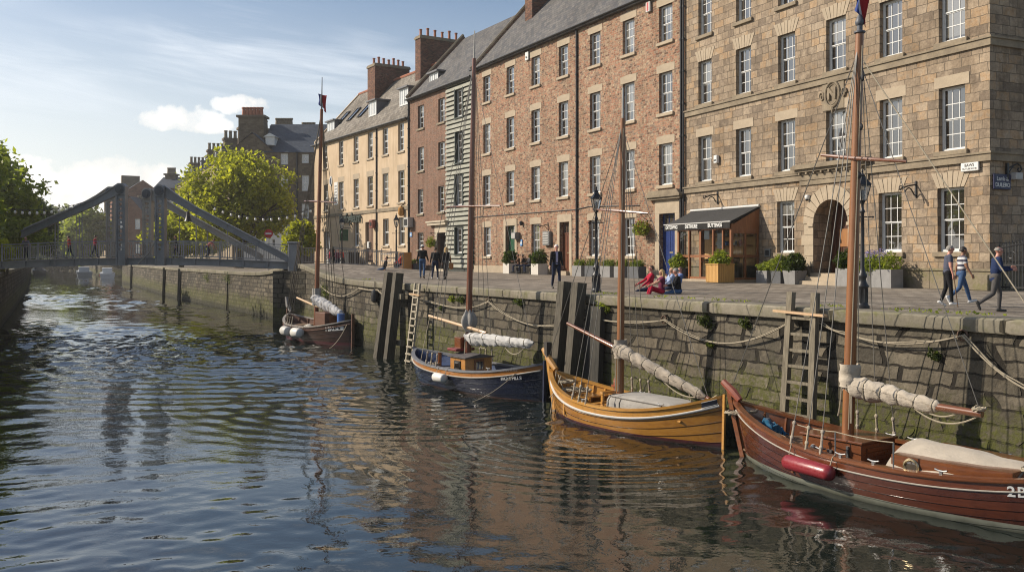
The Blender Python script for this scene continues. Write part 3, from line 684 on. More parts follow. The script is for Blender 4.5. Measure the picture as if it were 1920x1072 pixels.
# carved crest
cx_, cz_ = S.pix(1563,177); cr = .85
mb = MB(); q_ = .68; mb.box(cx_-1.0,cx_+1.0,-.07,.03,cz_-1.05,cz_+1.0); mb.tube([(cx_+.66*math.cos(t*math.pi/12),-.12,cz_+.86*math.sin(t*math.pi/12)) for t in range(25)], .085, 7, False); mb.tube([(cx_+.5*math.cos(t*math.pi/12),-.1,cz_+.68*math.sin(t*math.pi/12)) for t in range(25)], .04, 6, False)
for sgn in (-1,1):
    mb.tube([(cx_+sgn*(1.02+.24*math.cos(t*.75)*(1-t/14)),-.1,cz_-.05+.4*math.sin(t*.75)*(1-t/14)) for t in range(12)], .07, 6)
mb.tube([(cx_-.1,-.1,cz_-.8),(cx_+.05,-.13,cz_-1.1),(cx_,-.1,cz_-1.35)], [.1,.12,.03], 6)
mb.xf(Matrix.Translation((cx_,0,cz_)) @ Matrix.Scale(q_,4) @ Matrix.Translation((-cx_,0,-cz_))); cst = mb.build('crest', DRESSW, S.root, True)
lettering('crest_letter', 'N', .72, DRESSW, cst, Matrix.Translation((cx_,-.1,cz_)) @ Matrix.Rotation(R(90),4,'X'), .05, .03)
pipe(S, -.02, 0, SH-1, .06, -.12)
# ---- mottled brick house row
K = Bld('brick_building', 'long mottled orange brick building with green, brown and blue doors', B, C)
KE = K.pix(884,126.9)[1]*.5+K.pix(1180,3)[1]*.5
kc = [(906,919.3),(949.8,964),(996.4,1012.3),(1047,1066),(1105.8,1125.8),(1168,1189),(1236,1260.3)]
kt = [[(142.7,193.5),(125,180),(106,163),(85.6,146),(61,125),(37.4,106),(9.5,81)],[(234,290),(221,280),(206,269.6),(191,257.6),(172,244),(154.5,229),(134,213)],[(330,385.6),(322,384),(312,376.7),(303,369.6),(291,361),(282,353.7),(269,349)]]
krows = rects(K, [[(c[0],c[1],t[0],t[1]) for c, t in zip(kc, r)] for r in kt] + [[(906,921,426,479.5),(996.5,1011.7,420,481),(1104.6,1124,412,481),(1170,1188,408.6,478.5)]])
gd = (K.pix(948.6,423)[0],K.pix(966,423)[0],.12,K.pix(957,423)[1]); bd = (K.pix(1050,416)[0],K.pix(1068,416)[0],.3,K.pix(1059,416)[1]); ud = (K.pix(1237,400)[0],K.pix(1266.5,400)[0],.2,K.pix(1252,400)[1])
holes = [(x-w/2,x+w/2,zb,zb+h) for r in krows for x, w, zb, h in r] + [gd,bd,ud]
mb = MB(); holes_wall(mb, 0, K.W, 0, KE, holes, .28); gable_wall(mb, 0, KE, 6, 6.7, .3, .25); gable_wall(mb, K.W-.3, KE, 6, 6.7, .3, .0); mb.build('wall', BRICK, K.root)
for i, r in enumerate(krows):
    for x, w_, zb, h in r: window(K.root, x, zb, w_, h, 3, 4, .2, bar=.032); stone_bits(K.root, x, zb, w_, h, DRESS, 'flat', True, .52, 0, .22)
gable_roof(K, .3, K.W, KE, 6, 6.7, SLATE); gutter(K, 0, K.W, KE-.35)
MB().tube([(.15,-.35,KE-.2),(.15,6,KE+7.05)], .16, 6).build('verge_coping', DRESSW, K.root)
pipe(K, K.pix(1083,200)[0], 0, KE-.3, .075); pipe(K, K.pix(1279,200)[0], 0, KE-.3, .075)
def surround(bl, r, jw=.34, lh=.55, m=None, cut=True):
    m = m or DRESS; a, b_, z0, z1 = r; mb = MB(); mb.box(a-jw,a,-.05,.06,0,z1); mb.box(b_,b_+jw,-.05,.06,0,z1)
    mb.prism([(a-jw,z1),(b_+jw,z1),(b_+jw,z1+lh*.8),(b_+jw-.12,z1+lh),(a-jw+.12,z1+lh),(a-jw,z1+lh*.8)], -.06, .06); mb.box(a,b_,-.3,.3,0,z0); return mb.build('door_surround', m, bl.root)
door(K, *gd, M_('green_door', (.012,.075,.035), .35, .2, 2, .05, coat=.3)); surround(K, gd)
door(K, *bd, M_wood('brown_door', (.07,.022,.01), (.16,.055,.025), .4, .2, 2)); surround(K, bd)
door(K, *ud, M_('blue_door', (.010,.028,.13), .35, .2, 2, .05, coat=.3)); surround(K, ud, .42, .85)
mb = MB(); zz = ud[3]+.85; mb.box(ud[0]-.9,ud[1]+.75,-.3,.02,zz,zz+.14); mb.box(ud[0]-1.0,ud[1]+.85,-.42,.02,zz+.14,zz+.26); mb.prism([(ud[0]-.95,zz+.26),(ud[1]+.8,zz+.26),(ud[1]+.5,zz+.55),(ud[0]-.65,zz+.55)], -.36, .02); mb.build('door_hood', DRESSW, K.root)
x, z = K.pix(998,62,3.2); chimney(K, K.pix(991,30,3.2)[0], 1.25, 3.2, 8.6, KE+2, KE+9.5, BRKCH, DRESSW, 6)
MB().box(0,K.W,-.035,.05,0,.55).build('plinth', DRESS, K.root) if False else None
mb = MB(); xs = [0,gd[0]-.36,gd[1]+.36,bd[0]-.36,bd[1]+.36,ud[0]-.44]
for a_, b_ in zip(xs[0::2], xs[1::2]): mb.box(a_,b_,-.05,.05,0,.6)
mb.build('plinth', DRESS, K.root)
# cable run along the front
MB().tube([(0,-.05,K.pix(893,407)[1]),(K.pix(1080,393)[0],-.05,K.pix(1080,393)[1]),(K.pix(1105,390)[0],-.05,K.pix(1105,390)[1]+.1),(K.pix(1200,392)[0],-.05,K.pix(1200,385)[1])], .03, 5).build('cable', IRON, K.root)
# ---- weatherboarded bay
CLAP = M_wood('limewashed_boards', (.16,.165,.135), (.36,.355,.295), .85, 0, 0, 1.0)
T = Bld('boarded_house', 'narrow house front clad in pale overlapping boards between two brick buildings', C, D)
TE = K.pix(884,138)[1]*.0 + T.pix(883,138)[1]
trow = rects(T, [[(856,870,168,220)],[(857,870,249,304.5)],[(856,870,330,385.5)],[(856,870,427.5,474.6)]])
mb = MB(); holes_wall(mb, 0, T.W, 0, TE, [(x-w/2,x+w/2,zb,zb+h) for r in trow for x, w, zb, h in r], .2); mb.build('wall', M_('tar_black', (.03,.035,.03), .8), T.root)
mb = MB(); bh = .42; z = .25
while z < TE-.3:
    segs = [(0.02,T.W-.02)]
    for r in trow:
        for x, w_, zb, h in r:
            if z+bh > zb and z < zb+h and z+bh*.5 < zb+h: segs = [(0.02,x-w_/2),(x+w_/2,T.W-.02)]
    for a_, b_ in segs:
        j = rnd.uniform(-.015,.015); g_ = .13+rnd.uniform(-.03,.03); mb.add([(a_,-.17+j,z+g_),(b_,-.17+j,z+g_+rnd.uniform(-.02,.02)),(b_,-.1,z+bh),(a_,-.1,z+bh),(a_,-.02,z+g_),(b_,-.02,z+g_)], [(0,1,2,3),(4,5,1,0)])
    z += bh
mb.build('weatherboards', CLAP, T.root)
for r in trow:
    for x, w_, zb, h in r: window(T.root, x, zb, w_, h, 2, 4, .1)
    for x, w_, zb, h in r:
        mb = MB(); mb.box(x-w_/2-.12,x-w_/2,-.2,.05,zb-.1,zb+h+.1); mb.box(x+w_/2,x+w_/2+.12,-.2,.05,zb-.1,zb+h+.1); mb.box(x-w_/2-.18,x+w_/2+.18,-.22,.05,zb-.2,zb-.1); mb.build('window_casing', M_('green_black', (.022,.035,.028), .6), T.root)
gable_roof(T, -.1, T.W, TE, 6, 6.5, SLATE); gutter(T, 0, T.W, TE-.35)
# ---- small dark brick house
H = Bld('brick_house', 'small dark red brick house with three storeys and a pale pillared doorway', D, E)
HE = TE
hrow = rects(H, [[(783.6,794.7,198,243.6),(821.7,833.8,184,230)],[(783.6,794.7,276,322),(821.7,833.8,266,313)],[(783,794,354.6,402),(822,832.7,349,397)],[(783,794,436,468)]])
hd = (H.pix(820,436)[0],H.pix(837,436)[0],.2,H.pix(828,436)[1])
mb = MB(); holes_wall(mb, 0, H.W, 0, HE, [(x-w/2,x+w/2,zb,zb+h) for r in hrow for x, w, zb, h in r]+[hd], .28); gable_wall(mb, 0, HE, 6, 6.5, .3, .3); mb.build('wall', DBRICK, H.root)
for r in hrow:
    for x, w_, zb, h in r: window(H.root, x, zb, w_, h, 2, 4, .2); stone_bits(H.root, x, zb, w_, h, DRESSW, None)
gable_roof(H, .3, H.W+.1, HE, 6, 6.5, SLATE); gutter(H, 0, H.W, HE-.35); pipe(H, .05, 0, HE-.3, .09)
door(H, *hd, M_wood('dark_door', (.02,.01,.006), (.06,.03,.015), .5, 0, 2), rec=.8); surround(H, hd, .5, .7, M_('pale_stone', (.42,.36,.27), .8, .15, 2, .2))
mb = MB(); mb.box(hd[0]-1.5,hd[1]+.55,-.4,.02,hd[3]+.7,hd[3]+.95); mb.box(hd[0]-1.6,hd[1]+.6,-.5,.02,hd[3]+.95,hd[3]+1.1); mb.build('door_hood', M_('pale_stone', (1,1,1)), H.root)
MB().tube([(.15,-.35,HE-.1),(.15,6,HE+6.9)], .16, 6).build('verge_coping', DRESSW, H.root)
def dormer(bl, px0, px1, pt, pb, y, deep=3.2):
    x0, zt = bl.pix(px0, pt, y); x1, zt2 = bl.pix(px1, pt, y); zb = bl.pix((px0+px1)/2, pb, y)[1]; zt = bl.pix((px0+px1)/2, pt, y)[1]
    mb = MB(); mb.box(x0-.12,x1+.12,y+.06,y+deep,zb-.5,zt); mb.box(x0-.35,x1+.35,y-.25,y+deep,zt,zt+.16)
    d = mb.build('dormer', M_('lead_grey', (.10,.10,.11), .6, .2, 2, .1), bl.root)
    mb = MB(); ww = x1-x0; mb.box(x0-.12,x0,y,y+.06,zb-.1,zt); mb.box(x1,x1+.12,y,y+.06,zb-.1,zt); mb.box(x0,x1,y,y+.06,zt-.15,zt); mb.box(x0,x1,y,y+.06,zb-.1,zb+.05); mb.box((x0+x1)/2-.09,(x0+x1)/2+.09,y,y+.06,zb+.05,zt-.15)
    for q in (.25,.75): mb.box(x0+ww*q-.04,x0+ww*q+.04,y+.01,y+.05,zb+.05,zt-.15)
    f = mb.build('dormer_window', WHITE, d); pm = MB(); pm.add([(x0,y+.04,zb+.05),(x1,y+.04,zb+.05),(x1,y+.04,zt-.15),(x0,y+.04,zt-.15)], [(0,1,2,3)]); pm.build('dormer_pane', M_('curtained_pane', (.5,.52,.53), .15, .1, 2, 0), d)
dormer(H, 806.5,820,137,160,1.1)
# ---- rendered house
N = Bld('rendered_house', 'sandy rendered house with grey slate roof, skylights and a bar front', E, G)
NE = N.pix(588,272.8)[1]*.5+N.pix(762.4,212.5)[1]*.5
nrow = rects(N, [[(606,614,276,320),(635.5,643.5,266,312),(663,672,255,305),(689.4,699,246.5,296.6),(717,728,236,290),(746.5,757.6,226,282)],
 [(607,615,349.6,399),(635,644.5,343.5,393),(663,672.4,335,389),(689,699,329,385.5),(717,728.5,323,382),(747,758,319,379)],
 [(663,673,417.4,464.5),(717.8,729,409,459.4),(748,758,405.7,457.8)]])
nd = (N.pix(685,416)[0],N.pix(700,416)[0],.75,N.pix(692,416)[1]); nd2 = (N.pix(607,434)[0],N.pix(618,434)[0],.2,N.pix(612,434)[1])
mb = MB(); holes_wall(mb, 0, N.W, 0, NE, [(x-w/2,x+w/2,zb,zb+h) for r in nrow for x, w, zb, h in r]+[nd,nd2], .28); gable_wall(mb, 0, NE, 6, 6.7, .3, .2); gable_wall(mb, N.W-.3, NE, 6, 6.7, .3, .1); mb.build('wall', REND, N.root)
for i, r in enumerate(nrow):
    for x, w_, zb, h in r: window(N.root, x, zb, w_, h, 2, 4 if i < 2 else 2, .2, bar=.05); stone_bits(N.root, x, zb, w_, h, DRESS, 'plain' if i == 1 else None, True, .6)
gable_roof(N, .3, N.W, NE, 6, 6.7, GSLATE); gutter(N, 0, N.W, NE-.35); pipe(N, N.pix(707,300)[0], 0, NE-.3, .085)
zst = N.pix(600,409)[1]*.5+N.pix(761,385.5)[1]*.5; MB().box(0,N.W,-.1,.05,zst-.2,zst+.15).build('string_course', DRESSW, N.root)
BDOOR = M_wood('plum_door', (.10,.055,.035), (.17,.10,.065), .6, 0, 2)
door(N, *nd, BDOOR, transom=.02); door(N, *nd2, WHITE, transom=.5)
mb = MB()
for i in range(3): mb.box(nd[0]-.3-.2*i,nd[1]+.3,-.4-.35*i,.3,.25*(2-i),.25*(3-i))
mb.build('steps', DRESS, N.root)
mb = MB()
ridge = [(x, 6, NE+6.78) for x in np.linspace(.2, N.W, 30)]
mb.tube(ridge, .17, 6); mb.build('ridge_tiles', POT, N.root)
xx = N.pix(703,187,3.5)[0]; chimney(N, xx-1.1, 2.2, 3.5, 8.0, NE+3, NE+8.6, BRKCH, DRESSW, 7)
xx = N.pix(788,140,4.6)[0]; chimney(N, xx-.6, 1.3, 4.6, 10.6, NE+4, NE+10, BRKCH, DRESSW, 7)
dormer(N, 692,704.5,190,216,1.3); dormer(N, 750,764,166,196,1.3); dormer(N, 614,626,228,247,1.3)
for l, r_, t_, b_ in ((634,650,216,241),(655,669,208,233),(675,688,205,226)):
    x0, z1 = N.pix((l+r_)/2+2, (t_+b_)/2, 2.6); sl = 6.7/6; y0, y1 = 1.9, 3.4
    mb = MB(); w2 = .55
    def rp(x, y, o): return (x, y - o*.74, NE + y*sl + o*.67)
    for a_, c_, d_, e_ in ((-w2,-w2+.08,y0,y1),(w2-.08,w2,y0,y1),(-w2+.08,w2-.08,y0,y0+.08),(-w2+.08,w2-.08,y1-.08,y1)):
        q = [rp(x0+a_,d_,.06),rp(x0+c_,d_,.06),rp(x0+c_,e_,.06),rp(x0+a_,e_,.06)]; q2 = [rp(x0+a_,d_,.18),rp(x0+c_,d_,.18),rp(x0+c_,e_,.18),rp(x0+a_,e_,.18)]
        mb.add(q+q2, [(4,5,6,7),(0,1,5,4),(1,2,6,5),(2,3,7,6),(3,0,4,7)])
    f = mb.build('skylight', IRON, N.root); pm = MB(); pm.add([rp(x0-w2+.08,y0+.08,.12),rp(x0+w2-.08,y0+.08,.12),rp(x0+w2-.08,y1-.08,.12),rp(x0-w2+.08,y1-.08,.12)], [(0,1,2,3)]); pm.build('pane', GLASS, f)
# ---- far houses -------------------------------------------------------------
DSTONE = M_mason('brown_stone', .7, .32, [(.12,.095,.065),(.17,.13,.09),(.20,.16,.11),(.145,.11,.08)], (.12,.10,.075), .014, None, .92, .6, .03, .5)
BSLATE = M_mason('blue_slate', .4, .3, [(.05,.065,.09),(.075,.09,.115),(.06,.075,.10)], (.02,.025,.03), .012, None, .6, .4, .02, .3, None, .4)
def far_pots(mb, x0, x1, y, z, n, h=1.3):
    for i in range(n):
        x = x0+.5+(x1-x0-1)*i/max(1,n-1); mb.lathe([(.3,0),(.24,h*.8),(.3,h*.85),(.3,h)], 7, (x,y,z))
F1Y = 142.0
def fx(px, Y): return (px-CX)/FPX*Y
def fz(py, Y): return CZ+(HY-py)*Y/FPX-QZ
# gabled block that faces the bridge
o = Vector((fx(436,F1Y),F1Y)); e = Vector((fx(612,F1Y),F1Y)); Q = Bld('gabled_building', 'brown stone gabled block with blue slate roof and tall chimneys behind the big tree', e, o)
gx = lambda px: fx(px,F1Y)-o.x
zev = fz(285,F1Y); zap = fz(250,F1Y); g0, gm, g1 = 0.0, gx(473), gx(513)
wn = [(526,540,288,308.5),(565.6,579,289,306),(526,540,328,356),(565.6,579,329,358),(565.6,579,382,410),(526,540,384,410),(568,579,458,490)]
hl = [(gx(a_),gx(b_),fz(d_,F1Y),fz(c_,F1Y)) for a_, b_, c_, d_ in wn]
mb = MB(); holes_wall(mb, 0, Q.W, 0, zev, hl, .3); mb.prism([(g0,zev),(g1,zev),(g1,fz(283,F1Y)),(gm,zap),(g0,fz(278,F1Y))], -.01, .5)
mb.add([(0,18,0),(0,0,0),(0,0,zev),(0,18,zev)], [(0,1,2,3)]); mb.add([(Q.W,0,0),(Q.W,18,0),(Q.W,18,zev),(Q.W,0,zev)], [(0,1,2,3)]); mb.build('wall', DSTONE, Q.root)
for (a_, b_, c_, d_) in hl[:6]: window(Q.root, (a_+b_)/2, c_, b_-a_, d_-c_, 2, 2, .12, bar=.09, fr=.12)
door(Q, *hl[6], M_wood('dark_door', (1,1,1), (1,1,1)), rec=.3)
zrt = fz(250,F1Y)+2.5
mb = MB(); mb.add([(g1-2,-.3,zev-.1),(Q.W,-.3,zev-.1),(Q.W,6,zev+5.2),(g1-2,6,zev+5.2)], [(0,1,2,3)]); mb.add([(g0,-.25,fz(278,F1Y)-.2),(gm,-.25,zap+.15),(gm,16,zap+.15),(g0,16,fz(278,F1Y)-.2)], [(3,2,1,0)]); mb.add([(gm,-.25,zap+.15),(g1,-.25,fz(283,F1Y)),(g1,8,fz(283,F1Y)),(gm,8,zap+.15)], [(3,2,1,0)])
mb.build('roof', BSLATE, Q.root)
dx0, dx1 = gx(499), gx(511); mb = MB(); mb.box(dx0-.2,dx1+.2,.4,3.5,fz(272,F1Y),fz(256,F1Y)); mb.prism([(dx0-.5,fz(256,F1Y)),(dx1+.5,fz(256,F1Y)),((dx0+dx1)/2,fz(249,F1Y))], .2, 3.5); dm = mb.build('dormer', WHITE, Q.root); window(dm, (dx0+dx1)/2, fz(271,F1Y), dx1-dx0, fz(258,F1Y)-fz(271,F1Y), 2, 2, .0, .36, bar=.09)
for nm, a_, b_, c_, d_, y, n in ((0,447,494,216,262,3.5,6),(1,510,549.5,236,262,9,7),(2,560,592,244,268,9,6)):
    mb = MB(); Yc = F1Y+y; x0, x1 = fx(a_,Yc)-o.x, fx(b_,Yc)-o.x; mb.box(x0,x1,y,y+2.2,fz(d_+30,Yc),fz(c_+4,Yc)); mb.box(x0-.3,x1+.3,y-.3,y+2.5,fz(c_+4,Yc),fz(c_,Yc)); ch = mb.build('chimney', DSTONE, Q.root)
    pm = MB().lathe([(.36,0),(.26,1.1),(.36,1.15),(.36,1.4)], 7).mesh('chimney_pot', POT if nm == 0 else DRESSW, True)
    for i in range(n): link('chimney_pot', pm, ch, (x0+.6+(x1-x0-1.2)*i/(n-1), y+1, fz(c_,Yc)))
pipe(Q, gx(557), 0, zev, .15)
# whitewashed low building beside it
Yw = 136.0; o2 = Vector((fx(455,Yw),Yw)); e2 = Vector((fx(548,Yw),Yw)); W2 = Bld('whitewashed_house', 'low whitewashed house half hidden under the big tree behind the bridge', e2, o2)
wx = lambda px: fx(px,Yw)-o2.x
mb = MB(); hl = [(wx(490),wx(497),fz(462,Yw),fz(446,Yw)),(wx(510),wx(516),fz(462,Yw),fz(448,Yw))]; holes_wall(mb, 0, W2.W, 0, fz(425,Yw), hl, .2); mb.box(0,W2.W,4,4.2,0,fz(425,Yw)); mb.add([(W2.W,0,0),(W2.W,4,0),(W2.W,4,fz(425,Yw)),(W2.W,0,fz(425,Yw))], [(0,1,2,3)]); mb.build('wall', M_('whitewash', (.62,.62,.60), .9, .1, 1, .1), W2.root)
for h in hl: window(W2.root, (h[0]+h[1])/2, h[2], h[1]-h[0], h[3]-h[2], 2, 2, .1)
mb = MB(); z = fz(425,Yw); mb.add([(-.3,-.4,z-.1),(W2.W+.3,-.4,z-.1),(W2.W+.3,2.1,z+1.8),(-.3,2.1,z+1.8),(-.3,4.6,z-.1),(W2.W+.3,4.6,z-.1)], [(0,1,2,3),(3,2,5,4)]); mb.build('roof', BSLATE, W2.root)
# terrace running away from the gabled block
t0 = Vector((fx(437,146),146.0)); angt = 26.5; dt = Vector((-math.sin(R(angt)), math.cos(R(angt))))
cols = [(437,410),(410,385),(385,358),(358,328)]; prev = t0
TSTONE = M_mason('pale_terrace_stone', .8, .4, [(.30,.235,.155),(.36,.285,.19),(.33,.26,.175)], (.2,.16,.11), .014, None, .92, .5, .03, .4)
tl = ['first terrace house behind the big tree, nearest the gabled block','second terrace house behind the big tree with a broad chimney','third terrace house beyond the big tree with roof dormers','last terrace house of the sunlit row with roof dormers, farthest from the gabled block']
for i, (a_, b_) in enumerate(cols):
    nx_ = walk(prev, angt, b_); hb = Bld('terrace_house', tl[i], prev, nx_); hb.root['group'] = 'terrace houses running away behind the big tree'
    ev = fz(282, 146.0) ; mb = MB(); hl = []
    for zf in (.16,.38,.6,.8):
        n = max(2, int(hb.W/4.2))
        for q in range(n): x = hb.W*(q+.5)/n; hl.append((x-.6,x+.6,ev*zf,ev*zf+ev*.12))
    holes_wall(mb, 0, hb.W, 0, ev, hl, .3); gable_wall(mb, 0, ev, 6, 2.6, .3); gable_wall(mb, hb.W-.3, ev, 6, 2.6, .3); mb.build('wall', TSTONE, hb.root)
    for h in hl: window(hb.root, (h[0]+h[1])/2, h[2], 1.2, h[3]-h[2], 2, 2, .15, bar=.08)
    gable_roof(hb, 0, hb.W, ev, 6, 2.6, BSLATE)
    mb = MB(); mb.box(-.9,.9,3.4,8.6,ev+.8,ev+5.4); mb.box(-1.1,1.1,3.2,8.8,ev+5.4,ev+5.8); ch = mb.build('chimney', DSTONE, hb.root)
    pm = MB().lathe([(.36,0),(.28,1.2),(.36,1.3),(.36,1.5)], 7).mesh('chimney_pot', DRESSW, True)
    for q in range(6): link('chimney_pot', pm, ch, (0, 3.8+4.4*q/5, ev+5.8))
    if i >= 1:
        for q in (.3,.7):
            mb = MB(); x = hb.W*q; mb.box(x-.8,x+.8,1.2,4,ev+.4,ev+2.6); mb.box(x-1,x+1,1.0,4,ev+2.6,ev+2.8); dm = mb.build('dormer', M_('lead_grey', (1,1,1)), hb.root); window(dm, x, ev+.7, 1.1, 1.7, 2, 2, .0, 1.1, bar=.08)
    prev = nx_
# tall chimneyed house behind the right-hand bridge towers, red-brick gable house, pale row, small roofs
def far_house(name, label, px0, px1, Y, ptop, mat, roofm, cols_, rows_, papex, depth=10, gable=False, chim=(), grp=None, side=True):
    o_ = Vector((fx(px0,Y),Y)); e_ = Vector((fx(px1,Y),Y)); b = Bld(name, label, e_, o_)
    if grp: b.root['group'] = grp
    zt = fz(ptop,Y); hl = []
    for r in range(rows_):
        for q in range(cols_): x = b.W*(q+.5)/cols_; z = zt*(r+.35)/rows_; hl.append((x-b.W*.5/cols_*.34,x+b.W*.5/cols_*.34,z,z+zt/rows_*.42))
    mb = MB(); holes_wall(mb, 0, b.W, 0, zt, hl, .3); mb.add([(0,depth,0),(0,0,0),(0,0,zt),(0,depth,zt)], [(0,1,2,3)]); mb.add([(b.W,0,0),(b.W,depth,0),(b.W,depth,zt),(b.W,0,zt)], [(0,1,2,3)])
    za = fz(papex,Y); rb = MB()
    if gable:
        mb.prism([(0,zt),(b.W,zt),(b.W/2,za-.2)], 0, .4); rb.add([(-.4,-.4,zt-.4),(b.W/2,-.4,za),(b.W/2,depth,za),(-.4,depth,zt-.4)], [(3,2,1,0)]); rb.add([(b.W/2,-.4,za),(b.W+.4,-.4,zt-.4),(b.W+.4,depth,zt-.4),(b.W/2,depth,za)], [(3,2,1,0)])
    else: rb.add([(-.2,-.4,zt-.1),(b.W+.2,-.4,zt-.1),(b.W+.2,depth/2,za),(-.2,depth/2,za),(-.2,depth,zt),(b.W+.2,depth,zt)], [(0,1,2,3),(3,2,5,4)])
    mb.build('wall', mat, b.root); rb.build('roof', roofm, b.root)
    for h in hl: window(b.root, (h[0]+h[1])/2, h[2], h[1]-h[0], h[3]-h[2], 2, 2, .12, bar=.1, fr=.14)
    for a_, c_, pt, n in chim:
        x0, x1 = fx(a_,Y)-o_.x, fx(c_,Y)-o_.x; q = MB(); q.box(x0,x1,depth*.4,depth*.4+2,zt-1,fz(pt+3,Y)); q.box(x0-.3,x1+.3,depth*.4-.3,depth*.4+2.3,fz(pt+3,Y),fz(pt,Y)); cc = q.build('chimney', DSTONE, b.root)
        pm = MB().lathe([(.4,0),(.3,1.2),(.4,1.3),(.4,1.5)], 7).mesh('chimney_pot', DRESSW, True)
        for i in range(n): link('chimney_pot', pm, cc, (x0+.5+(x1-x0-1)*i/max(1,n-1), depth*.4+1, fz(pt,Y)))
    return b
RBR = M_mason('far_brick', .5, .2, [(.17,.075,.05),(.24,.105,.07),(.28,.14,.09),(.20,.09,.06)], (.2,.14,.1), .014, None, .92, .5, .03, .4)
far_house('chimney_house', 'dark house with a tall stone chimney stack behind the bridge towers', 290,352,215,352,DSTONE,BSLATE,3,3,328,12,False,((295,314,322,6),))
far_house('gable_house', 'red brick gable house seen between the bridge towers with one white window', 215,272,240,400,RBR,BSLATE,2,2,368,14,True,((238,268,374,7),(262,280,386,5)))
prevp = Vector((fx(216,246),246.0)); labs = ['red brick house with tall windows behind the middle bridge towers','pale stone house in the far waterside row beyond the bridge','paler far house at the end of the waterside row by the trees']
for i, b_ in enumerate((200,184,172)):
    nx_ = walk(prevp, 29, b_); hb = Bld('waterside_house', labs[i], prevp, nx_); ev = (17.5,14.5,13)[i]; hl = []; n = max(2, int(hb.W/5)); mb = MB()
    for zf in (.12,.4,.68):
        for q in range(n): x = hb.W*(q+.5)/n; hl.append((x-.8,x+.8,ev*zf,ev*zf+ev*.17))
    holes_wall(mb, 0, hb.W, 0, ev, hl, .3); gable_wall(mb, 0, ev, 7, 5, .3); gable_wall(mb, hb.W-.3, ev, 7, 5, .3); mb.build('wall', (RBR, TSTONE, TSTONE)[i], hb.root); gable_roof(hb, 0, hb.W, ev, 7, 5, BSLATE)
    for h in hl: window(hb.root, (h[0]+h[1])/2, h[2], 1.6, h[3]-h[2], 2, 2, .15, bar=.1, fr=.14)
    mb = MB(); mb.box(-1,1,4,9,ev+3,ev+8); mb.build('chimney', DSTONE, hb.root); prevp = nx_
far_house('flat_house', 'distant grey house with a row of chimney pots above the far trees', 172,202,330,402,M_('grey_render', (.28,.28,.28), .9, .1, 1),BSLATE,2,2,396,12,False,((186,200,391,5),))
# ---------------------------------------------------------------- boats
def M_hull(name, c1, c2, planks, rough=.28, coat=.6, line=.35, foot=None, footz=.1, grain=True):
    m, k, b = newmat(name); co = objco(k); uv = k.n('UVMap').outputs[0]; u, v, _ = k.sep(uv)
    g = k.noise(k.vmath('MULTIPLY', co, (.5,3,5)), 3.0, 6, .62, .5) if grain else k.noise(co, 1.6, 4); bl = k.noise(co, .9, 3)
    pv = k.math('MULTIPLY', v, float(planks)); fr = k.math('FRACT', pv)
    pid = k.n('TexWhiteNoise'); pid.noise_dimensions = '1D'; k.nt.links.new(k.math('FLOOR', pv), pid.inputs['W'])
    f = k.math('ADD', k.math('MULTIPLY', g, .7), k.math('MULTIPLY', k.math('ADD', bl, pid.outputs['Value']), .18))
    c = k.ramp(f, [(.28, c2), (.72, c1)])
    seam = k.ramp(fr, [(0.0,1.0),(.07,1.0),(.15,0.0)]) 
    c = k.mix(k.math('MULTIPLY', seam, line), c, tuple(x*.2 for x in c2))
    st = k.noise(k.vmath('MULTIPLY', co, (2,2,.3)), 2.0, 4); c = k.mix(k.ramp(st, [(.56,0.0),(.75,.35)]), c, tuple(x*.35 for x in c2))
    z = k.sep(co)[2]
    if foot:
        c = k.mix(k.math('LESS_THAN', k.math('ADD', z, k.math('MULTIPLY', bl, .02)), footz), c, k.mix(bl, foot, tuple(x*.55 for x in foot)))
    wl = k.ramp(k.math('ADD', z, k.math('MULTIPLY', st, .12)), [(.06,.7),(.16,0.0)]); c = k.mix(wl, c, (.03,.03,.02))
    k.set(b, 'Base Color', c); b.inputs['Roughness'].default_value = rough; b.inputs['Coat Weight'].default_value = coat; b.inputs['Coat Roughness'].default_value = .06
    hh = k.math('SUBTRACT', k.math('MULTIPLY', g, .12), k.math('ADD', k.math('MULTIPLY', seam, .7), k.math('MULTIPLY', fr, .5)))
    nb = k.bump(hh, .6, .025); k.set(b, 'Normal', nb); k.set(b, 'Coat Normal', nb); MATS[name] = m; return m
VARN = M_wood('varnished_mahogany', (.08,.024,.009), (.20,.07,.025), .3, .7, 0)
VARNZ = M_wood('varnished_spar', (.135,.05,.017), (.29,.12,.042), .45, .2, 2, .8)
PINE = M_wood('varnished_pine', (.30,.13,.03), (.48,.23,.065), .35, .5, 0)
PINEL = M_wood('pale_spar', (.42,.27,.14), (.58,.40,.24), .5, .2, 0, .8)
TEAK = M_wood('worn_deck', (.10,.06,.035), (.20,.125,.07), .7, 0, 0)
WROPE = M_('manila_rope', (.32,.275,.20), .9, .25, 30, .5, bd=.005)
DROPE = M_('tarred_rope', (.05,.042,.032), .9, .3, 30, .4, bd=.005)
WIRE = M_('rigging_wire', (.13,.12,.105), .5, .2, 20, 0)
STEEL = M_('fitting_steel', (.30,.30,.30), .35, .2, 10, .05, .9)
def M_cloth(name, c, dirt=.35):
    m, k, b = newmat(name); co = objco(k); n1 = k.noise(co, 2.2, 5, .6); n2 = k.noise(k.vmath('MULTIPLY', co, (3,9,9)), 2.4, 4, .6, .8)
    cc = k.mix(k.ramp(n1, [(.35,0.0),(.75,dirt)]), c, tuple(x*.45 for x in c)); k.set(b, 'Base Color', cc); b.inputs['Roughness'].default_value = .95; b.inputs['Specular IOR Level'].default_value = .15
    b.inputs['Sheen Weight'].default_value = .15; k.set(b, 'Normal', k.bump(n2, .4, .04)); MATS[name] = m; return m
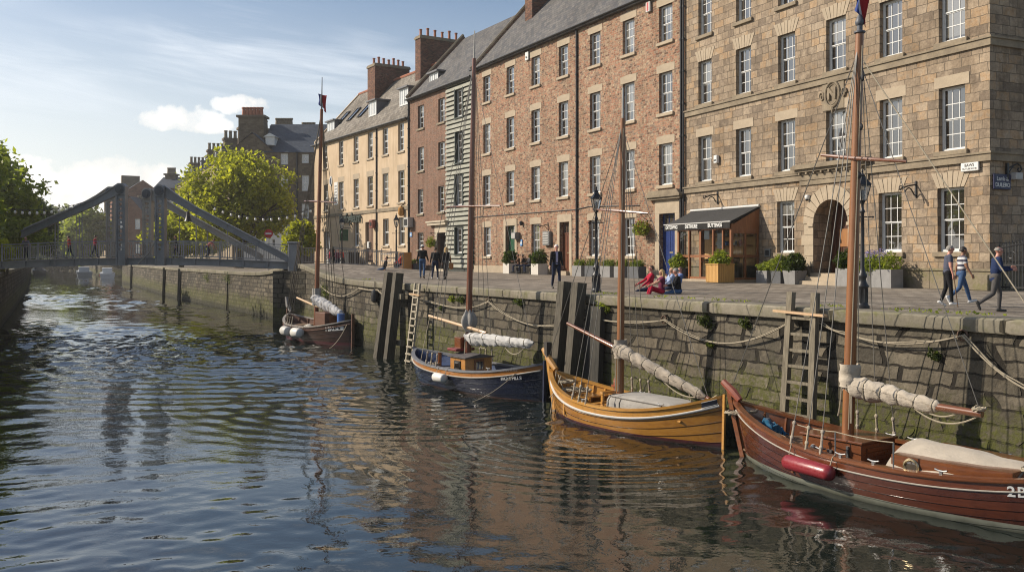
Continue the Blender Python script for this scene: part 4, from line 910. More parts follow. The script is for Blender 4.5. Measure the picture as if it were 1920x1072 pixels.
CANVAS = M_cloth('cream_canvas', (.47,.41,.33), .5); GCANVAS = M_cloth('grey_canvas', (.33,.31,.28), .5); DCANVAS = M_cloth('stained_canvas', (.36,.31,.25), .7)
class Boat:
    def __init__(s, name, label, bow, stern, B, f0, fb, fs, D=.55, rk=.09, pw=2.4, ex=.72, group='sailing boats moored along the quay'):
        bow, stern = Vector(bow[:2]), Vector(stern[:2]); c = (bow+stern)/2; d = bow-stern; s.L = d.length; s.B = B; s.f0, s.fb, s.fs, s.D, s.rk, s.pw, s.ex = f0, fb, fs, D, rk, pw, ex
        s.phi = math.atan2(d.y, d.x); s.root = thing(name, label, 'sailing boat', (c.x,c.y,0), s.phi, group)
        s.xd = Vector((math.cos(s.phi), math.sin(s.phi), 0)); s.yd = Vector((-s.xd.y, s.xd.x, 0)); s.o = Vector((c.x,c.y,0))
    def zs(s, u): return s.f0 + (s.fb*u*u*abs(u)**.3 if u > 0 else s.fs*u*u*abs(u)**.3)
    def rkf(s, u): return s.rk*(.12+.88*min(1,max(0,u*.5+.5)))
    def hb(s, u): return s.B/2*max(0.0, 1-abs(u)**s.pw)**s.ex
    def hp(s, u, t, sgn=1, off=0.0):
        """hull skin: u along (-1 stern, 1 bow), t from 0 at the gunwale to pi/2 at the keel"""
        z0 = s.zs(u); z = z0-(z0+s.D)*math.sin(t); y = s.hb(u)*max(0, math.cos(t))**.62
        x = u*s.L/2*(1-s.rkf(u)*(z0-z)/(z0+s.D)*1.4); return Vector((x, sgn*(y+off) if y > 1e-4 else 0, z))
    def skin(s, x, z, off=.01, sgn=1):
        u = x/(s.L/2)
        for _ in range(4):
            z0 = s.zs(u); u = max(-.999, min(.999, x/(s.L/2)/(1-s.rkf(u)*(z0-z)/(z0+s.D)*1.4)))
        z0 = s.zs(u); sn = min(1, max(0, (z0-z)/(z0+s.D))); return Vector((x, sgn*(s.hb(u)*max(0, 1-sn*sn)**.31+off), z))
    def cl(s, px, py, off=0.0):
        """where column px, row py meets the boat's upright centre plane (moved OFF to port)"""
        ray = Vector(((px-CX)/FPX, 1, (HY-py)/FPX)); o = s.o + s.yd*off; Y = (o-Vector((0,0,0))).dot(s.yd)/ray.dot(s.yd)
        P = Vector((0,0,CZ))+ray*Y; q = P-s.o; return Vector((q.dot(s.xd), off, P.z))
    def hull(s, mats, inner, rows=None):
        """mats: list of (material, depth below the gunwale where it ends)"""
        nu = 44; mb = MB(); us = [-math.cos(math.pi*i/nu) for i in range(nu+1)]; us = [.999*(.55*a+.45*(2*i/nu-1)) for i, a in enumerate(us)]
        n_t = 13; uv = []
        def ts(u):
            z0 = s.zs(u); out = [0.0]
            for m, dp in mats[:-1]: out.append(math.asin(min(1, dp/(z0+s.D))))
            a = out[-1]; return out + [a+(math.pi/2-a)*(j/(n_t))**1.0 for j in range(1, n_t+1)]
        nm = len(mats)-1; rowsn = nm+n_t
        for sg in (1,-1):
            base = len(mb.v); vs = []
            for u in us:
                for j, t in enumerate(ts(u)): vs.append(s.hp(u, t, sg)); uv.append((u*.5+.5, j/rowsn))
            for i in range(nu):
                for j in range(rowsn):
                    f = (i*(rowsn+1)+j, i*(rowsn+1)+j+1, (i+1)*(rowsn+1)+j+1, (i+1)*(rowsn+1)+j)
                    mb.v; mb.f.append(tuple(q+base for q in (f if sg > 0 else f[::-1]))); mb.m.append(min(j, nm))
            mb.v.extend([tuple(p) for p in vs])
        o = mb.build('hull', [m for m, d in mats], s.root, True, 60); me = o.data; l = me.uv_layers.new(name='UVMap')
        for lp in me.loops: l.data[lp.index].uv = uv[lp.vertex_index]
        # inner planking, open at the top
        ib = MB(); zf = s.zf
        for sg in (1,-1):
            vs = []
            for u in us:
                z0 = s.zs(u); h = s.hb(u)
                for j in range(6):
                    z = z0-.02-(z0-.02-zf)*j/5; sn = min(1,(z0-z)/(z0+s.D)); y = max(0, h*max(0,1-sn*sn)**.31-.06); x = u*s.L/2*(1-s.rkf(u)*(z0-z)/(z0+s.D)*1.4)*(.985); vs.append((x, sg*y, z))
            ib.add(vs, [tuple((i*6+j, (i+1)*6+j, (i+1)*6+j+1, i*6+j+1) if sg > 0 else (i*6+j+1, (i+1)*6+j+1, (i+1)*6+j, i*6+j)) for i in range(nu) for j in range(5)])
        ib.build('inner_planking', inner, s.root, True, 60)
        s.us = us
    def gunwale(s, m, w=.12, h=.06, up=.0):
        mb = MB(); prof = []
        for sg in (1,-1):
            vs = []; n = len(s.us)
            for u in s.us:
                p = s.hp(u, 0, sg); y = abs(p.y); o1 = y+.035; i1 = max(0, y-w)
                for yy, zz in ((o1,-h+up),(o1,up+.01),(i1,up+.01),(i1,-h+up)): vs.append((p.x, sg*yy, p.z+zz))
            fs = []
            for i in range(n-1):
                for j in range(4):
                    f = (i*4+j, i*4+(j+1)%4, (i+1)*4+(j+1)%4, (i+1)*4+j); fs.append(f if sg > 0 else f[::-1])
            mb.add(vs, fs)
        return mb.build('gunwale', m, s.root, True, 35)
    def rub(s, dp, m, r=.028, name='rubbing_strake', off=.012, u0=-.985, u1=.985):
        mb = MB()
        for sg in (1,-1):
            pts = []
            for i in range(41):
                u = u0+(u1-u0)*i/40; t = math.asin(min(1, dp/(s.zs(u)+s.D))); p = s.hp(u, t, sg, off); pts.append(p)
            mb.tube(pts, r, 6)
        return mb.build(name, m, s.root, True, 60)
    def stems(s, m, hb_=.35, hs=.22, w=.11):
        for nm, sg, up in (('stem_post',1,hb_),('stern_post',-1,hs)):
            u = sg*.999; pts = []
            for i in range(8):
                t = math.pi/2*(1-i/7)*.98; p = s.hp(u, t); pts.append((p.x+sg*.02, p.z))
            top = pts[-1]; d = Vector((top[0]-pts[-2][0], top[1]-pts[-2][1])).normalized(); pts.append((top[0]+d.x*up*.6, top[1]+up))
            out = [(x+sg*(.13 if sg > 0 else .07), z) for x, z in pts]; poly = pts+out[::-1]
            MB().prism(poly if sg > 0 else poly[::-1], -w/2, w/2).build(nm, m, s.root)
    def sole(s, m, z, name='cabin_sole', u0=-.97, u1=.97, inset=.05):
        pts = []
        for sg in (1,-1):
            r = []
            for i in range(25):
                u = u0+(u1-u0)*i/24; p = s.skin(u*s.L/2*.97, z, -inset, 1); r.append((p.x, sg*max(.005,p.y)))
            pts += r if sg < 0 else r[::-1]
        return MB().prismz(pts, z-.04, z).build(name, m, s.root)
    def thwart(s, x, m, w=.26, z=None, name='thwart'):
        z = z if z else s.f0-.22; y = s.skin(x, z, -.05).y; return MB().cham(x-w/2,x+w/2,-y,y,z-.05,z,.008).build(name, m, s.root)
    def ribs(s, m, n=16, u0=-.85, u1=.85):
        for sg in (1,-1):
            for i in range(n):
                mb = MB(); x = s.L/2*(u0+(u1-u0)*i/(n-1)); z1 = s.zs(x/(s.L/2))-.06; a = s.skin(x, z1, -.085, sg); b_ = s.skin(x, s.zf, -.085, sg); c = s.skin(x, (z1+s.zf)/2, -.085, sg); mb.beam(b_, c, .05,.06); mb.beam(c, a, .05,.06); mb.build('rib', m, s.root)
    def line(s, name, a, b_, m=WIRE, r=.012, sag=0.0, parent=None, n=1):
        a, b_ = Vector(a), Vector(b_); k = 1 if sag == 0 else 12; pts = [a.lerp(b_, i/k)-Vector((0,0,sag*4*(i/k)*(1-i/k))) for i in range(k+1)]
        return MB().tube(pts, r, 5).build(name, m, parent or s.root, True, 60)
    def mast(s, foot, top, r0, r1, m=VARNZ, pole=None):
        foot, top = Vector(foot), Vector(top); n = 12; mb = MB(); mb.tube([foot.lerp(top, i/n) for i in range(n+1)], [r0+(r1-r0)*(i/n)**1.3 for i in range(n+1)], 12)
        o = mb.build('mast', m, s.root, True, 50); s.mf, s.mt = foot, top; return o
    def mp(s, px, py): # point on the mast nearest to row py
        a = s.cl(px, py); t = (a.z-s.mf.z)/(s.mt.z-s.mf.z); return s.mf.lerp(s.mt, t)
    def sail(s, a, b_, r, m, name='furled_sail', drop=.6, seed=0, taper=.5, ties=6):
        a, b_ = Vector(a), Vector(b_); d = (b_-a); L = d.length; d.normalize(); sd = Vector((0,1,0)); up = sd.cross(d)*-1; up = up if up.z > 0 else -up; nu, nv = 110, 30
        def fn(u, v):
            th = 2*math.pi*v; c = a + d*L*u; q = (1-(1-taper)*u)*(.75+.25*min(1,u*8))*min(1,.25+(1-u)*14)
            tie = 1-.07*max(0, 1-abs(((u*ties) % 1)-.5)*7); lump = 1+.17*noise.noise(Vector((u*5+seed, math.cos(th)*1.1, math.sin(th)*1.1)))+.16*(.5-abs(math.sin(u*L*4.2+th*.9+1.6*noise.noise(Vector((u*4+seed,2,0))))))+.09*noise.noise(Vector((u*11+th*1.4+seed, math.cos(th)*2.6+3, math.sin(th)*2.6)))+.07*math.sin(u*L*16+th*3+4*noise.noise(Vector((u*5+seed,th,0))))+.05*noise.noise(Vector((u*60,th*5,seed)))
            rr = r*q*tie*lump; low = 1+drop*max(0,-math.sin(th)); return c + sd*math.cos(th)*rr + up*(math.sin(th)*rr*low+ -r*.25)
        o = MB().grid(fn, nu, nv).build(name, m, s.root, True, 0)
        mb = MB()
        for i in range(ties):
            u = (i+.5)/ties; mb.tube([fn(u, v/16)+(fn(u,v/16)-(a+d*L*u))*.05 for v in range(17)], .014, 5, False)
        mb.build('sail_tie', WROPE, o, True, 60); return o
    def shrouds(s, xs, zt, m=WIRE, sides=(1,-1), r=.011, dead=True, ratio=.97):
        for sg in sides:
            for i, x in enumerate(xs):
                p = s.skin(x, s.zs(x/(s.L/2))-.02, .02, sg); t = (zt-s.mf.z)/(s.mt.z-s.mf.z); q = s.mf.lerp(s.mt, t)+Vector((0,sg*.05,0)); d = (q-p); 
                l = s.line('shroud', p, q, m, r)
                if dead:
                    mb = MB(); d.normalize()
                    mb.tube([p, p+d*.12], .03, 7); mb.tube([p+d*.12, p+d*.5], .026, 6)
                    for w in (.14,.46): mb.ball(p+d*w, (.05,.035,.055), 8, 6)
                    mb.build('lanyard', WROPE if i % 2 else DCANVAS, l, True, 60)
    def coil(s, p, r=.16, m=WROPE, name='rope_coil', tilt=0):
        mb = MB(); pts = [(p[0]+r*(1-.25*math.sin(i*.37))*math.cos(i*.5), p[1]+r*(1-.2*math.cos(i*.61))*math.sin(i*.5), p[2]+.02+.012*(i//12)+.02*math.sin(i*1.7)) for i in range(50)]
        mb.tube(pts, .018, 5); return mb.build(name, m, s.root, True, 60)
    def hang_line(s, a, b_, sag, m=WROPE, r=.016, name='sheet'): return s.line(name, a, b_, m, r, sag)
    def name_on(s, txt, xc, zc, size, m, sgn=1, slope=None, bold=.004, spacing=1.0, name='lettering'):
        me = text_mesh(txt, size, .002, bold, spacing); sl = 0 if slope is None else slope
        for v in me.vertices:
            x = xc - v.co.x; z = zc + v.co.y + sl*v.co.x; p = s.skin(x, z, .012+v.co.z, sgn); v.co = p
        me.materials.clear(); me.materials.append(m); me.name = name; return link(name, me, s.root)
    def cleats(s, xs, m=STEEL, sides=(1,-1)):
        me = None
        for sg in sides:
            for x in xs:
                z = s.zs(x/(s.L/2))+.015; y = sg*(s.hb(x/(s.L/2))-.05); mb = MB(); mb.tube([(x-.12,y,z+.08),(x-.04,y,z+.06),(x+.04,y,z+.06),(x+.12,y,z+.08)], .018, 6); mb.box(x-.03,x+.03,y-.02,y+.02,z,z+.06); mb.build('cleat', m, s.root)
    def fender(s, x, m, L=.6, r=.12, horiz=False, zt=None, cap=None, label=None):
        z = s.zs(x/(s.L/2))
        if horiz:
            zc = z-.34; a = s.skin(x-L/2, zc, r+.02); b_ = s.skin(x+L/2, zc, r+.02); mb = MB(); mb.tube([a, a.lerp(b_,.04), a.lerp(b_,.1), a.lerp(b_,.9), a.lerp(b_,.96), b_], [r*.35,r*.85,r,r,r*.85,r*.35], 14); ends = (a.lerp(b_,.08), b_.lerp(a,.08))
        else:
            a = s.skin(x, z-.22, r+.03); b_ = a-Vector((0,-.02,L)); mb = MB(); mb.tube([a, a.lerp(b_,.08), a.lerp(b_,.2), a.lerp(b_,.8), a.lerp(b_,.94), b_], [r*.3,r*.8,r,r,r*.8,r*.3], 12); ends = (a,)
        o = mb.build('fender', m, s.root, True, 60)
        if label: o['label'] = label
        for e in ends: 
            g = s.skin(e.x, s.zs(e.x/(s.L/2))-.0, .03); MB().tube([e+Vector((0,0,r*.4)), g, g+Vector((0,-.1,.03))], .012, 5).build('fender_line', WROPE, o)
        return o
    def mount(s, m=None): pass
def finial(b, h=.5, flagpole=True):
    t = b.mt; mb = MB(); mb.lathe([(q_*.75,z_*.75) for q_, z_ in ((.12,-.03),(.16,0),(.16,.04),(.08,.07),(.08,.2),(.12,.24),(.13,.32),(.10,.4),(.04,.53))], 12, t); mb.tube([t+Vector((0,0,.4)), t+Vector((.0,0,.4+h))], .02, 6); return mb.build('mast_head', M_('masthead_grey', (.08,.085,.1), .5, .2, 8, .1), b.root, True, 40)
def flag(label, b, h0, wd, ht, kind=0, swing=1.0):
    """limp tricolour hanging in folds from the masthead staff"""
    p = b.o + b.xd*b.mt.x + Vector((0,0,b.mt.z+h0)); o = thing('flag', label, 'flag', p)
    for nm, c, a0, a1 in (('blue_stripe',(.01,.03,.16),0,.36),('white_stripe',(.6,.6,.6),.36,.5),('red_stripe',(.32,.012,.015),.5,1.0)):
        def fn(u, v, a0=a0, a1=a1):
            q = a0+(a1-a0)*u; x = -wd*.4+wd*q+.05*math.sin(q*9+v*3); return (x, .06*math.sin(q*11+v*2)-.03, -ht*v*(.55+.45*q)-.12*q)
        mb = MB(); mb.grid(fn, 8, 8); vs0 = len(mb.v); mb.grid(lambda u, v: tuple(Vector(fn(u,v))+Vector((0,.012,0))), 8, 8); mb.build(nm, M_(nm, c, .8, .15, 5, .2), o, True, 0)
# ---- red-brown boat, nearest
rb = Boat('sailing_boat', 'varnished mahogany sailing boat with cream boom sail and red fender, largest of the four', (5.5,22.5), (10.75,15.2), 2.8, .80, .58, .5, .6, .09, 2.1, .88)
rb.zf = .22
RHULL = M_hull('mahogany_planks', (.10,.028,.012), (.040,.011,.006), 13, .22, .9, .5, (.24,.25,.20), .14)
RTOP = M_hull('mahogany_sheer', (.155,.046,.018), (.07,.02,.009), 13, .2, .9, .3)
rb.hull([(RTOP,.2),(RHULL,9)], VARN); rb.gunwale(VARN, .15, .06); rb.rub(.225, M_('cream_line', (.40,.37,.32), .5, .1), .016); rb.rub(.05, VARN, .035, 'sheer_rail')
rb.stems(VARN, .25, .2, .12); rb.sole(TEAK, .22); rb.ribs(VARN, 18)
rb.sole(TEAK, .62, 'foredeck', .42, .93, .06); MB().box(1.86,1.92,-1.15,1.15,.22,.63).build('foredeck_bulkhead', VARN, rb.root)
h = rb.hp(.999,0); MB().tube([(h.x-.2,0,h.z+.0),(h.x+.02,0,h.z+.18),(h.x+.34,0,h.z+.40)], [.08,.11,.085], 8).build('bowsprit', M_wood('red_timber', (.16,.04,.02), (.30,.08,.04), .4, .4, 0), rb.root, True, 40)
f = rb.cl(1588,862); t = rb.cl(1612,62); f.z = .25; rb.mast(f, t, .135, .085); finial(rb, .75)
flag('blue, white and red flag hanging limp at the head of the largest mast', rb, .85, .26, .62)
p = rb.mp(1610,297); MB().tube([rb.cl(1540,291), p+Vector((0,.1,0)), rb.cl(1700,303)], [.03,.05,.03], 8).build('yard', VARN, rb.root, True)
MB().tube([rb.mp(1588,712)+Vector((-.05,0,-.06)), rb.cl(1742,760), rb.cl(1842,776)], [.09,.085,.075], 10).build('boom', VARN, rb.root, True, 50)
rb.sail(rb.mp(1588,713)+Vector((.12,0,.02)), rb.cl(1768,760)+Vector((0,0,.02)), .21, CANVAS, 'furled_sail', .5, 3, .45)
mb = MB(); q = rb.mp(1588,705); mb.grid(lambda u, v: (q.x+(.22+.05*noise.noise(Vector((u*6,v*5,1))))*math.cos(u*6.2832), q.y+(.22+.05*noise.noise(Vector((u*6,v*5,1))))*math.sin(u*6.2832), q.z-.22+.5*v), 18, 8); mb.build('mast_lashing', CANVAS, rb.root, True, 0)
rb.coil(rb.cl(1836,770), .1); rb.hang_line(rb.cl(1700,752), rb.cl(1834,780), .28); rb.hang_line(rb.cl(1720,758), rb.cl(1800,772), .16)
rb.hang_line(rb.mp(1588,720)+Vector((.12,.1,0)), rb.mp(1588,780)+Vector((.2,.1,0)), .12); rb.hang_line(rb.mp(1588,720)+Vector((-.12,.1,0)), rb.mp(1588,790)+Vector((-.13,.1,0)), .0, WROPE, .025)
xm = f.x; rb.shrouds([xm+.55,xm+.1,xm-.3], rb.mt.z-.25); rb.line('forestay', rb.mt-Vector((0,0,.3)), rb.hp(.99,0)+Vector((0,0,.45))); rb.line('backstay', rb.mt-Vector((0,0,.5)), rb.hp(-.96,0)+Vector((0,0,.05)), WROPE, .014)
rb.line('halyard', rb.mt-Vector((.1,-.06,.3)), rb.mf+Vector((-.12,.12,.9)), WROPE, .012); rb.line('halyard', rb.mt-Vector((-.1,.06,.3)), rb.mf+Vector((.12,-.12,.9)), DROPE, .012); rb.line('topping_lift', rb.mt-Vector((0,0,.6)), rb.cl(1838,772), WIRE, .009)
for i, (a_, c_) in enumerate(((1600,150),(1603,240),(1598,330))): 
    q = rb.mp(a_, c_); MB().ball(q+Vector((-.13,.05,0)), (.05,.035,.08), 8, 6).build('block', IRON, rb.root)
# companion box round the mast, cockpit, canvas-covered cabin top
c0, c1 = rb.cl(1536,850).x, rb.cl(1648,870).x
mb = MB(); a_, b_ = min(c0,c1), max(c0,c1); mb.cham(a_,b_,-.62,.62,.22,.98,.02); hs = mb.build('companion_box', VARN, rb.root)
mb = MB(); mb.cham(a_-.04,b_+.04,-.67,.67,.98,1.03,.012); mb.build('box_lid', VARN, hs)
mb = MB()
for i in range(6): mb.box(a_-.02,a_,-.45,.45,.3+.1*i,.38+.1*i)
mb.build('louvre', VARN, hs)
mb = MB(); mb.box(a_+.3,a_+.36,.62,.65,.55,.9); mb.ball((b_-.3,.64,.75), .06, 8, 6); mb.box(a_+.7,a_+.82,.62,.66,.7,.76); mb.build('latch', STEEL, hs)
c0 = rb.cl(1722,880,.0).x; c1 = c0-2.2
mb = MB()
def ct(u, v, o=0.0):
    x = c0+(c1-c0)*u; w_ = (.98-.28*u*u); yy = (2*v-1); return (x, yy*w_, .62+.0*u)
NP = 20
def canv(u, v, o=0):
    x = c0+.08+(c1-c0-.1)*u; w_ = (1.0-.3*u*u)+.05; a = (2*v-1); z = 1.16-.40*abs(a)**2.2-.12*u*u+.035*noise.noise(Vector((u*5,v*4,2)))-.04*math.sin(u*9)*(abs(a)>.7)
    return (x, a*w_, z+o)
mb.prismz([(c0,-.95),(c0,.95)][::-1]+[(c0+(c1-c0)*i/8, -(.98-.28*(i/8)**2)) for i in range(9)]+[(c0+(c1-c0)*i/8, (.98-.28*(i/8)**2)) for i in range(8,-1,-1)], .3, 1.0)
cb_ = mb.build('cabin', VARN, rb.root)
mb = MB(); mb.grid(canv, 20, 20); mb.grid(lambda u, v: tuple(canv(u, 1-v, -.03)), 20, 20); mb.build('canvas_cover', CANVAS, cb_, True, 0)
px_ = c0-.42; py_ = .98-.28*((px_-c0)/(c1-c0))**2; mb = MB(); mb.tube([(px_+.14*math.cos(t*math.pi/10),py_+.02,.82+.14*math.sin(t*math.pi/10)) for t in range(21)], .03, 6, False); ph = mb.build('porthole', BRASS, cb_, True)
MB().tube([(px_,py_+.005,.82),(px_,py_+.02,.82)], .13, 16).build('pane', GLASS, ph)
rb.coil((c1-.25,.35,rb.zs(-.7)), .2); rb.coil((c1-.3,.1,rb.zs(-.7)+.05), .16)
rb.sole(TEAK, .74, 'aft_deck', -.95, -.62, .06)
rb.thwart(c0+.55, VARN, .3); 
mb = MB(); mb.box(c0+.2,c0+.75,-.5,.5,.3,.42); mb.build('cushion', M_('blue_grey_cushion', (.25,.27,.32), .9, .15, 3, .2), rb.root)
rb.cleats([xm-.25,xm-.75,xm-1.5,-1.5]); rb.fender(xm-.05, M_('red_fender', (.21,.016,.022), .35, .15, 3, .1, coat=.3), 1.35, .17, True, label='long red cylindrical fender hung along the side')
# guard line and stanchions
mb = MB()
for x in (xm-.6,xm-1.9): 
    q = rb.skin(x, rb.zs(x/(rb.L/2)), -.08); mb.tube([q, q+Vector((0,0,.5))], .015, 6)
mb.build('stanchion', STEEL, rb.root)
a_ = rb.skin(xm+.5, rb.zs(.3), -.08)+Vector((0,0,.45)); rb.line('guard_line', a_, rb.skin(xm-.6, rb.zs((xm-.6)/(rb.L/2)), -.08)+Vector((0,0,.5)), WROPE, .011, .03); rb.line('guard_line', rb.skin(xm-.6, rb.zs((xm-.6)/(rb.L/2)), -.08)+Vector((0,0,.5)), rb.skin(xm-1.9, rb.zs((xm-1.9)/(rb.L/2)), -.08)+Vector((0,0,.5)), WROPE, .011, .03)
rb.name_on('2B 0', rb.cl(1912,935,1.0).x-.05, .74, .26, M_('lettering_white', (.6,.6,.58), .6, .1), 1, .06, .006, 1.15)
# blue tarpaulin and ropes on the foredeck
tb = rb.cl(1440,775); mb = MB(); mb.grid(lambda u, v: (tb.x+.25-.75*u, .1+.5*(v-.5)+.12*noise.noise(Vector((u*4,v*4,0))), .70+.34*math.sin(math.pi*v)*math.sin(math.pi*(.15+.8*u))+.14*noise.noise(Vector((u*7,v*7,5)))), 16, 14)
mb.grid(lambda u, v: (tb.x-.45+.06*noise.noise(Vector((u*5,v*5,3))), .1+.3*u+.05*noise.noise(Vector((u*6,v*6,1))), .98-.5*v+.05*noise.noise(Vector((u*6,v*6,7)))), 8, 10)
o = mb.build('tarpaulin', M_cloth('blue_tarpaulin', (.012,.09,.17), .5), None, True, 0); o.location = rb.o; o.rotation_euler = (0,0,rb.phi); tag(o, 'crumpled blue tarpaulin lying on the foredeck of the mahogany boat', 'tarpaulin')
rb.coil((tb.x+.9,.1,rb.zs(.8)-.1), .22); rb.coil((tb.x+.7,-.1,rb.zs(.8)-.05), .2); rb.hang_line((tb.x+.2,.3,.95),(tb.x-.5,.5,.68),.1); rb.hang_line((tb.x+.9,.2,1.15),(tb.x-.1,-.4,.75),.1)
MB().beam((tb.x+.9,-.2,1.0),(tb.x-.7,.3,.72),.09,.08).build('oar', PINEL, rb.root)
mb = MB(); mb.ball((tb.x-.75,.45,.72), (.08,.08,.1), 10, 8); mb.ball((tb.x-.95,-.2,.72), (.09,.07,.09), 10, 8); mb.build('deck_fitting', STEEL, rb.root, True)
# ---- yellow boat
yb = Boat('sailing_boat', 'honey yellow varnished open sailing boat with grey canvas covered box amidships', (1.24,29.3), (5.43,23.35), 2.5, .72, .58, .62, .5, .08, 2.15, .92)
yb.zf = .2
YH = M_hull('honey_planks', (.44,.205,.030), (.27,.11,.013), 9, .25, .8, .85, (.11,.022,.025), .12); YT = M_hull('honey_sheer', (.50,.25,.05), (.34,.15,.025), 11, .25, .8, .1)
HON = M_wood('honey_wood', (.34,.15,.025), (.52,.27,.06), .35, .5, 0)
yb.hull([(YT,.24),(YH,9)], HON); yb.gunwale(HON, .12, .06); yb.rub(.25, M_('grey_white_line', (.55,.55,.53), .5, .1), .032); yb.stems(HON, .42, .04, .06); yb.sole(TEAK, .2); yb.ribs(HON, 17)
h = yb.hp(.999,0); MB().tube([(h.x-.3,0,h.z+.0),(h.x+.02,0,h.z+.25),(h.x+.36,0,h.z+.62)], [.09,.12,.09], 8).build('bowsprit', HON, yb.root, True, 40); MB().box(h.x+.06,h.x+.2,-.1,.1,h.z+.35,h.z+.85).build('bitt', M_('dark_bitt', (.03,.025,.02), .7), yb.root)
f = yb.cl(1162,762); t = yb.cl(1168,222); f.z = .2; yb.mast(f, t, .115, .075)
MB().tube([yb.mt-Vector((0,0,.1)), yb.cl(1168,165)], [.04,.03], 8).build('topmast', M_('bleached_topmast', (.35,.33,.3), .6), yb.root, True)
MB().tube([yb.cl(1120,393), yb.mp(1166,396)+Vector((0,.09,0)), yb.cl(1215,400)], [.025,.045,.025], 8).build('yard', VARN, yb.root, True)
MB().tube([yb.cl(1064,606), yb.mp(1160,652)+Vector((0,.14,0)), yb.cl(1330,748)], [.05,.075,.06], 10).build('boom', VARN, yb.root, True, 50)
yb.sail(yb.mp(1160,650)+Vector((.05,.14,.06)), yb.cl(1326,744)+Vector((0,.05,.05)), .17, DCANVAS, 'furled_sail', .45, 11, .6, 7)
q = yb.mp(1160,655); mb = MB(); mb.grid(lambda u, v: (q.x+(.19+.05*noise.noise(Vector((u*6,v*5,1))))*math.cos(u*6.2832), q.y+(.19+.05*noise.noise(Vector((u*6,v*5,1))))*math.sin(u*6.2832), q.z-.25+.55*v), 18, 8); mb.build('mast_lashing', DCANVAS, yb.root, True, 0)
xm = f.x; yb.shrouds([xm+.75,xm+.4,xm+.05], yb.mt.z-.2); yb.line('forestay', yb.mt-Vector((0,0,.2)), yb.hp(.99,0)+Vector((0,0,.5))); yb.line('backstay', yb.mt-Vector((0,0,.3)), yb.cl(1328,746), WIRE, .010); yb.line('halyard', yb.mt-Vector((.08,-.06,.3)), yb.mf+Vector((-.1,.1,1)), WROPE, .011); yb.line('halyard', yb.mt-Vector((.05,.06,.1)), yb.cl(1075,612), WIRE, .009)
yb.hang_line(yb.cl(1225,690), yb.cl(1318,742), .3); yb.hang_line(yb.cl(1328,748), yb.hp(-.97,0)+Vector((0,0,.05)), .02); yb.hang_line(yb.cl(1290,728), yb.cl(1302,778), .02)
for dx_ in (.05,-.06): yb.hang_line(q+Vector((dx_,.15,-.2)), q+Vector((dx_,.15,-1.2)), .0, WROPE, .022)
yb.sole(HON, .62, 'foredeck', .5, .95, .06); MB().box(1.62,1.68,-.95,.95,.2,.36).build('locker_front', HON, yb.root); 
mb = MB(); mb.box(1.66,1.72,-1.0,-.86,.2,.6); mb.box(1.66,1.72,.86,1.0,.2,.6); mb.box(1.66,1.72,-.05,.05,.2,.6); mb.build('locker_post', HON, yb.root)
yb.thwart(xm+.35, HON, .3, .55); yb.thwart(xm+1.0, HON, .26, .5); yb.thwart(-2.55, HON, .4, .62)
MB().cham(xm+1.05,xm+1.7,-.45,.4,.2,.30,.03).build('red_mat', M_('red_mat', (.20,.02,.03), .9, .2, 4, .2), yb.root)
mb = MB(); x = xm+.62; mb.cham(x-.09,x+.09,-.55,-.37,.2,1.25,.02); mb.box(x-.13,x+.13,-.59,-.33,1.0,1.06); mb.build('samson_post', M_wood('red_timber', (1,1,1), (1,1,1)), yb.root)
mb = MB()
for yy in (-.1,.35): mb.box(xm+.28,xm+.36,yy,yy+.07,.2,.95)
mb.box(xm+.26,xm+.38,-.12,.44,.88,.96); mb.box(xm+.28,xm+.36,-.12,.44,.6,.66); mb.build('pin_rail', HON, yb.root)
# covered box
x0, x1 = yb.cl(1150,770,.2).x, yb.cl(1292,775,.2).x
mb = MB(); xc = (x0+x1)/2; hw = abs(x0-x1)/2
def boxc(u, v):
    a = 2*math.pi*u; sx = abs(math.cos(a))**.35*math.copysign(1, math.cos(a)); sy = abs(math.sin(a))**.35*math.copysign(1, math.sin(a)); rr = [1.0,1.01,1.0,.95,.7,.0][min(5,int(v*5+.01))]; zz = [.42,.55,.78,.9,.98,1.0][min(5,int(v*5+.01))]
    return (xc+hw*rr*sx*(1+.01*math.sin(a*22)), .0+.64*rr*sy*(1+.02*math.sin(a*14)), zz)
mb.grid(boxc, 48, 5); cvb = mb.build('canvas_cover', GCANVAS, yb.root, True, 50)
mb = MB(); mb.tube([tuple(Vector(boxc(i/48,.6))*1.0+Vector((0,0,.01))) for i in range(49)], .018, 5, False)
for i in (3,7,11,15,18,21): mb.tube([boxc(i/48,0), tuple(Vector(boxc(i/48,.2))+Vector((0,.012,0))), tuple(Vector(boxc(i/48,.4))+Vector((0,.012,0))), tuple(Vector(boxc(i/48,.6))+Vector((0,.006,0)))], .010, 5)
mb.build('lashing', M_('dark_seam', (.10,.09,.08), .9), cvb, True)
yb.coil((2.4,.1,.75), .28); yb.coil((2.75,.05,.95), .22); yb.coil((2.2,-.15,.72), .25); yb.hang_line((2.9,.25,1.2),(1.9,.55,.7),.18); yb.hang_line((2.7,.3,1.2),(2.5,.9,.6),.1); yb.hang_line((3.2,.1,1.3),(3.0,.5,-.05),.05)
yb.cleats([-2.2,.6])
x = yb.cl(1316,772,.5).x; mb = MB(); NB = 8
pts = []
for i in range(NB+1):
    xx = x+.16-.32*i/NB; z1 = yb.zs(xx/(yb.L/2))-.06; pts.append((yb.skin(xx, z1, .02), yb.skin(xx, z1-.14, .02)))
vs = [p for pr in pts for p in pr]; mb.add(vs, [(2*i, 2*i+1, 2*i+3, 2*i+2) for i in range(NB)]); mb.build('name_plate', M_('plate_blue_black', (.02,.022,.035), .5), yb.root)
zc = yb.zs(x/(yb.L/2))-.13; yb.name_on('YOZA', x, zc, .13, M_('lettering_white', (1,1,1)), 1, .12, .002, 1.0)
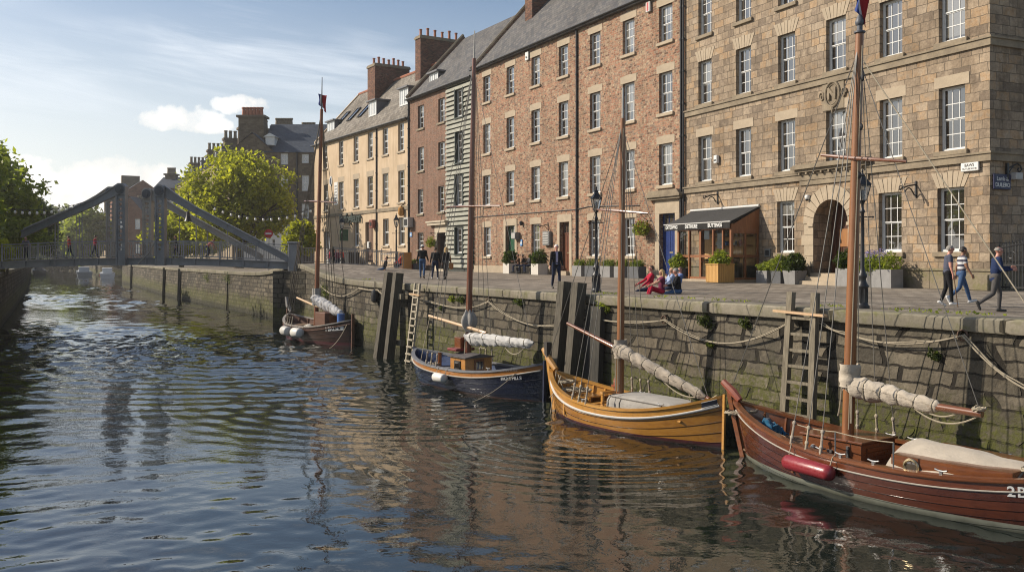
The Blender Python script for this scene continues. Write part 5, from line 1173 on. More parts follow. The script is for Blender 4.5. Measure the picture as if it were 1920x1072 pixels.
mb = MB(); 
for o_ in (0,1): mb.tube([tuple(Vector(pr[o_])+Vector((0,.012,0))) for pr in pts], .009, 4)
mb.build('plate_border', M_('lettering_white', (1,1,1)), yb.root)
# ---- blue boat
bb = Boat('sailing_boat', 'dark blue sailing boat with orange sheer plank and small wooden cabin', (-3.98,37.5), (1.08,30.65), 2.55, .82, .32, .5, .5, .07, 2.8, .85)
bb.zf = .25
BH = M_hull('navy_planks', (.007,.010,.028), (.005,.006,.016), 11, .22, .8, .4, (.10,.025,.02), .06, False); BO = M_hull('orange_sheer', (.40,.17,.04), (.27,.10,.022), 11, .3, .6, .0)
BI = M_('inner_blue', (.03,.055,.13), .5, .3, 3, .2)
GREYP = M_('grey_gunwale', (.16,.165,.18), .6, .25, 4, .1)
bb.hull([(BO,.22),(BH,9)], BI); bb.gunwale(GREYP, .13, .06); bb.rub(.235, M_('cream_line', (1,1,1)), .026); bb.stems(M_('navy_post', (.015,.02,.045), .4), .05, .1); bb.sole(M_('pale_grey_deck', (.25,.25,.25), .8, .2, 3, .1), .28); bb.ribs(M_('cream_paint', (.4,.37,.3), .7), 18, -.92, -.2)
bb.sole(BI, .62, 'foredeck', .5, .93, .06); bb.thwart(1.7, GREYP, .35, .6); MB().box(1.5,1.56,-1,1,.28,.5).build('bulkhead', M_('dark_bitt', (1,1,1)), bb.root)
f = bb.cl(877,668); t = bb.cl(889,110); bb.mast(Vector((f.x,0,.28)), t, .125, .075, M_wood('red_spar', (.10,.03,.015), (.20,.06,.025), .35, .5, 2, .8)); MB().tube([bb.mt-Vector((0,0,.2)), bb.cl(890,58)], [.04,.02], 8).build('topmast', M_('bleached_topmast', (1,1,1)), bb.root, True)
MB().tube([bb.cl(838,388), bb.mp(883,387)+Vector((0,.1,0)), bb.cl(938,386)], [.03,.045,.03], 8).build('yard', VARN, bb.root, True)
MB().tube([bb.cl(805,592), bb.mp(879,612)+Vector((0,.14,0)), bb.cl(912,624)], [.055,.065,.06], 10).build('gaff', PINEL, bb.root, True, 50)
MB().tube([bb.mp(878,630), bb.cl(996,640)], [.06,.05], 10).build('boom', PINEL, bb.root, True, 50)
bb.sail(bb.mp(878,628)+Vector((.05,.05,0)), bb.cl(1000,640), .19, M_cloth('grey_white_sail', (.50,.49,.47)), 'furled_sail', .7, 21, .6, 5)
q = bb.mp(880,605); mb = MB(); mb.grid(lambda u, v: (q.x+(.12+.16*math.sin(math.pi*min(1,v*1.05)))*(1+.2*math.sin(u*31))*math.cos(u*6.2832), q.y+(.12+.16*math.sin(math.pi*min(1,v*1.05)))*(1+.2*math.sin(u*31))*math.sin(u*6.2832), q.z-.35+.85*v), 30, 10); mb.build('bagged_sail', GCANVAS, bb.root, True, 0)
xm = f.x; bb.shrouds([xm+1.0,xm+.6,xm+.2], bb.mt.z-.3); bb.line('forestay', bb.mt-Vector((0,0,.2)), bb.hp(.97,0)+Vector((0,0,.1))); bb.line('halyard', bb.mt-Vector((0,-.06,.3)), bb.mf+Vector((-.1,.1,1.2)), WROPE, .011); bb.line('topping_lift', bb.mt-Vector((0,0,.4)), bb.cl(996,640), WIRE, .009); bb.line('gaff_line', bb.cl(806,593), bb.skin(2.6,.7,-.2), WROPE, .013)
bb.hang_line(bb.cl(893,640), bb.cl(918,643), .22); bb.hang_line(bb.cl(945,648), bb.cl(985,648), .3); bb.hang_line(q+Vector((0,.15,-.3)), q+Vector((0,.2,-1.3)), 0, WROPE, .025)
x1 = bb.cl(898,690).x; x0 = x1+1.05
mb = MB(); mb.cham(x1,x0,-.6,.6,.28,1.16,.02); cbn = mb.build('cabin', PINE, bb.root)
mb = MB(); mb.prism([(x1-.08,1.28),(x0+.08,1.28),(x0+.08,1.33),(x1-.08,1.33)], -.8, .8); 
mb = MB(); mb.add([(x0+.08,-.67,1.16),(x0+.08,.67,1.16),(x1-.08,.67,1.16),(x1-.08,-.67,1.16),(x0+.08,-.67,1.19),(x0+.08,0,1.3),(x0+.08,.67,1.19),(x1-.08,-.67,1.19),(x1-.08,0,1.3),(x1-.08,.67,1.19)], [(0,1,2,3),(4,5,8,7),(5,6,9,8),(0,4,5,6,1)[::-1],(3,2,9,8,7)[::-1],(1,6,9,2)[::-1],(3,7,4,0)[::-1]]); mb.build('roof', M_('tarred_roof', (.09,.08,.08), .7, .3, 3, .2), cbn)
for yy, xx in ((.605,(x0+x1)/2),):
    mb = MB(); mb.box(xx-.2,xx+.2,yy,yy+.03,.72,1.04); w_ = mb.build('window', M_('dark_bitt', (1,1,1)), cbn); MB().box(xx-.15,xx+.15,yy+.03,yy+.035,.77,.99).build('pane', GLASS, w_)
mb = MB(); mb.box(x1-.03,x1,-.22,.22,.35,1.1); w_ = mb.build('cabin_door', VARN, cbn); mb = MB(); mb.box(x1-.05,x1-.03,-.15,.15,.74,1.02); mb.build('pane', GLASS, w_)
mb = MB(); mb.cham(xm+.15,xm+.6,-.28,.22,1.3,1.85,.02); mb.build('companion_box', VARN, bb.root); MB().cham(xm+.1,xm+.75,-.4,.45,1.34,1.44,.02).build('hatch', M_('red_hatch', (.17,.015,.02), .6), bb.root)
bb.fender(bb.cl(836,700,1.2).x+.05, M_('white_fender', (.62,.60,.55), .45, .1, 3, .05), .72, .17, True, label='fat white fender with a black end')
bb.coil((2.3,.3,.66), .2); MB().tube([(2.15,.15,.6),(2.15,.15,1.15)], .08, 8).build('bitt', VARN, bb.root, True); bb.cleats([1.2,-2.4])
bb.name_on('IRO II FILLS', bb.cl(962,717,.6).x, .76, .165, M_('lettering_white', (1,1,1)), 1, .1, .004, .9)
bb.name_on('I  ALTMNE', bb.cl(960,704,.6).x, 1.03, .11, M_('lettering_cream', (.55,.42,.3), .6), 1, .1, .002, 1.2, 'strake_lettering')
bb.line('mooring_line', bb.skin(-3.5,.95,.03), bb.o*0 + Vector(((at(885,752)-bb.o).dot(bb.xd),(at(885,752)-bb.o).dot(bb.yd),-.02)), WROPE, .016, .12)
# ---- dark brown boat, farthest
db = Boat('sailing_boat', 'dark brown sailing boat near the bridge with two pale fenders at its bow', at(541,629).xy, at(661,650).xy, 2.9, .95, .45, .55, .6, .07, 2.4, .85)
db.zf = .3
DH = M_hull('dark_planks', (.05,.024,.016), (.025,.012,.009), 11, .35, .4, .5, (.10,.018,.025), .22); DS = M_hull('dark_sheer', (.06,.028,.018), (.03,.016,.012), 11, .35, .4, .1)
db.hull([(DS,.22),(DH,9)], M_wood('rust_wood', (.07,.028,.016), (.135,.058,.032), .6, 0, 0)); db.gunwale(M_('pale_edge', (.30,.27,.24), .6, .3, 4, .1), .12, .05); db.rub(.24, M_wood('rust_wood', (1,1,1), (1,1,1)), .03); db.stems(M_wood('rust_wood', (1,1,1), (1,1,1)), .3, .3, .16); db.sole(TEAK, .35); db.ribs(M_wood('rust_wood', (1,1,1), (1,1,1)), 14)
db.sole(TEAK, .8, 'foredeck', .5, .95, .06); f = db.cl(592,618); t = db.cl(603,205); db.mast(Vector((f.x,0,.35)), t, .14, .09, M_wood('rusty_spar', (.13,.045,.02), (.24,.085,.035), .5, .2, 2, .8)); MB().tube([db.mt-Vector((0,0,.3)), db.cl(604,145)], [.05,.02], 8).build('topmast', IRON, db.root, True)
flag('small red, white and blue flag high on the mast nearest the bridge', db, .9, .5, 1.0)
MB().tube([db.cl(571,377), db.mp(598,378), db.cl(631,380)], [.04,.05,.03], 8).build('yard', VARN, db.root, True)
MB().tube([db.cl(557,558), db.mp(592,572)+Vector((0,.15,0)), db.cl(640,588)], [.06,.07,.06], 10).build('gaff', PINEL, db.root, True, 50)
db.sail(db.mp(592,562)+Vector((.1,.1,.2)), db.cl(643,586), .3, M_cloth('grey_blue_sail', (.42,.42,.43), .5), 'furled_sail', .6, 31, .55, 4)
q = db.mp(593,556); mb = MB(); mb.grid(lambda u, v: (q.x+(.22+.05*math.sin(u*37))*math.cos(u*6.2832), q.y+(.22+.05*math.sin(u*37))*math.sin(u*6.2832), q.z-.5+v), 24, 8); mb.build('mast_lashing', GCANVAS, db.root, True, 0)
xm = f.x; db.shrouds([xm+1.3,xm+.9,xm+.5,xm+.1], db.mt.z-.4, DROPE, (1,-1), .02); db.line('forestay', db.mt-Vector((0,0,.2)), db.hp(.97,0)+Vector((0,0,.3)), DROPE, .016); db.line('backstay', db.mt-Vector((0,0,.4)), db.hp(-.97,0)+Vector((0,0,.3)), DROPE, .016)
x0 = db.cl(607,618).x; x1 = db.cl(626,620).x; mb = MB(); mb.cham(x1,x0,-.55,.55,.35,1.75,.03); cc = mb.build('companion_box', M_wood('rust_wood', (1,1,1), (1,1,1)), db.root); MB().box(x1-.03,x1,-.3,.3,.6,1.6).build('hatch_door', VARN, cc)
mb = MB(); mb.grid(lambda u, v: (2.0-1.2*u, .9*(v-.5), .55+.35*math.sin(math.pi*u)*math.sin(math.pi*v)+.08*noise.noise(Vector((u*6,v*6,9)))), 12, 10); mb.build('canvas_bundle', M_cloth('pale_bundle', (.5,.47,.42)), db.root, True, 0)
mb = MB(); mb.tube([(-3.6,.3,db.zs(-.8)+.0),(-3.6,.3,db.zs(-.8)+.5)], .22, 10); mb.build('blue_tub', M_('blue_tub', (.03,.10,.30), .5), db.root, True)
db.fender(db.cl(548,622,1.3).x, M_('grey_fender', (.48,.47,.44), .5, .2, 3, .05), .9, .27, True, label='grey white fender'); db.fender(db.cl(566,628,1.3).x-.2, M_('white_fender', (1,1,1)), .9, .27, True, label='white fender with a dark end')
h = db.hp(.999,0); MB().tube([(h.x-.4,.0,h.z+.1),(h.x+.1,0,h.z+.5),(h.x+.3,0,h.z+1.0)], [.1,.15,.12], 8).build('bowsprit', M_('weathered_bow_timber', (.16,.15,.14), .7), db.root, True)
db.name_on('1 BKLSL\'III', db.cl(619,625,.9).x, .95, .30, M_('lettering_white', (1,1,1)), 1, .1, .012, .85)
db.line('mooring_line', db.skin(-4.2,1.2,.03), Vector(((at(612,655)-db.o).dot(db.xd),(at(612,655)-db.o).dot(db.yd),-.02)), WROPE, .02, .25)
# ---- small motor boats beyond the bridge
for i, (px, py, hd, L, lab, cc, cw) in enumerate(((157,517,118,6.4,'grey motor cruiser with dark windows moored beyond the bridge',(.16,.19,.22),(.35,.37,.4)),(201,521,115,5.6,'small white motor boat with a red stripe moored against the far wall',(.5,.52,.55),(.45,.48,.5)),(73,513,120,6.0,'dark barge moored on the far side under the trees',(.05,.05,.055),(.08,.08,.085)))):
    p = at(px,py); t = thing('motor_boat', lab, 'motor boat', (p.x,p.y,0), R(hd)); W_ = 2.2*L/6*1.6; L *= 1.6; mb = MB()
    def hp2(u, v): x = L*(u-.5); b_ = W_/2*(1-max(0,(u-.45)/.55)**2.2); z = 1.25+.5*u*u; return (x, b_*(1 if v > .5 else -1)*(.8 if abs(v-.5) > .26 else 1), [0,z,z,0][min(3,int(v*3+.01))])
    vs = []; 
    for s_ in range(13):
        u = s_/12; b_ = W_/2*(1-max(0,(u-.4)/.6)**2.4); z = 1.1+.6*u*u; x = L*(u-.5); vs += [(x,-b_*.82,-.3),(x,-b_,z),(x,b_,z),(x,b_*.82,-.3)]
    mb.add(vs, [(4*a_+b_, 4*a_+b_+1, 4*a_+b_+5, 4*a_+b_+4)[::-1] for a_ in range(12) for b_ in range(3)]+[(0,1,2,3)]); mb.build('hull', M_('motor_hull_%s' % 'abc'[i], cc, .35, .15, 1, .05, coat=.4), t)
    mb = MB(); mb.prism([(-L*.22,1.1),(L*.2,1.2),(L*.08,2.4),(-L*.2,2.3)], -W_*.32, W_*.32); c_ = mb.build('cabin', M_('motor_cabin_%s' % 'abc'[i], cw, .4, .1, 1, .05), t)
    MB().prism([(-L*.17,1.75),(L*.125,1.8),(L*.085,2.2),(-L*.165,2.15)], -W_*.33, W_*.33).build('window_band', GLASS, c_); mb = MB(); mb.box(-L*.42,L*.1,W_/2*.97,W_/2*1.01,.55,.75); mb.build('stripe', M_('stripe_red', (.35,.02,.02), .5) if i == 1 else IRON, t)
# ---------------------------------------------------------------- bridge
BSTEEL = M_('bridge_grey_paint', (.215,.216,.222), .5, .22, 1.2, .2)
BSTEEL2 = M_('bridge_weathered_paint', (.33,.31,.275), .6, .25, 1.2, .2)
BY = 65.0; br = thing('bridge', 'grey steel drawbridge with two pairs of pierced towers and sloping balance beams', 'bridge')
BOFF = Vector((-2.45,3.6,0))                       # from the near girder to the far one, along the canal
def bp(px, py, far=False):
    if not far: return atY(px, py, BY)
    return atY(px, py, BY+BOFF.y)
def arc(x):                                         # deck level along the bridge
    t = (x-(-26.5))/11.0; return 4.86-.33*t*t
XL, XR = -36.6, -15.75
def deckpt(i, n, far=False, dz=0):
    x = XL+(XR-XL)*i/n; return Vector((x+(BOFF.x if far else 0), BY+(BOFF.y if far else 0), arc(x)+dz))
mb = MB(); n = 24
for i in range(n):
    a, b_, c, d = deckpt(i,n), deckpt(i+1,n), deckpt(i+1,n,True), deckpt(i,n,True); up = Vector((0,0,.0)); dn = Vector((0,0,-.14))
    mb.add([a+up,b_+up,c+up,d+up,a+dn,b_+dn,c+dn,d+dn], [(0,1,2,3),(7,6,5,4),(0,4,5,1),(2,6,7,3)])
mb.build('deck', M_wood('deck_boards', (.16,.12,.085), (.28,.22,.16), .85, 0, 1), br)
for far in (False, True):
    mb = MB()
    for i in range(n):
        a, b_ = deckpt(i,n,far), deckpt(i+1,n,far); y = -.05 if not far else .05
        for dz0, dz1, w_ in ((-.0,-.07,.3),(-.07,-.46,.06),(-.46,-.53,.3)):
            y0 = a.y+y-w_/2; y1 = y0+w_; mb.add([(a.x,y0,a.z+dz0),(b_.x,y0,b_.z+dz0),(b_.x,y1,b_.z+dz0),(a.x,y1,a.z+dz0),(a.x,y0,a.z+dz1),(b_.x,y0,b_.z+dz1),(b_.x,y1,b_.z+dz1),(a.x,y1,a.z+dz1)], [(0,1,2,3),(7,6,5,4),(0,4,5,1),(2,6,7,3)])
        if i % 2 == 0: mb.box(a.x-.05,a.x+.05,a.y+y-.14,a.y+y+.14,a.z-.45,a.z-.08)
    mb.build('girder', BSTEEL if not far else BSTEEL2, br)
mb = MB()
for i in range(1,n,2):
    a, c = deckpt(i,n,False,-.3), deckpt(i,n,True,-.3); mb.beam(a, c, .1,.3)
mb.build('cross_beam', BSTEEL, br)
for far in (False, True):
    mb = MB(); oy = .06 if not far else -.06
    for i in range(n):
        a, b_ = deckpt(i,n,far), deckpt(i+1,n,far)
        for dz, w_ in ((1.2,.07),(1.02,.035),(.13,.045)): mb.beam(a+Vector((0,oy,dz)), b_+Vector((0,oy,dz)), w_, w_)
        for q in range(5):
            p = a.lerp(b_, q/5); mb.box(p.x-.016,p.x+.016,p.y+oy-.016,p.y+oy+.016,p.z+.13,p.z+1.02)
        if i % 3 == 0: mb.box(a.x-.05,a.x+.05,a.y+oy-.05,a.y+oy+.05,a.z,a.z+1.27)
    mb.build('railing', M_('railing_paint', (.30,.30,.295), .5, .2, 2, .1), br)
def tower(px, ptop, far, side, mat, lab=None):
    """pierced box column with a rounded pivot head; the balance beam leaves towards SIDE"""
    b0 = bp(px, ptop, far); y = b0.y + (-.25 if not far else .25); x = b0.x; zt = b0.z; zb = arc(x)-.55; w_, d = .56, .5
    mb = MB()
    # front and back plates with ragged drainage holes between two flanges
    for sx in (-1,1): mb.box(x+sx*w_/2-.06,x+sx*w_/2+.06,y-d/2,y+d/2,zb,zt-.75)
    nh = 12; z0, z1 = zb+1.0, zt-1.0
    mb.box(x-w_/2+.06,x+w_/2-.06,y-d/2+.05,y-d/2+.1,zb,z0); mb.box(x-w_/2+.06,x+w_/2-.06,y-d/2+.05,y-d/2+.1,z1,zt-.75)
    for yy in (y-d/2+.05,):
        for i in range(nh):
            a_, c_ = z0+(z1-z0)*i/nh, z0+(z1-z0)*(i+1)/nh; xa, xb = x-w_/2+.06, x+w_/2-.06; hx, hz_ = .11+.055*((i*7) % 3)/2, (c_-a_)*(.30+.06*((i*5) % 3)); cx2, cz2 = x, (a_+c_)/2
            ring = [(cx2+hx*math.cos(t*math.pi/4+.2), cz2+hz_*math.sin(t*math.pi/4+.2)) for t in range(8)]; corner = [(xb,(a_+c_)/2),(xb,c_),(x,c_),(xa,c_),(xa,(a_+c_)/2),(xa,a_),(x,a_),(xb,a_)]
            vs = [(p[0],yy,p[1]) for p in ring]+[(p[0],yy,p[1]) for p in corner]+[(p[0],yy+.05,p[1]) for p in ring]+[(p[0],yy+.05,p[1]) for p in corner]
            fs = [];
            for q in range(8):
                r = (q+1) % 8; fs += [(q,8+q,8+r,r)[::-1], (16+q,24+q,24+r,16+r), (q,r,16+r,16+q)]
            mb.add(vs, fs)
    head = [(x-w_/2-.06,zt-.8),(x+w_/2+.06,zt-.8),(x+w_/2+.08,zt-.2),(x+w_/2-.12,zt+.02),(x-w_/2+.12,zt+.02),(x-w_/2-.08,zt-.2)]
    mb.prism(head, y-d/2-.06, y+d/2+.06)
    o = mb.build('tower', mat, br)
    mb = MB(); mb.tube([(x,y-d/2-.1,zt-.42),(x,y-d/2-.055,zt-.42)], .33, 20); mb.tube([(x,y-d/2-.16,zt-.42),(x,y-d/2-.09,zt-.42)], .15, 14); mb.build('pivot', M_('pivot_dark', (.07,.075,.085), .45, .2, 8, .1), o, True, 40)
    return Vector((x,y,zt)), o
def balance(p0, p1, mat, side):
    """plate beam falling from a tower head"""
    mb = MB(); x0, y, z0 = p0; x1, z1 = p1.x, p1.z; sg = 1 if x1 > x0 else -1
    n_ = 8; top = []; bot = []
    for i in range(n_+1):
        t = i/n_; x = x0+sg*.28+(x1-x0-sg*.28)*t; zc = z0-.42-.18*min(1,t*5)+(z1-z0+.42+.18)*t; hh = .235-.02*t+.14*max(0,1-t*6)
        top.append((x,zc+hh)); bot.append((x,zc-hh))
    for i in range(n_):
        for yy0, yy1 in ((y-.05,y+.05),):
            a, b_, c, d = top[i], top[i+1], bot[i+1], bot[i]; mb.add([(a[0],yy0,a[1]),(b_[0],yy0,b_[1]),(c[0],yy0,c[1]),(d[0],yy0,d[1]),(a[0],yy1,a[1]),(b_[0],yy1,b_[1]),(c[0],yy1,c[1]),(d[0],yy1,d[1])], [(0,1,2,3),(7,6,5,4),(0,4,5,1),(2,6,7,3)]+([(1,5,6,2)] if i == n_-1 else [])+([(0,3,7,4)] if i == 0 else []))
        for e in (top,bot):
            a, b_ = e[i], e[i+1]; mb.beam((a[0],y,a[1]),(b_[0],y,b_[1]),.32,.07)
    for i in (2,4,6): mb.beam((top[i][0],y-.07,top[i][1]),(bot[i][0],y-.07,bot[i][1]),.06,.06)
    return mb.build('balance_beam', mat, br), top, bot
tL, _ = tower(231,345,False,-1,BSTEEL); tLf, _ = tower(206.5,350.5,True,-1,BSTEEL2); tR, _ = tower(304,348,False,1,BSTEEL); tRf, _ = tower(275,353,True,1,BSTEEL2)
bl1, t1, b1 = balance(tL, bp(44,439), BSTEEL, -1); bl2, t2, b2 = balance(tLf, bp(42,434,True), BSTEEL2, -1); br1, t3, b3 = balance(tR, bp(545,487), BSTEEL, 1); br2, t4, b4 = balance(tRf, bp(492,484,True), BSTEEL2, 1)
def hang(b_, i, y):
    x = b_[i][0]; MB().tube([(x,y,b_[i][1]),(x,y,arc(x))], .035, 6).build('hanger', BSTEEL, br)
for i in (3,5): hang(b1, i, BY-.2); hang(b2, i, BY+BOFF.y+.2)
for i in (2,4,5): hang(b3, i, BY-.2); hang(b4, i, BY+BOFF.y+.2)
for px in (106,152): 
    q = bp(px,478); MB().tube([(q.x,q.y-.22,arc(q.x)-.5),(q.x,q.y-.22,atY(px,405,BY).z)], .03, 6).build('hanger', BSTEEL, br)
q = bp(551,513); mb = MB(); mb.cham(q.x-.3,q.x+.34,BY-.5,BY+.3,qz(q.x,BY)-.9,atY(551,457,BY).z,.03); mb.cham(q.x-.36,q.x+.4,BY-.56,BY+.36,atY(551,457,BY).z,atY(551,453,BY).z,.03); mb.build('end_pillar', BSTEEL, br)
mb = MB(); a = bp(262,495); b_ = bp(300,445); mb.tube([a+Vector((0,-.35,0)), a.lerp(b_,.4)+Vector((.2,-.4,0)), b_+Vector((0,-.5,0))], .05, 6); mb.build('stay_cable', BSTEEL2, br, True)
q = bp(318,398); mb = MB(); mb.lathe([(.02,.75),(.1,.7),(.14,.45),(.22,.12),(.3,0)], 14, (q.x+.9,BY+1.2,q.z-.6)); mb.tube([(q.x+.9,BY+1.2,q.z+.3),(q.x+.9,BY+1.2,q.z+1.5)], .04, 6); mb.build('bell', IRON, br, True, 40)
# abutment at the right bank under the bridge
p, d, nr = edge_at(540); mb = MB(); t_ = thing('bridge_abutment', 'dark stone buttress below the right end of the grey bridge', 'abutment'); q = EDGE[3]
base = Vector((BR.x,BR.y)); 
pts = [(base.x-1.2,base.y-1.3),(base.x+2.5,base.y-3.2),(base.x+4,base.y+1.5),(base.x-.6,base.y+4.5)]
mb.prismz(pts, -1, 3.92); mb.build('masonry', QSTONE, t_)
# festoon lights
BULB = M_('festoon_glass', (.75,.72,.62), .2, .1, 5, 0, spec=.8)
def festoon(label, pts, n, sag=.5):
    t = thing('festoon_lights', label, 'string lights', pts[0]); mb = MB(); a, b_ = Vector(pts[0]), Vector(pts[1]); mm = []
    def P(u): return (b_-a)*u - Vector((0,0,sag*4*u*(1-u)))
    MB().tube([P(i/20) for i in range(21)], .022, 5).build('cable', IRON, t)
    sm = MB().lathe([(.05,.0),(.05,.14)], 6).mesh('socket', IRON); bm_ = MB().ball((0,0,-.08), (.1,.1,.13), 8, 6).mesh('bulb', BULB, True)
    for i in range(n):
        u = (i+.5)/n; p = P(u); o = link('socket', sm, t, p-Vector((0,0,.14))); link('bulb', bm_, o)
festoon('string of bulbs rising from the left bank trees to the bridge tower', [atY(-20,383,67), atY(212,356,68)], 17, .9)
festoon('string of bulbs across the front of the big tree by the bridge', [atY(395,384,72), atY(590,388,74)], 13, .9)
# ---------------------------------------------------------------- trees
def leaf_mat(name, c1, c2, tr):
    m, k, b = newmat(name); oi = k.n('NewGeometry').outputs['Random Per Island']; co = objco(k); n1 = k.noise(co, .45, 3)
    f = k.math('ADD', k.math('MULTIPLY', oi, .6), k.math('MULTIPLY', n1, .45)); c = k.ramp(f, [(.15, c2), (.85, c1)])
    nt = k.nt; k.set(b, 'Base Color', c); b.inputs['Roughness'].default_value = .5; b.inputs['Specular IOR Level'].default_value = .35
    tl = k.n('BsdfTranslucent'); k.set(tl, 'Color', k.mix(1.0, c, tr, 'MULTIPLY')); mx = k.n('MixShader'); mx.inputs[0].default_value = .58
    nt.links.new(b.outputs[0], mx.inputs[1]); nt.links.new(tl.outputs[0], mx.inputs[2]); nt.links.new(mx.outputs[0], nt.nodes['Material Output'].inputs[0]); return m
LEAFY = leaf_mat('spring_leaves', (.42,.42,.035), (.18,.21,.025), (1.5,1.5,.9))
LEAFG = leaf_mat('green_leaves', (.28,.32,.045), (.11,.15,.025), (1.5,1.5,.9))
LEAFD = leaf_mat('dark_leaves', (.11,.14,.04), (.045,.065,.02), (1.4,1.4,.8))
LEAFH = leaf_mat('distant_leaves', (.15,.175,.075), (.08,.1,.045), (1.3,1.3,.9))
BARK = M_wood('bark', (.045,.032,.022), (.12,.09,.06), .95, 0, 2, 1)
def leaves(blobs, n, size, seed, gap=.28, shell=.55, squash=.8, yb_=1.0):
    rg = np.random.default_rng(seed); P = []
    vol = np.array([b[3]**2.3 for b in blobs]); cnt = (n*vol/vol.sum()).astype(int)
    for (cx, cy, cz, r), m_ in zip(blobs, cnt):
        d = rg.normal(size=(m_,3)); d /= np.linalg.norm(d, axis=1)[:,None]; rad = r*(shell+(1-shell)*rg.random(m_))**.6*(1+.17*rg.normal(size=m_)); q = d*rad[:,None]; q[:,2] *= squash; P.append(q+np.array([cx,cy,cz]))
    for (cx, cy, cz, r), m_ in zip(blobs, cnt):
        ns = 9
        for q in range(ns):
            d = rg.normal(size=3); d[2] = abs(d[2])*.9-.25; d /= np.linalg.norm(d); c = np.array([cx,cy,cz])+d*r*np.array([1,1,squash])*(1.0+.22*rg.random()); k_ = max(3, int(m_*.022)); P.append(c+rg.normal(size=(k_,3))*r*.13+d*rg.random((k_,1))*r*.22)
    P = np.concatenate(P); f = 2.2/max(b[3] for b in blobs)**.5
    keep = np.array([noise.noise(Vector(p)*.55+Vector((seed,0,0)))+.5*noise.noise(Vector(p)*1.3) > gap-.6 for p in P]); P = P[keep]; m_ = len(P)
    nr = rg.normal(size=(m_,3))*.8+np.array([0,0,.55]); nr /= np.linalg.norm(nr, axis=1)[:,None]; a = np.cross(nr, rg.normal(size=(m_,3))); a /= np.linalg.norm(a, axis=1)[:,None]; b_ = np.cross(nr, a)
    s = size*(.6+.8*rg.random(m_)); a *= s[:,None]; b_ *= (s*.55)[:,None]
    V = np.stack([P-a, P+b_*.9-a*.1, P+a, P-b_*.9-a*.1], 1).reshape(-1,3)
    return V, m_
def leaf_mesh(name, V, m_, mat):
    me = bpy.data.meshes.new(name); me.vertices.add(len(V)); me.vertices.foreach_set('co', V.astype(np.float32).ravel()); me.loops.add(4*m_); me.loops.foreach_set('vertex_index', np.arange(4*m_, dtype=np.int32)); me.polygons.add(m_); me.polygons.foreach_set('loop_start', np.arange(0,4*m_,4, dtype=np.int32)); me.materials.append(mat); me.update(); me.validate(); return me
def tree(label, loc, blobs, n, size, mat, seed, trunk=.4, gap=.28, name='tree', group=None, shell=.55, hb=None, cat='tree'):
    t = thing(name, label, cat, loc, 0, group); V, m_ = leaves(blobs, n, size, seed, gap, shell); link('crown', leaf_mesh('crown', V, m_, mat), t)
    mb = MB(); zc = max(b[2] for b in blobs)*.8; zb = min(b[2]-b[3]*.6 for b in blobs); rg = random.Random(seed); h0 = hb if hb else max(.6, zb)
    mb.tube([(0,0,-.3),(.04,.02,h0*.5),(.1,-.05,h0),(.05,.1,zc*.75),(0,.1,zc)], [trunk*1.25,trunk,trunk*.85,trunk*.45,.05], 9)
    for b in blobs:
        s0 = Vector((.08,0,h0*(.75+.3*rg.random()))); e = Vector(b[:3]); mid = s0.lerp(e,.5)+Vector((0,0,.12*(e-s0).length)); mb.tube([s0, mid, e, e+(e-mid)*.5], [trunk*.5,trunk*.28,trunk*.14,.02], 6)
        for _ in range(4):
            d = Vector((rg.gauss(0,1),rg.gauss(0,1),rg.gauss(.3,.7))).normalized()*b[3]*.85; mb.tube([mid.lerp(e,.6), e+d*.5, e+d], [trunk*.12,trunk*.07,.012], 5)
    mb.build('trunk', BARK, t, True, 60); return t
YB = 108.0
def blob(px, py, r, Y, o, dy=0): q = atY(px,py,Y+dy); return (q.x-o.x, q.y-o.y, q.z-o.z, r*.89)
o = Vector((fx(448,YB),YB,QZ))
tree('big bright spring-green tree behind the right half of the bridge', o, [blob(*a, YB, o, d) for a, d in (((440,350,4.6),0),((412,375,3.4),-1),((480,365,4.0),1),((440,318,2.9),0),((465,315,2.8),1),((402,345,2.1),-1),((500,340,2.8),0),((515,385,2.7),0),((378,390,3.0),-1),((440,405,3.8),-1),((490,410,3.0),0),((405,425,3.2),-2),((367,358,2.2),0),((525,415,2.0),0),((460,440,2.4),1))], 27000, .25, LEAFY, 3, .5, .44)
Y2 = 118.0; o = Vector((fx(340,Y2),Y2,QZ))
tree('lower yellow-green tree seen between the right-hand bridge towers', o, [blob(*a, Y2, o) for a in ((335,430,2.8),(310,440,2.2),(360,435,2.8),(325,462,2.4),(372,455,2.6),(350,405,2.0),(285,455,1.8),(305,472,1.6),(395,450,2.4))], 10000, .28, LEAFY, 5, .3, .32)
Y3 = 84.0; o = Vector((fx(566,Y3),Y3,qz(fx(566,Y3),Y3)))
tree('small bright young tree at the end of the bridge before the sandy house', o, [blob(*a, Y3, o) for a in ((562,440,1.15),(578,448,.95),(548,452,.85),(570,425,.8),(556,428,.7),(585,462,.75),(545,466,.7),(568,466,.9))], 4200, .17, LEAFY, 8, .1, .24)
Y4 = 78.0; o = Vector((-46.5,Y4,QZ+.2))
tree('leafy green tree at the left edge overhanging the bridge end', o, [blob(*a, Y4, o, d) for a, d in (((-45,400,4.4),0),((5,365,3.0),-1),((20,398,2.3),0),((-10,326,2.1),0),((36,428,2.0),1),((20,440,2.8),-1),((-60,340,3.6),0),((-30,455,3.2),-2),((42,456,1.6),0),((3,340,1.7),0))], 17000, .24, LEAFG, 12, .45, .42)
o = Vector((-66,104,QZ+.2))
tree('darker tree farther along the left bank, behind the leafy edge tree', o, [blob(*a, 104, o) for a in ((30,420,3.4),(60,425,2.7),(40,390,2.5),(68,455,2.4),(20,455,3.0),(52,400,2.0))], 9000, .32, LEAFD, 15, .4, .2)
o = Vector((-37.6,67.5,QZ+.2))
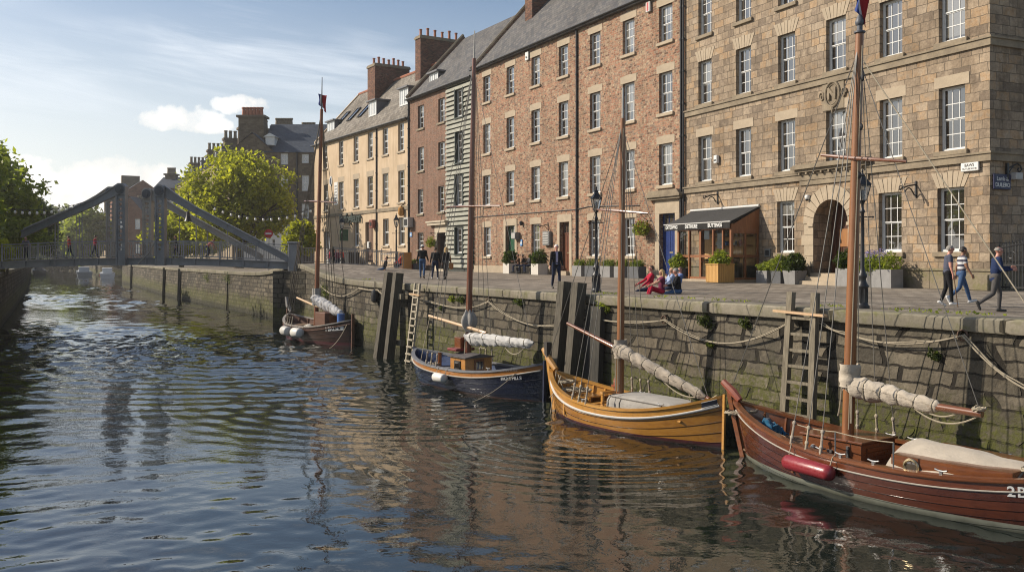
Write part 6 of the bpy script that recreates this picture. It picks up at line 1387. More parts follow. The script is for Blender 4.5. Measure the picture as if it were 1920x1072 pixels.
tree('low bright bush growing at the left end of the bridge', o, [blob(*a, 67, o) for a in ((-5,470,.9),(6,478,.7),(-18,460,1.1),(2,497,.6),(-12,500,.8))], 1800, .15, LEAFY, 17, .08, .2, 'bush', cat='bush')
# trees of the left bank nearer the camera, mirrored in the water and the windows
for i, (x, y, s_) in enumerate(((-33,47,1.0),(-38,60,1.05),(-47,50,1.35),(-49,66,1.4))):
    o = Vector((x,y,QZ+.2)); rg = random.Random(40+i)
    tree(('round leafy tree on the left bank beside the water','tall leafy tree on the left bank just before the bridge','big leafy tree behind the round tree on the left bank','big leafy tree behind the tall tree on the left bank')[i], o, [(rg.uniform(-2.5,2.5)*s_, rg.uniform(-2.5,2.5)*s_, rg.uniform(3.5,7.5)*s_, rg.uniform(1.6,2.5)*s_) for _ in range(9)], 9000, .27, LEAFG, 50+i, .35, .2)
# far trees beyond the bridge
o = Vector((fx(160,250),250,QZ)); tree('sunlit green tree beyond the bridge, beside the pale row of houses', o, [blob(*a, 250, o) for a in ((160,425,6),(150,440,5),(172,435,5),(162,405,4),(170,455,5),(150,460,5))], 5000, .8, LEAFG, 21, .6, .2)
rg = random.Random(5)
FARM = None
for i, (px, py, r, Y) in enumerate(((95,440,9,380),(118,428,11,420),(80,455,8,340),(135,440,9,400),(105,465,8,320),(128,462,8,350),(142,425,9,450),(70,435,10,360))):
    o = Vector((fx(px,Y),Y,QZ)); q = atY(px,py,Y); zc = q.z-QZ
    bl_ = [(rg.uniform(-.5,.5)*r, rg.uniform(-.5,.5)*r, zc+rg.uniform(-.6,.4)*r, r*rg.uniform(.5,.75)) for _ in range(6)]
    tree(('hazy tree on the far bank left of the bridge hangers','tallest hazy tree in the far gap under the sloping beam','hazy low tree beside the left bank trees','hazy tree right of the middle of the far gap','low hazy tree close to the far water','low hazy tree near the sunlit green one','far hazy tree rising next to the sunlit green one','pale hazy tree showing above the edge of the left bank')[i], o, bl_, 2200, 1.3, LEAFH, 60+i, .7, .15, 'far_tree', 'hazy trees in the far gap')
# wooded rise closing the view
mb = MB(); mb.grid(lambda u, v: (-900+1500*u, 700+500*v, QZ-1+ (12+26*math.sin(math.pi*v*.5))*(.75+.5*noise.noise(Vector((u*7,v*2,0))))*min(1,v*4)), 80, 10)
tag(mb.build('hills', M_('wooded_hill', (.06,.08,.045), .95, .35, .02, .8), None, True, 0), kind='structure')
# ---------------------------------------------------------------- street furniture
LAMPG = M_('lamp_glass', (.62,.62,.58), .15, .1, 3, 0, spec=.6)
def lamp_glass():
    m, k, b = newmat('lantern_glass'); b.inputs['Base Color'].default_value = (.85,.85,.82,1); b.inputs['Roughness'].default_value = .12; b.inputs['Transmission Weight'].default_value = .75; b.inputs['IOR'].default_value = 1.1; k.set(b, 'Roughness', k.ramp(k.noise(objco(k), 8, 3), [(.3,.08),(.7,.3)])); return m
LG = lamp_glass()
def street_lamp(label, px, pybase, ptop, bars=True, z=None, group='black lantern posts along the quay'):
    P = at(px, pybase, QZ if z is None else z); P = at(px, pybase, qz(P.x,P.y)); H = CZ+(HY-ptop)*P.y/FPX-P.z; s = H/5.2; t = thing('street_lamp', label, 'street lamp', P, 0, group)
    mb = MB(); prof = [(.24,0),(.24,.1),(.2,.14),(.18,.2),(.18,.75),(.21,.8),(.21,.86),(.15,.95),(.12,1.1),(.155,1.18),(.155,1.26),(.1,1.34),(.075,1.5),(.065,2.6),(.055,3.55),(.085,3.6),(.085,3.66),(.05,3.72),(.045,3.9),(.09,3.98),(.1,4.02)]
    mb.lathe([(r*s*1.08,zz*s) for r, zz in prof], 14)
    for i in range(8):
        a = math.pi*i/4; mb.tube([(.185*s*math.cos(a),.185*s*math.sin(a),.22*s),(.185*s*math.cos(a),.185*s*math.sin(a),.74*s)], .03*s, 5)
    mb.build('post', IRON, t, True, 40)
    if bars: mb = MB(); mb.tube([(-.36*s,.1*s,3.42*s),(.36*s,-.1*s,3.42*s)], .022*s, 7); mb.ball((-.36*s,.1*s,3.42*s), .04*s, 8, 6); mb.ball((.36*s,-.1*s,3.42*s), .04*s, 8, 6); mb.build('ladder_rest', IRON, t, True)
    def ring(r, z): return [(r*s*math.cos(a), r*s*math.sin(a), z*s) for a in (math.pi/4+R(12)+math.pi*i/2 for i in range(4))]
    b0, b1 = ring(.15,4.04), ring(.30,4.62); fr = MB(); 
    for i in range(4):
        j = (i+1) % 4; fr.beam(b0[i], b1[i], .03*s, .03*s); fr.beam(b0[i], b0[j], .035*s, .035*s); fr.beam(b1[i], b1[j], .045*s, .05*s)
    l = fr.build('lantern_frame', IRON, t)
    gm = MB(); c0, c1 = ring(.14,4.05), ring(.285,4.61); gm.add(c0+c1, [(i,(i+1)%4,4+(i+1)%4,4+i) for i in range(4)]); gm.build('lantern_pane', LG, l)
    MB().lathe([(.05*s,0),(.07*s,.12*s),(.065*s,.3*s),(.02*s,.36*s)], 10, (0,0,4.1*s)).build('mantle', BULB, l, True)
    rf = MB(); e0, e1, e2 = ring(.34,4.64), ring(.14,4.86), ring(.12,4.94); rf.add(e0+e1+e2, [(i,(i+1)%4,4+(i+1)%4,4+i) for i in range(4)]+[(4+i,4+(i+1)%4,8+(i+1)%4,8+i) for i in range(4)]+[(8,9,10,11),(3,2,1,0)])
    rf.lathe([(.09*s,4.94*s),(.11*s,4.98*s),(.05*s,5.04*s),(.03*s,5.1*s),(.045*s,5.14*s),(.008*s,5.24*s)], 8); rf.build('lantern_roof', IRON, l); return t
street_lamp('tall black lantern post in front of the brown door of the brick row', 1118, 548, 350)
street_lamp('black lantern post beside the arched stone doorway and purple flowers', 1617, 578, 318)
street_lamp('black lantern post beside the fender timbers and the seated couple', 743, 509, 400)
street_lamp('black lantern post near the bridge railing, before the bar lettering', 641, 511, 405)
# fender piles and ladders against the quay
def wall_post(label, px, ptop, w_, lean=.12, off=.4, m=None, name='fender_pile', grp='timber fender piles on the quay wall', foot=-.8, d_=None):
    p, d, nr = edge_at(px, off); zt = CZ+(HY-ptop)*p.y/FPX; t = thing(name, label, 'timber pile', (p.x,p.y,0), 0, grp); ang_ = math.atan2(d.y,d.x)
    M = Matrix.Rotation(ang_,3,'Z'); a = Vector((nr.x*lean*2, nr.y*lean*2, foot)); b_ = Vector((-nr.x*.0,-nr.y*.0,zt)); mb = MB(); mb.beam(a, b_, w_, (d_ or w_), 0, (M @ Vector((0,1,0)))); mb.build('post', m or TIMB, t); return t, p, d, nr, zt
t, p, d, nr, zt = wall_post('leaning fender pile before the seated couple, farther one of the pair', 731, 511, .42, .35, .5)
t2, p2, d2, nr2, zt2 = wall_post('leaning fender pile before the seated couple, nearer one of the pair', 747, 512, .40, .3, .5)
for z in (3.0,.75): MB().beam((d2.x*.9,d2.y*.9,z),(-d2.x*.5,-d2.y*.5,z),.2,.25).build('cross_brace', GREYT, t2)
t, p, d, nr, zt = wall_post('heavy fender pile in front of the walking white-haired man, farther of the pair', 1060, 528, .38, .25, .45)
t2, p2, d2, nr2, zt2 = wall_post('heavy fender pile in front of the walking white-haired man, nearer of the pair', 1086, 530, .38, .25, .45)
MB().beam((d2.x*.75,d2.y*.75,2.6),(-d2.x*.3,-d2.y*.3,2.4),.16,.14).build('cross_brace', GREYT, t2)
t3, p3, d3, nr3, zt3 = wall_post('broad blackened timber fender against the wall beside the heavy piles', 1117, 574, .85, .1, .22, M_wood('black_timber', (.012,.012,.010), (.05,.045,.035), .85, 0, 2), 'fender_board', 'timber fender piles on the quay wall', -.8, .2)
def ladder(label, px, ptop, wd, n, off=.45, w_=.13, lean=.22, zb=.1, plank=True, mat=None, grp='wooden quay ladders'):
    mat = mat or GREYT; p, d, nr = edge_at(px, off); zt = CZ+(HY-ptop)*p.y/FPX; t = thing('quay_ladder', label, 'ladder', (p.x,p.y,0), 0, grp)
    for sg in (-1,1):
        a = Vector((d.x*sg*wd/2+nr.x*lean, d.y*sg*wd/2+nr.y*lean, zb-.6)); b_ = Vector((d.x*sg*wd/2*.82, d.y*sg*wd/2*.82, zt)); MB().beam(a, b_, w_, w_*.9, 0, (nr.x,nr.y,0)).build('rail', mat, t)
    for i in range(n):
        z = zb+(QZ-.25-zb)*i/(n-1); f = (z-zb)/(zt-zb); l = Vector((nr.x*lean*(1-f), nr.y*lean*(1-f), z)); ww = wd*(1-.18*f)
        MB().beam(l-Vector((d.x*ww/2,d.y*ww/2,0)), l+Vector((d.x*ww/2,d.y*ww/2,0)), .09, .07).build('rung', mat, t)
    if plank: MB().beam(Vector((d.x*wd*.9+nr.x*.12,d.y*wd*.9+nr.y*.12,zt-.5)), Vector((-d.x*wd*.85+nr.x*.12,-d.y*wd*.85+nr.y*.12,zt-.55)), .14, .06).build('plank', PINEL, t)
    return t
ladder('tall grey wooden ladder on the wall behind the mahogany boat', 1506, 548, .92, 9, .3, .17, .3)
ladder('narrow pale wooden ladder on the wall beside the blue boat', 783, 531, .62, 11, .5, .1, .5, .1, True, M_wood('pale_ladder', (.22,.19,.14), (.42,.37,.28), .8, 0, 2))
# ropes slung along the wall
def wrope(label, pts, r=.028, sag=(), off=.22, m=None, tail=None, name='mooring_rope'):
    W = []
    for px, py in pts:
        p, d, nr = edge_at(px, off); W.append(Vector((p.x,p.y,CZ+(HY-py)*p.y/FPX)))
    o = W[0].copy(); mb = MB(); P_ = []
    for i in range(len(W)-1):
        for j in range(15 if i < len(W)-2 else 16):
            u = j/15; P_.append(W[i].lerp(W[i+1], u)-o-Vector((0,0,4*(sag[i] if i < len(sag) else .2)*u*(1-u))))
    mb.tube(P_, r*.6, 6); mb.tube([q+Vector((.02,-.02,.03+.02*math.sin(i*.6))) for i, q in enumerate(P_)], r*.45, 6)
    ob = mb.build(name, m or WROPE, None, True, 60); ob.location = o; return tag(ob, label, 'rope')
wrope('slack mooring rope hanging in a shallow loop beside the brown boat mast', [(600,535),(672,541)], .035, (.55,))
wrope('short mooring rope draped from the coping to the leaning fender piles', [(672,540),(708,544),(722,556)], .035, (.05,.02))
wrope('taut mooring rope from the pale ladder past the blue boat mast', [(757,545),(775,556),(845,575),(915,566)], .03, (.02,.06,.14))
wrope('long mooring rope sagging between blue boat mast and heavy fender piles', [(915,566),(1060,607),(1078,590)], .032, (.42,.0))
wrope('mooring rope from the heavy fender piles past the yellow boat mast', [(1070,590),(1112,596),(1245,600)], .03, (.03,.12))
wrope('mooring rope sagging from the wall ring to the tall grey ladder', [(1245,600),(1480,605)], .03, (.62,))
wrope('mooring rope running past the mahogany boat mast to the wall bolt', [(1528,600),(1590,628),(1805,629)], .03, (.05,.2))
wrope('thick mooring rope falling steeply from the wall bolt at the right edge', [(1805,629),(1925,730)], .036, (.12,))
p, d, nr = edge_at(703,.2); t = thing('rope_fender', 'black rope fender hanging on the wall near the brown boat', 'fender', (p.x,p.y,CZ+(HY-555)*p.y/FPX)); MB().lathe([(.08,-.35),(.2,-.25),(.22,0),(.18,.25),(.06,.35)], 10).build('body', IRON, t, True); MB().tube([(0,0,.3),(0,0,.75)], .03, 5).build('hanging_line', DROPE, t)
for i, (px, py) in enumerate(((1070,588),(915,564),(1245,599),(1805,628))):
    p, d, nr = edge_at(px,.15); mb = MB(); rr = .11; ang_ = math.atan2(d.y,d.x); mb.tube([(rr*math.cos(a*math.pi/8)*d.x, rr*math.cos(a*math.pi/8)*d.y, rr*math.sin(a*math.pi/8)) for a in range(17)], .024, 6, False); mb.tube([(0,0,rr),(-nr.x*.25,-nr.y*.25,rr+.02)], .03, 6)
    o = mb.build('mooring_ring', M_('rusty_iron', (.09,.05,.03), .8, .3, 8, .3), None, True, 60); o.location = (p.x,p.y,CZ+(HY-py)*p.y/FPX); tag(o, ['iron ring in the wall behind the heavy fender piles','iron ring in the wall above the blue boat stern','iron ring in the wall above the yellow boat stern','iron bolt ring in the wall at the steep rope by the right edge'][i], 'mooring ring')
# weeds on the wall
def weed(label, px, py, r, n, seed, off=.12, mat=None):
    p, d, nr = edge_at(px, off); o = Vector((p.x,p.y,CZ+(HY-py)*p.y/FPX)); V, m_ = leaves([(0,0,0,r),(d.x*r*.5,d.y*r*.5,-.2*r,r*.7),(-d.x*r*.4,-d.y*r*.4,-r*.5,r*.6)], n, .045, seed, .0, .1); ob = link('wall_plant', leaf_mesh('wall_plant', V, m_, mat or LEAFG), None, o); tag(ob, label, 'plant', 'weeds growing out of the quay wall')
for i, a in enumerate(((848,560,.2,120,'small green weed tuft on the wall left of the blue mast'),(866,560,.26,170,'bushy weed tuft on the wall just left of the blue mast top rope'),(975,565,.26,150,'yellowish weed tuft hanging below the coping beside the walking man'),(828,578,.15,80,'tiny weed tuft low on the wall near the pale ladder'),(1135,573,.3,170,'weed tuft on the wall just past the blackened fender'),(1325,600,.3,200,'brownish weed tuft in a hole of the wall below the shop'),(1398,605,.22,120,'small weed tuft on the wall left of the grey ladder'),(1755,665,.16,110,'small green weed on the wall above the cream sail'),(1333,645,.14,90,'tiny weed low on the wall between yellow boat and grey ladder'),(430,520,.9,300,'broad weed clump under the bridge girder'),(390,519,.8,260,'weed clump on the coping left under the bridge girder'),(612,545,.7,500,'straggling plants on the dark corner behind the brown boat mast'))):
    px, py, r, n_, lab = a; weed(lab, px, py, r*.85, n_*2, 80+i, .06, LEAFD if i % 4 else LEAFG)
# moss line along the paving edge
rg = np.random.default_rng(3); Vs = []; tot = 0
for px in (652,690,1128,1150,1290,1345,1390,1240,1690,1740,1800,1840,1560):
    p, d, nr = edge_at(px, -.75); o = np.array([p.x,p.y,QZ+.03]); m_ = 34; q = o+np.stack([d.x*rg.normal(size=m_)*.35+nr.x*rg.normal(size=m_)*.05, d.y*rg.normal(size=m_)*.35+nr.y*rg.normal(size=m_)*.03, rg.random(m_)*.03],1); a = rg.normal(size=(m_,3))*.018; b_ = rg.normal(size=(m_,3))*.018; Vs.append(np.stack([q-a,q+b_,q+a,q-b_],1).reshape(-1,3)); tot += m_
tag(link('grass', leaf_mesh('grass', np.concatenate(Vs), tot, LEAFG)), 'sparse grass and moss in the joints behind the coping', 'grass', None, 'stuff')
# ---------------------------------------------------------------- planters
def shrub_into(t, blobs, n, size, mat, seed, nm='foliage', gap=.05, shell=.75):
    V, m_ = leaves(blobs, n, size, seed, gap, shell, 1.0); return link(nm, leaf_mesh(nm, V, m_, mat), t)
BOXB = leaf_mat('box_leaves', (.075,.105,.018), (.03,.048,.010), (1.2,1.3,.7))
WHTUB = M_('white_tub', (.50,.47,.42), .7, .12, 3, .1); DKTUB = M_('slate_tub', (.075,.078,.085), .6, .2, 3, .15); GYTUB = M_('grey_tub', (.20,.195,.19), .6, .2, 3, .1)
SOIL = M_('soil', (.03,.02,.013), .95, .3, 8, .4)
def tub(label, bl, px, py, w_, dd, h, mat, yoff, kind, seed, cat='planter', name='planter', taper=0):
    """planter standing YOFF metres in front of facade BL, seen at column px"""
    x, _ = bl.pix(px, py, -yoff); t = thing(name, label, cat, bl.world(x, -yoff, 0), bl.phi); mb = MB(); k_ = 1-taper
    vs = [(-w_/2*k_,-dd/2*k_,0),(w_/2*k_,-dd/2*k_,0),(w_/2*k_,dd/2*k_,0),(-w_/2*k_,dd/2*k_,0),(-w_/2,-dd/2,h),(w_/2,-dd/2,h),(w_/2,dd/2,h),(-w_/2,dd/2,h),(-w_/2+.05,-dd/2+.05,h),(w_/2-.05,-dd/2+.05,h),(w_/2-.05,dd/2-.05,h),(-w_/2+.05,dd/2-.05,h),(-w_/2+.05,-dd/2+.05,h-.06),(w_/2-.05,-dd/2+.05,h-.06),(w_/2-.05,dd/2-.05,h-.06),(-w_/2+.05,dd/2-.05,h-.06)]
    mb.add(vs, [(3,2,1,0),(0,1,5,4),(1,2,6,5),(2,3,7,6),(3,0,4,7),(4,5,9,8),(5,6,10,9),(6,7,11,10),(7,4,8,11),(8,9,13,12),(9,10,14,13),(10,11,15,14),(11,8,12,15)]); mb.build('tub', mat, t)
    MB().box(-w_/2+.051,w_/2-.051,-dd/2+.051,dd/2-.051,h-.2,h-.07).build('soil', SOIL, t)
    if kind == 'ball': 
        r = w_*.5; shrub_into(t, [(0,0,h+r*.72,r)], 2600, .06, BOXB, seed, 'clipped_ball', -.3, .9)
    elif kind == 'grass':
        rg = random.Random(seed); mb = MB()
        for _ in range(240):
            x0, y0 = rg.uniform(-w_/2+.08,w_/2-.08), rg.uniform(-dd/2+.06,dd/2-.06); hh = rg.uniform(.2,.55); dx_, dy_ = rg.gauss(0,.1), rg.gauss(0,.08)
            mb.add([(x0-.012,y0,h-.08),(x0+.012,y0,h-.08),(x0+dx_*.5+.008,y0+dy_*.5,h+hh*.6),(x0+dx_,y0+dy_,h+hh),(x0+dx_*.5-.008,y0+dy_*.5,h+hh*.6)], [(0,1,2,3,4)])
        mb.build('grasses', LEAFG, t); shrub_into(t, [(w_*.25*s_, 0, h+.12, .22) for s_ in (-1.3,-.4,.5,1.3)], 500, .05, BOXB, seed)
    elif kind == 'shrub': shrub_into(t, [(0,0,h+.28,.42),(w_*.25,0,h+.18,.3),(-w_*.3,0,h+.2,.32),(.1,-.05,h+.5,.25)], 1300, .075, LEAFG, seed)
    elif kind == 'flower':
        shrub_into(t, [(-w_*.3,-.05,h+.1,.38),(0,0,h+.22,.36),(w_*.3,0,h+.25,.38),(-w_*.42,-.15,h-.1,.28)], 1500, .06, LEAFG, seed)
        shrub_into(t, [(-w_*.25,0,h+.55,.3),(-w_*.05,0,h+.7,.22),(w_*.1,0,h+.5,.25)], 260, .035, M_('purple_petals', (.20,.17,.36), .7, .3, 9, 0), seed+1, 'blossom')
    elif kind == 'red':
        shrub_into(t, [(-w_*.25,0,h+.12,.28),(w_*.25,0,h+.14,.28)], 700, .07, LEAFG, seed); 
    return t
tub('white cube planter with a clipped box ball left of the three seated people', K, 957, 518, 1.0, .8, .82, WHTUB, 1.0, 'ball', 101)
tub('white cube planter with a clipped box ball right of the three seated people', K, 1011, 520, 1.05, .8, .82, WHTUB, 1.0, 'ball', 102)
for i, (px, mt) in enumerate(((1088,GYTUB),(1112,DKTUB),(1141,GYTUB),(1168,GYTUB),(1194,DKTUB))):
    tub(['grey trough of long grasses beside the brown door','dark trough of grasses directly behind the tall lantern post','grey trough of grasses right of the tall lantern post','grey trough of grasses behind the yellow boat mast','dark trough of grasses behind the blond seated woman'][i], K, px, 526, 1.15, .6, .72, mt, .95, 'grass', 110+i)
tub('small dark planter of leafy shrub at the left post of the shop', S, 1273, 520, .9, .7, .7, DKTUB, 1.9, 'shrub', 120)
tub('dark square planter with brown grasses and a tilted board beside the shop', S, 1438, 536, .8, .7, .62, GYTUB, .75, 'red', 121)
tub('dark blue-grey planter of grey-leaved shrub between the shop and the box ball', S, 1463, 537, .72, .6, .62, DKTUB, .8, 'shrub', 122, taper=.1)
tub('tapered grey planter with a big clipped box ball left of the arched door', S, 1490, 538, .86, .75, .66, GYTUB, .9, 'ball', 123, taper=.18)
tub('grey planter with an upright clipped shrub right of the door steps', S, 1590, 541, .82, .7, .8, GYTUB, .75, 'ball', 124)
tub('long grey trough of purple flowers and grasses below the window by the lantern post', S, 1655, 544, 1.55, .7, .78, GYTUB, .85, 'flower', 125)
tub('dark tub of trailing leaves between lantern post and purple flower trough', S, 1632, 543, .7, .6, .7, DKTUB, .9, 'flower', 126)
tub('small red-brown tub of trailing plants at the corner of the dark brick house', H, 771, 510, .9, .7, .6, M_('red_tub', (.22,.03,.025), .6, .2, 3, .1), 1.0, 'red', 127)
tub('dark tub of plants below the ground window of the dark brick house', H, 784, 512, .9, .7, .7, DKTUB, .9, 'red', 128)
# slatted timber planter before the shop
x, _ = S.pix(1350, 535, -2.75); t = thing('planter', 'honey-coloured slatted timber planter with green shrub standing before the shop', 'planter', S.world(x,-2.75,0), S.phi); mb = MB()
for i in range(9):
    a_ = -.46+.115*i-.0; mb.box(a_-.05,a_+.05,-.5,-.46,.04,.92); mb.box(a_-.05,a_+.05,.46,.5,.04,.92); mb.box(.46,.5,a_-.05,a_+.05,.04,.92); mb.box(-.5,-.46,a_-.05,a_+.05,.04,.92)
mb.build('slats', M_wood('honey_slats', (.36,.19,.05), (.52,.30,.09), .55, .1, 2), t); mb = MB(); mb.box(-.46,.46,-.46,.46,.0,.8); mb.build('liner', SOIL, t); mb = MB(); mb.box(-.53,.53,-.53,-.44,.92,.97); mb.box(-.53,.53,.44,.53,.92,.97); mb.box(-.53,-.44,-.44,.44,.92,.97); mb.box(.44,.53,-.44,.44,.92,.97); mb.build('rim', M_wood('honey_slats', (1,1,1), (1,1,1)), t)
shrub_into(t, [(0,0,1.1,.42),(.25,.1,1.05,.3),(-.3,0,1.0,.32),(0,.1,1.35,.25)], 1500, .08, LEAFG, 130)
# ---------------------------------------------------------------- shop front with awning
CEDAR = M_wood('cedar_frame', (.13,.046,.017), (.27,.105,.038), .45, .2, 2, 1.0)
xr, _ = S.pix(1424,521); q1 = .0; LW, PJ = 4.75, 1.8; z0, z1 = S.pix(1424.7,386.5)[1], S.pix(1371,415,-1.85)[1]; HH = z1-.52
sh = thing('shop_front', 'glazed timber shop box built against the stone building under a black awning', 'shop', S.world(xr,0,0), S.phi)      # x: 0 at the right end, negative to the left; y negative towards the water
mb = MB(); posts = [-LW,-LW+1.05,-LW+2.05,-LW+3.2,-LW+4.0,-.07]
for i, x in enumerate(posts):
    w_ = .13 if i in (0,5) else (.16 if i == 2 else .1); mb.box(x-w_/2,x+w_/2,-PJ-.02*(i % 2),-PJ+.12,.12,HH+.35)
mb.box(-LW,.0,-PJ+.02,-PJ+.1,1.28,1.42); mb.box(-LW,0,-PJ+.01,-PJ+.11,.1,.24); mb.box(-LW,0,-PJ,-PJ+.12,HH+.12,HH+.4)
for y in (-PJ+.9,-.1): mb.box(-.13,.0,y-.05,y+.05,.12,HH+.2)
mb.box(-.11,-.02,-PJ+.12,0,1.28,1.42); mb.box(-.11,-.02,-PJ+.12,0,.1,.24); mb.prism([(-.1,HH-.1),(-.01,HH-.1),(-.01,HH+.4),(-.1,HH+.4)], -PJ+.12, 0)
for y in (-.1,): mb.box(-LW-.05,-LW+.05,y-.05,y+.05,.12,HH+.2)
mb.add([(-.005,-PJ+.1,HH+.38),(-.005,0,HH+.38),(-.005,0,z0-.1)], [(0,1,2)])
mb.build('frame', CEDAR, sh)
def clear_glass(name, tint, base, rough):
    m, k, b = newmat(name); tr = k.n('BsdfTransparent'); tr.inputs[0].default_value = tint; gl = k.n('BsdfGlossy'); gl.inputs['Roughness'].default_value = rough; fr = k.n('Fresnel'); fr.inputs['IOR'].default_value = 1.5; mx = k.n('MixShader'); k.nt.links.new(k.math('ADD', fr.outputs[0], base, True), mx.inputs[0]); k.nt.links.new(tr.outputs[0], mx.inputs[1]); k.nt.links.new(gl.outputs[0], mx.inputs[2]); k.nt.links.new(mx.outputs[0], k.nt.nodes['Material Output'].inputs[0]); return m
SG = clear_glass('shop_glass', (.9,.93,.92,1), .02, .01)
for a_, c_ in zip(posts[:-1], posts[1:]):
    for z0, z1 in ((.24,1.28),(1.42,HH+.12)): MB().add([(a_+.06,-PJ+.06,z0),(c_-.06,-PJ+.06,z0),(c_-.06,-PJ+.06,z1),(a_+.06,-PJ+.06,z1)], [(0,1,2,3)]).build('pane', SG, sh)
for y0, y1 in ((-PJ+.12,-PJ+.85),(-PJ+.95,-.15)):
    for z0, z1 in ((.24,1.28),(1.42,HH-.1)): MB().add([(-.06,y0,z0),(-.06,y1,z0),(-.06,y1,z1),(-.06,y0,z1)], [(0,1,2,3)]).build('pane', SG, sh)
mb = MB(); mb.box(-LW,0,-PJ+.0,-.02,.0,.12); mb.box(-LW+.3,-.3,-PJ-.35,-PJ,-.02,.1); mb.build('floor_slab', DRESS, sh)
mb = MB(); mb.box(-LW+.1,-.12,-.06,-.02,.12,HH); mb.build('back_wall', M_wood('warm_panel', (.46,.24,.085), (.68,.40,.16), .7, 0, 2), sh)
mb = MB(); 
for z in (1.35,1.9,2.4): mb.box(-LW+1.2,-.4,-.45,-.07,z,z+.04)
mb.build('shelf', CEDAR, sh); MB().cham(-LW+1.3,-.8,-1.3,-.75,.12,1.05,.02).build('counter', M_wood('honey_slats', (1,1,1), (1,1,1)), sh)
rg = random.Random(9); GCOL = [(.5,.48,.42),(.06,.16,.4),(.45,.3,.05),(.3,.04,.03),(.55,.55,.5),(.04,.05,.05),(.35,.2,.1),(.12,.2,.1)]
for i in range(26):
    z = rg.choice((1.06,1.06,1.39,1.94,2.44)); x = rg.uniform(-LW+1.4,-.6); y = -1.0 if z < 1.1 else -.28; r = rg.uniform(.05,.12); h_ = rg.uniform(.12,.32); mb = MB(); j = rg.randint(0,7)
    if i % 3: mb.lathe([(r*.8,0),(r,.04),(r,h_*.7),(r*.5,h_*.85),(r*.5,h_)], 9)
    else: mb.cham(-r,r,-r*.8,r*.8,0,h_,.01)
    o = mb.build('shop_ware', M_('ware_%s' % 'abcdefgh'[j], GCOL[j], .5, .2, 4, .05), sh, True, 40); o.location = (x,y,z)
mb = MB(); mb.box(-LW+2.3,-LW+2.75,-PJ+.09,-PJ+.1,2.25,2.85); mb.build('notice', WHITE, sh); mb = MB(); mb.box(-LW+3.45,-LW+3.85,-PJ+.09,-PJ+.1,1.75,2.55); mb.build('poster', M_('poster_pale', (.45,.44,.4), .8), sh)
mb = MB(); mb.cham(-.75,-.3,-1.35,-.8,.12,1.0,.06); mb.ball((-.5,-1.1,1.15), (.2,.2,.22), 10, 8); mb.build('dark_stove', IRON, sh, True, 40)
# awning
AWN = M_cloth('black_awning', (.020,.019,.018), .25); aw = thing('awning', 'black fabric awning with white block lettering on its valance', 'awning', S.world(xr,0,0), S.phi)
z0, z1 = S.pix(1424.7,386.5)[1], S.pix(1371,415,-PJ-.05)[1]; AL = 6.0
mb = MB(); ny = 10
mb.grid(lambda u, v: (.02-AL*u, -(PJ+.1)*v, z0+(z1-z0)*v-.05*math.sin(math.pi*v)+.012*math.sin(u*6*math.pi)), 36, ny); mb.grid(lambda u, v: (.02-AL*(1-u), -(PJ+.1)*v, z0-.015+(z1-z0)*v-.05*math.sin(math.pi*v)), 36, ny); mb.build('canopy', AWN, aw, True, 30)
mb = MB(); yv = -(PJ+.1)
def val(u, v): return (.02-AL*u, yv-.02-.035*math.sin(u*17)*v-.02*math.sin(u*43+1)*v, z1-.0-.34*v)
mb.grid(val, 60, 4); mb.grid(lambda u, v: tuple(Vector(val(1-u,v))+Vector((0,.012,0))), 60, 4); mb.add([(.02,0,z0),(.02,yv,z1),(.02,yv,z1-.12),(.02,0,z0-.12)], [(0,1,2,3)]); vl = mb.build('valance', AWN, aw, True, 30)
MB().tube([(.05,-.05,z0+.03),(.02-AL,-.05,z0+.03)], .075, 10).build('roller_case', M_('case_white', (.5,.49,.47), .5, .1, 3, .05), aw, True, 40); MB().tube([(.05,yv-.02,z1),(.02-AL,yv-.02,z1)], .03, 6).build('front_bar', M_('case_white', (1,1,1)), aw, True)
mb = MB(); mb.beam((-.05,-.05,z0-.25),(-.05,yv,z1-.03),.05,.05); mb.beam((.0-AL+.1,-.05,z0-.25),(.0-AL+.1,yv,z1-.03),.05,.05); mb.build('arm', IRON, aw)
MV = lambda x: Matrix.Translation((x,yv-.065,z1-.17)) @ Matrix.Rotation(R(90),4,'X')
for txt, u in (('DITOWIG',.86),('DETHURE',.55),('BUTTINGS',.20)):
    lettering('valance_lettering', txt, .27, M_('lettering_white', (1,1,1)), vl, MV(.02-AL*u), .004, .008, .95)
# ---------------------------------------------------------------- fittings on the fronts
def wall_thing(name, label, cat, bl, px, py, y=0.0, group=None):
    x, z = bl.pix(px, py, y); return thing(name, label, cat, bl.world(x, y, z), bl.phi, group)
def basket(label, bl, px, py, seed, y=-.5):
    t = wall_thing('hanging_basket', label, 'hanging basket', bl, px, py, y); MB().lathe([(.08,-.3),(.22,-.22),(.3,0)], 12).build('bowl', POT, t, True); shrub_into(t, [(0,0,.12,.42),(.3,0,0,.3),(-.3,0,.02,.3)], 900, .07, LEAFG, seed); shrub_into(t, [(0,0,.28,.4),(-.2,-.1,.2,.3)], 90, .05, M_('red_petals', (.45,.03,.02), .7, .2, 5, 0), seed+1, 'blossom')
    mb = MB(); mb.tube([(0,0,.1),(0,0,1.0)], .015, 5); mb.tube([(0,-y,1.0),(0,0,1.02),(0,-.1,.96)], .025, 6); mb.tube([(0,-y,.6),(0,-y*.4,.8),(0,-.02,1.0)], .02, 6); mb.build('bracket', IRON, t, True)
basket('hanging basket of red flowers on a scroll bracket left of the blue door', K, 1202, 432, 140)
basket('green hanging basket beside the pillared doorway of the dark brick house', H, 808, 457, 150)
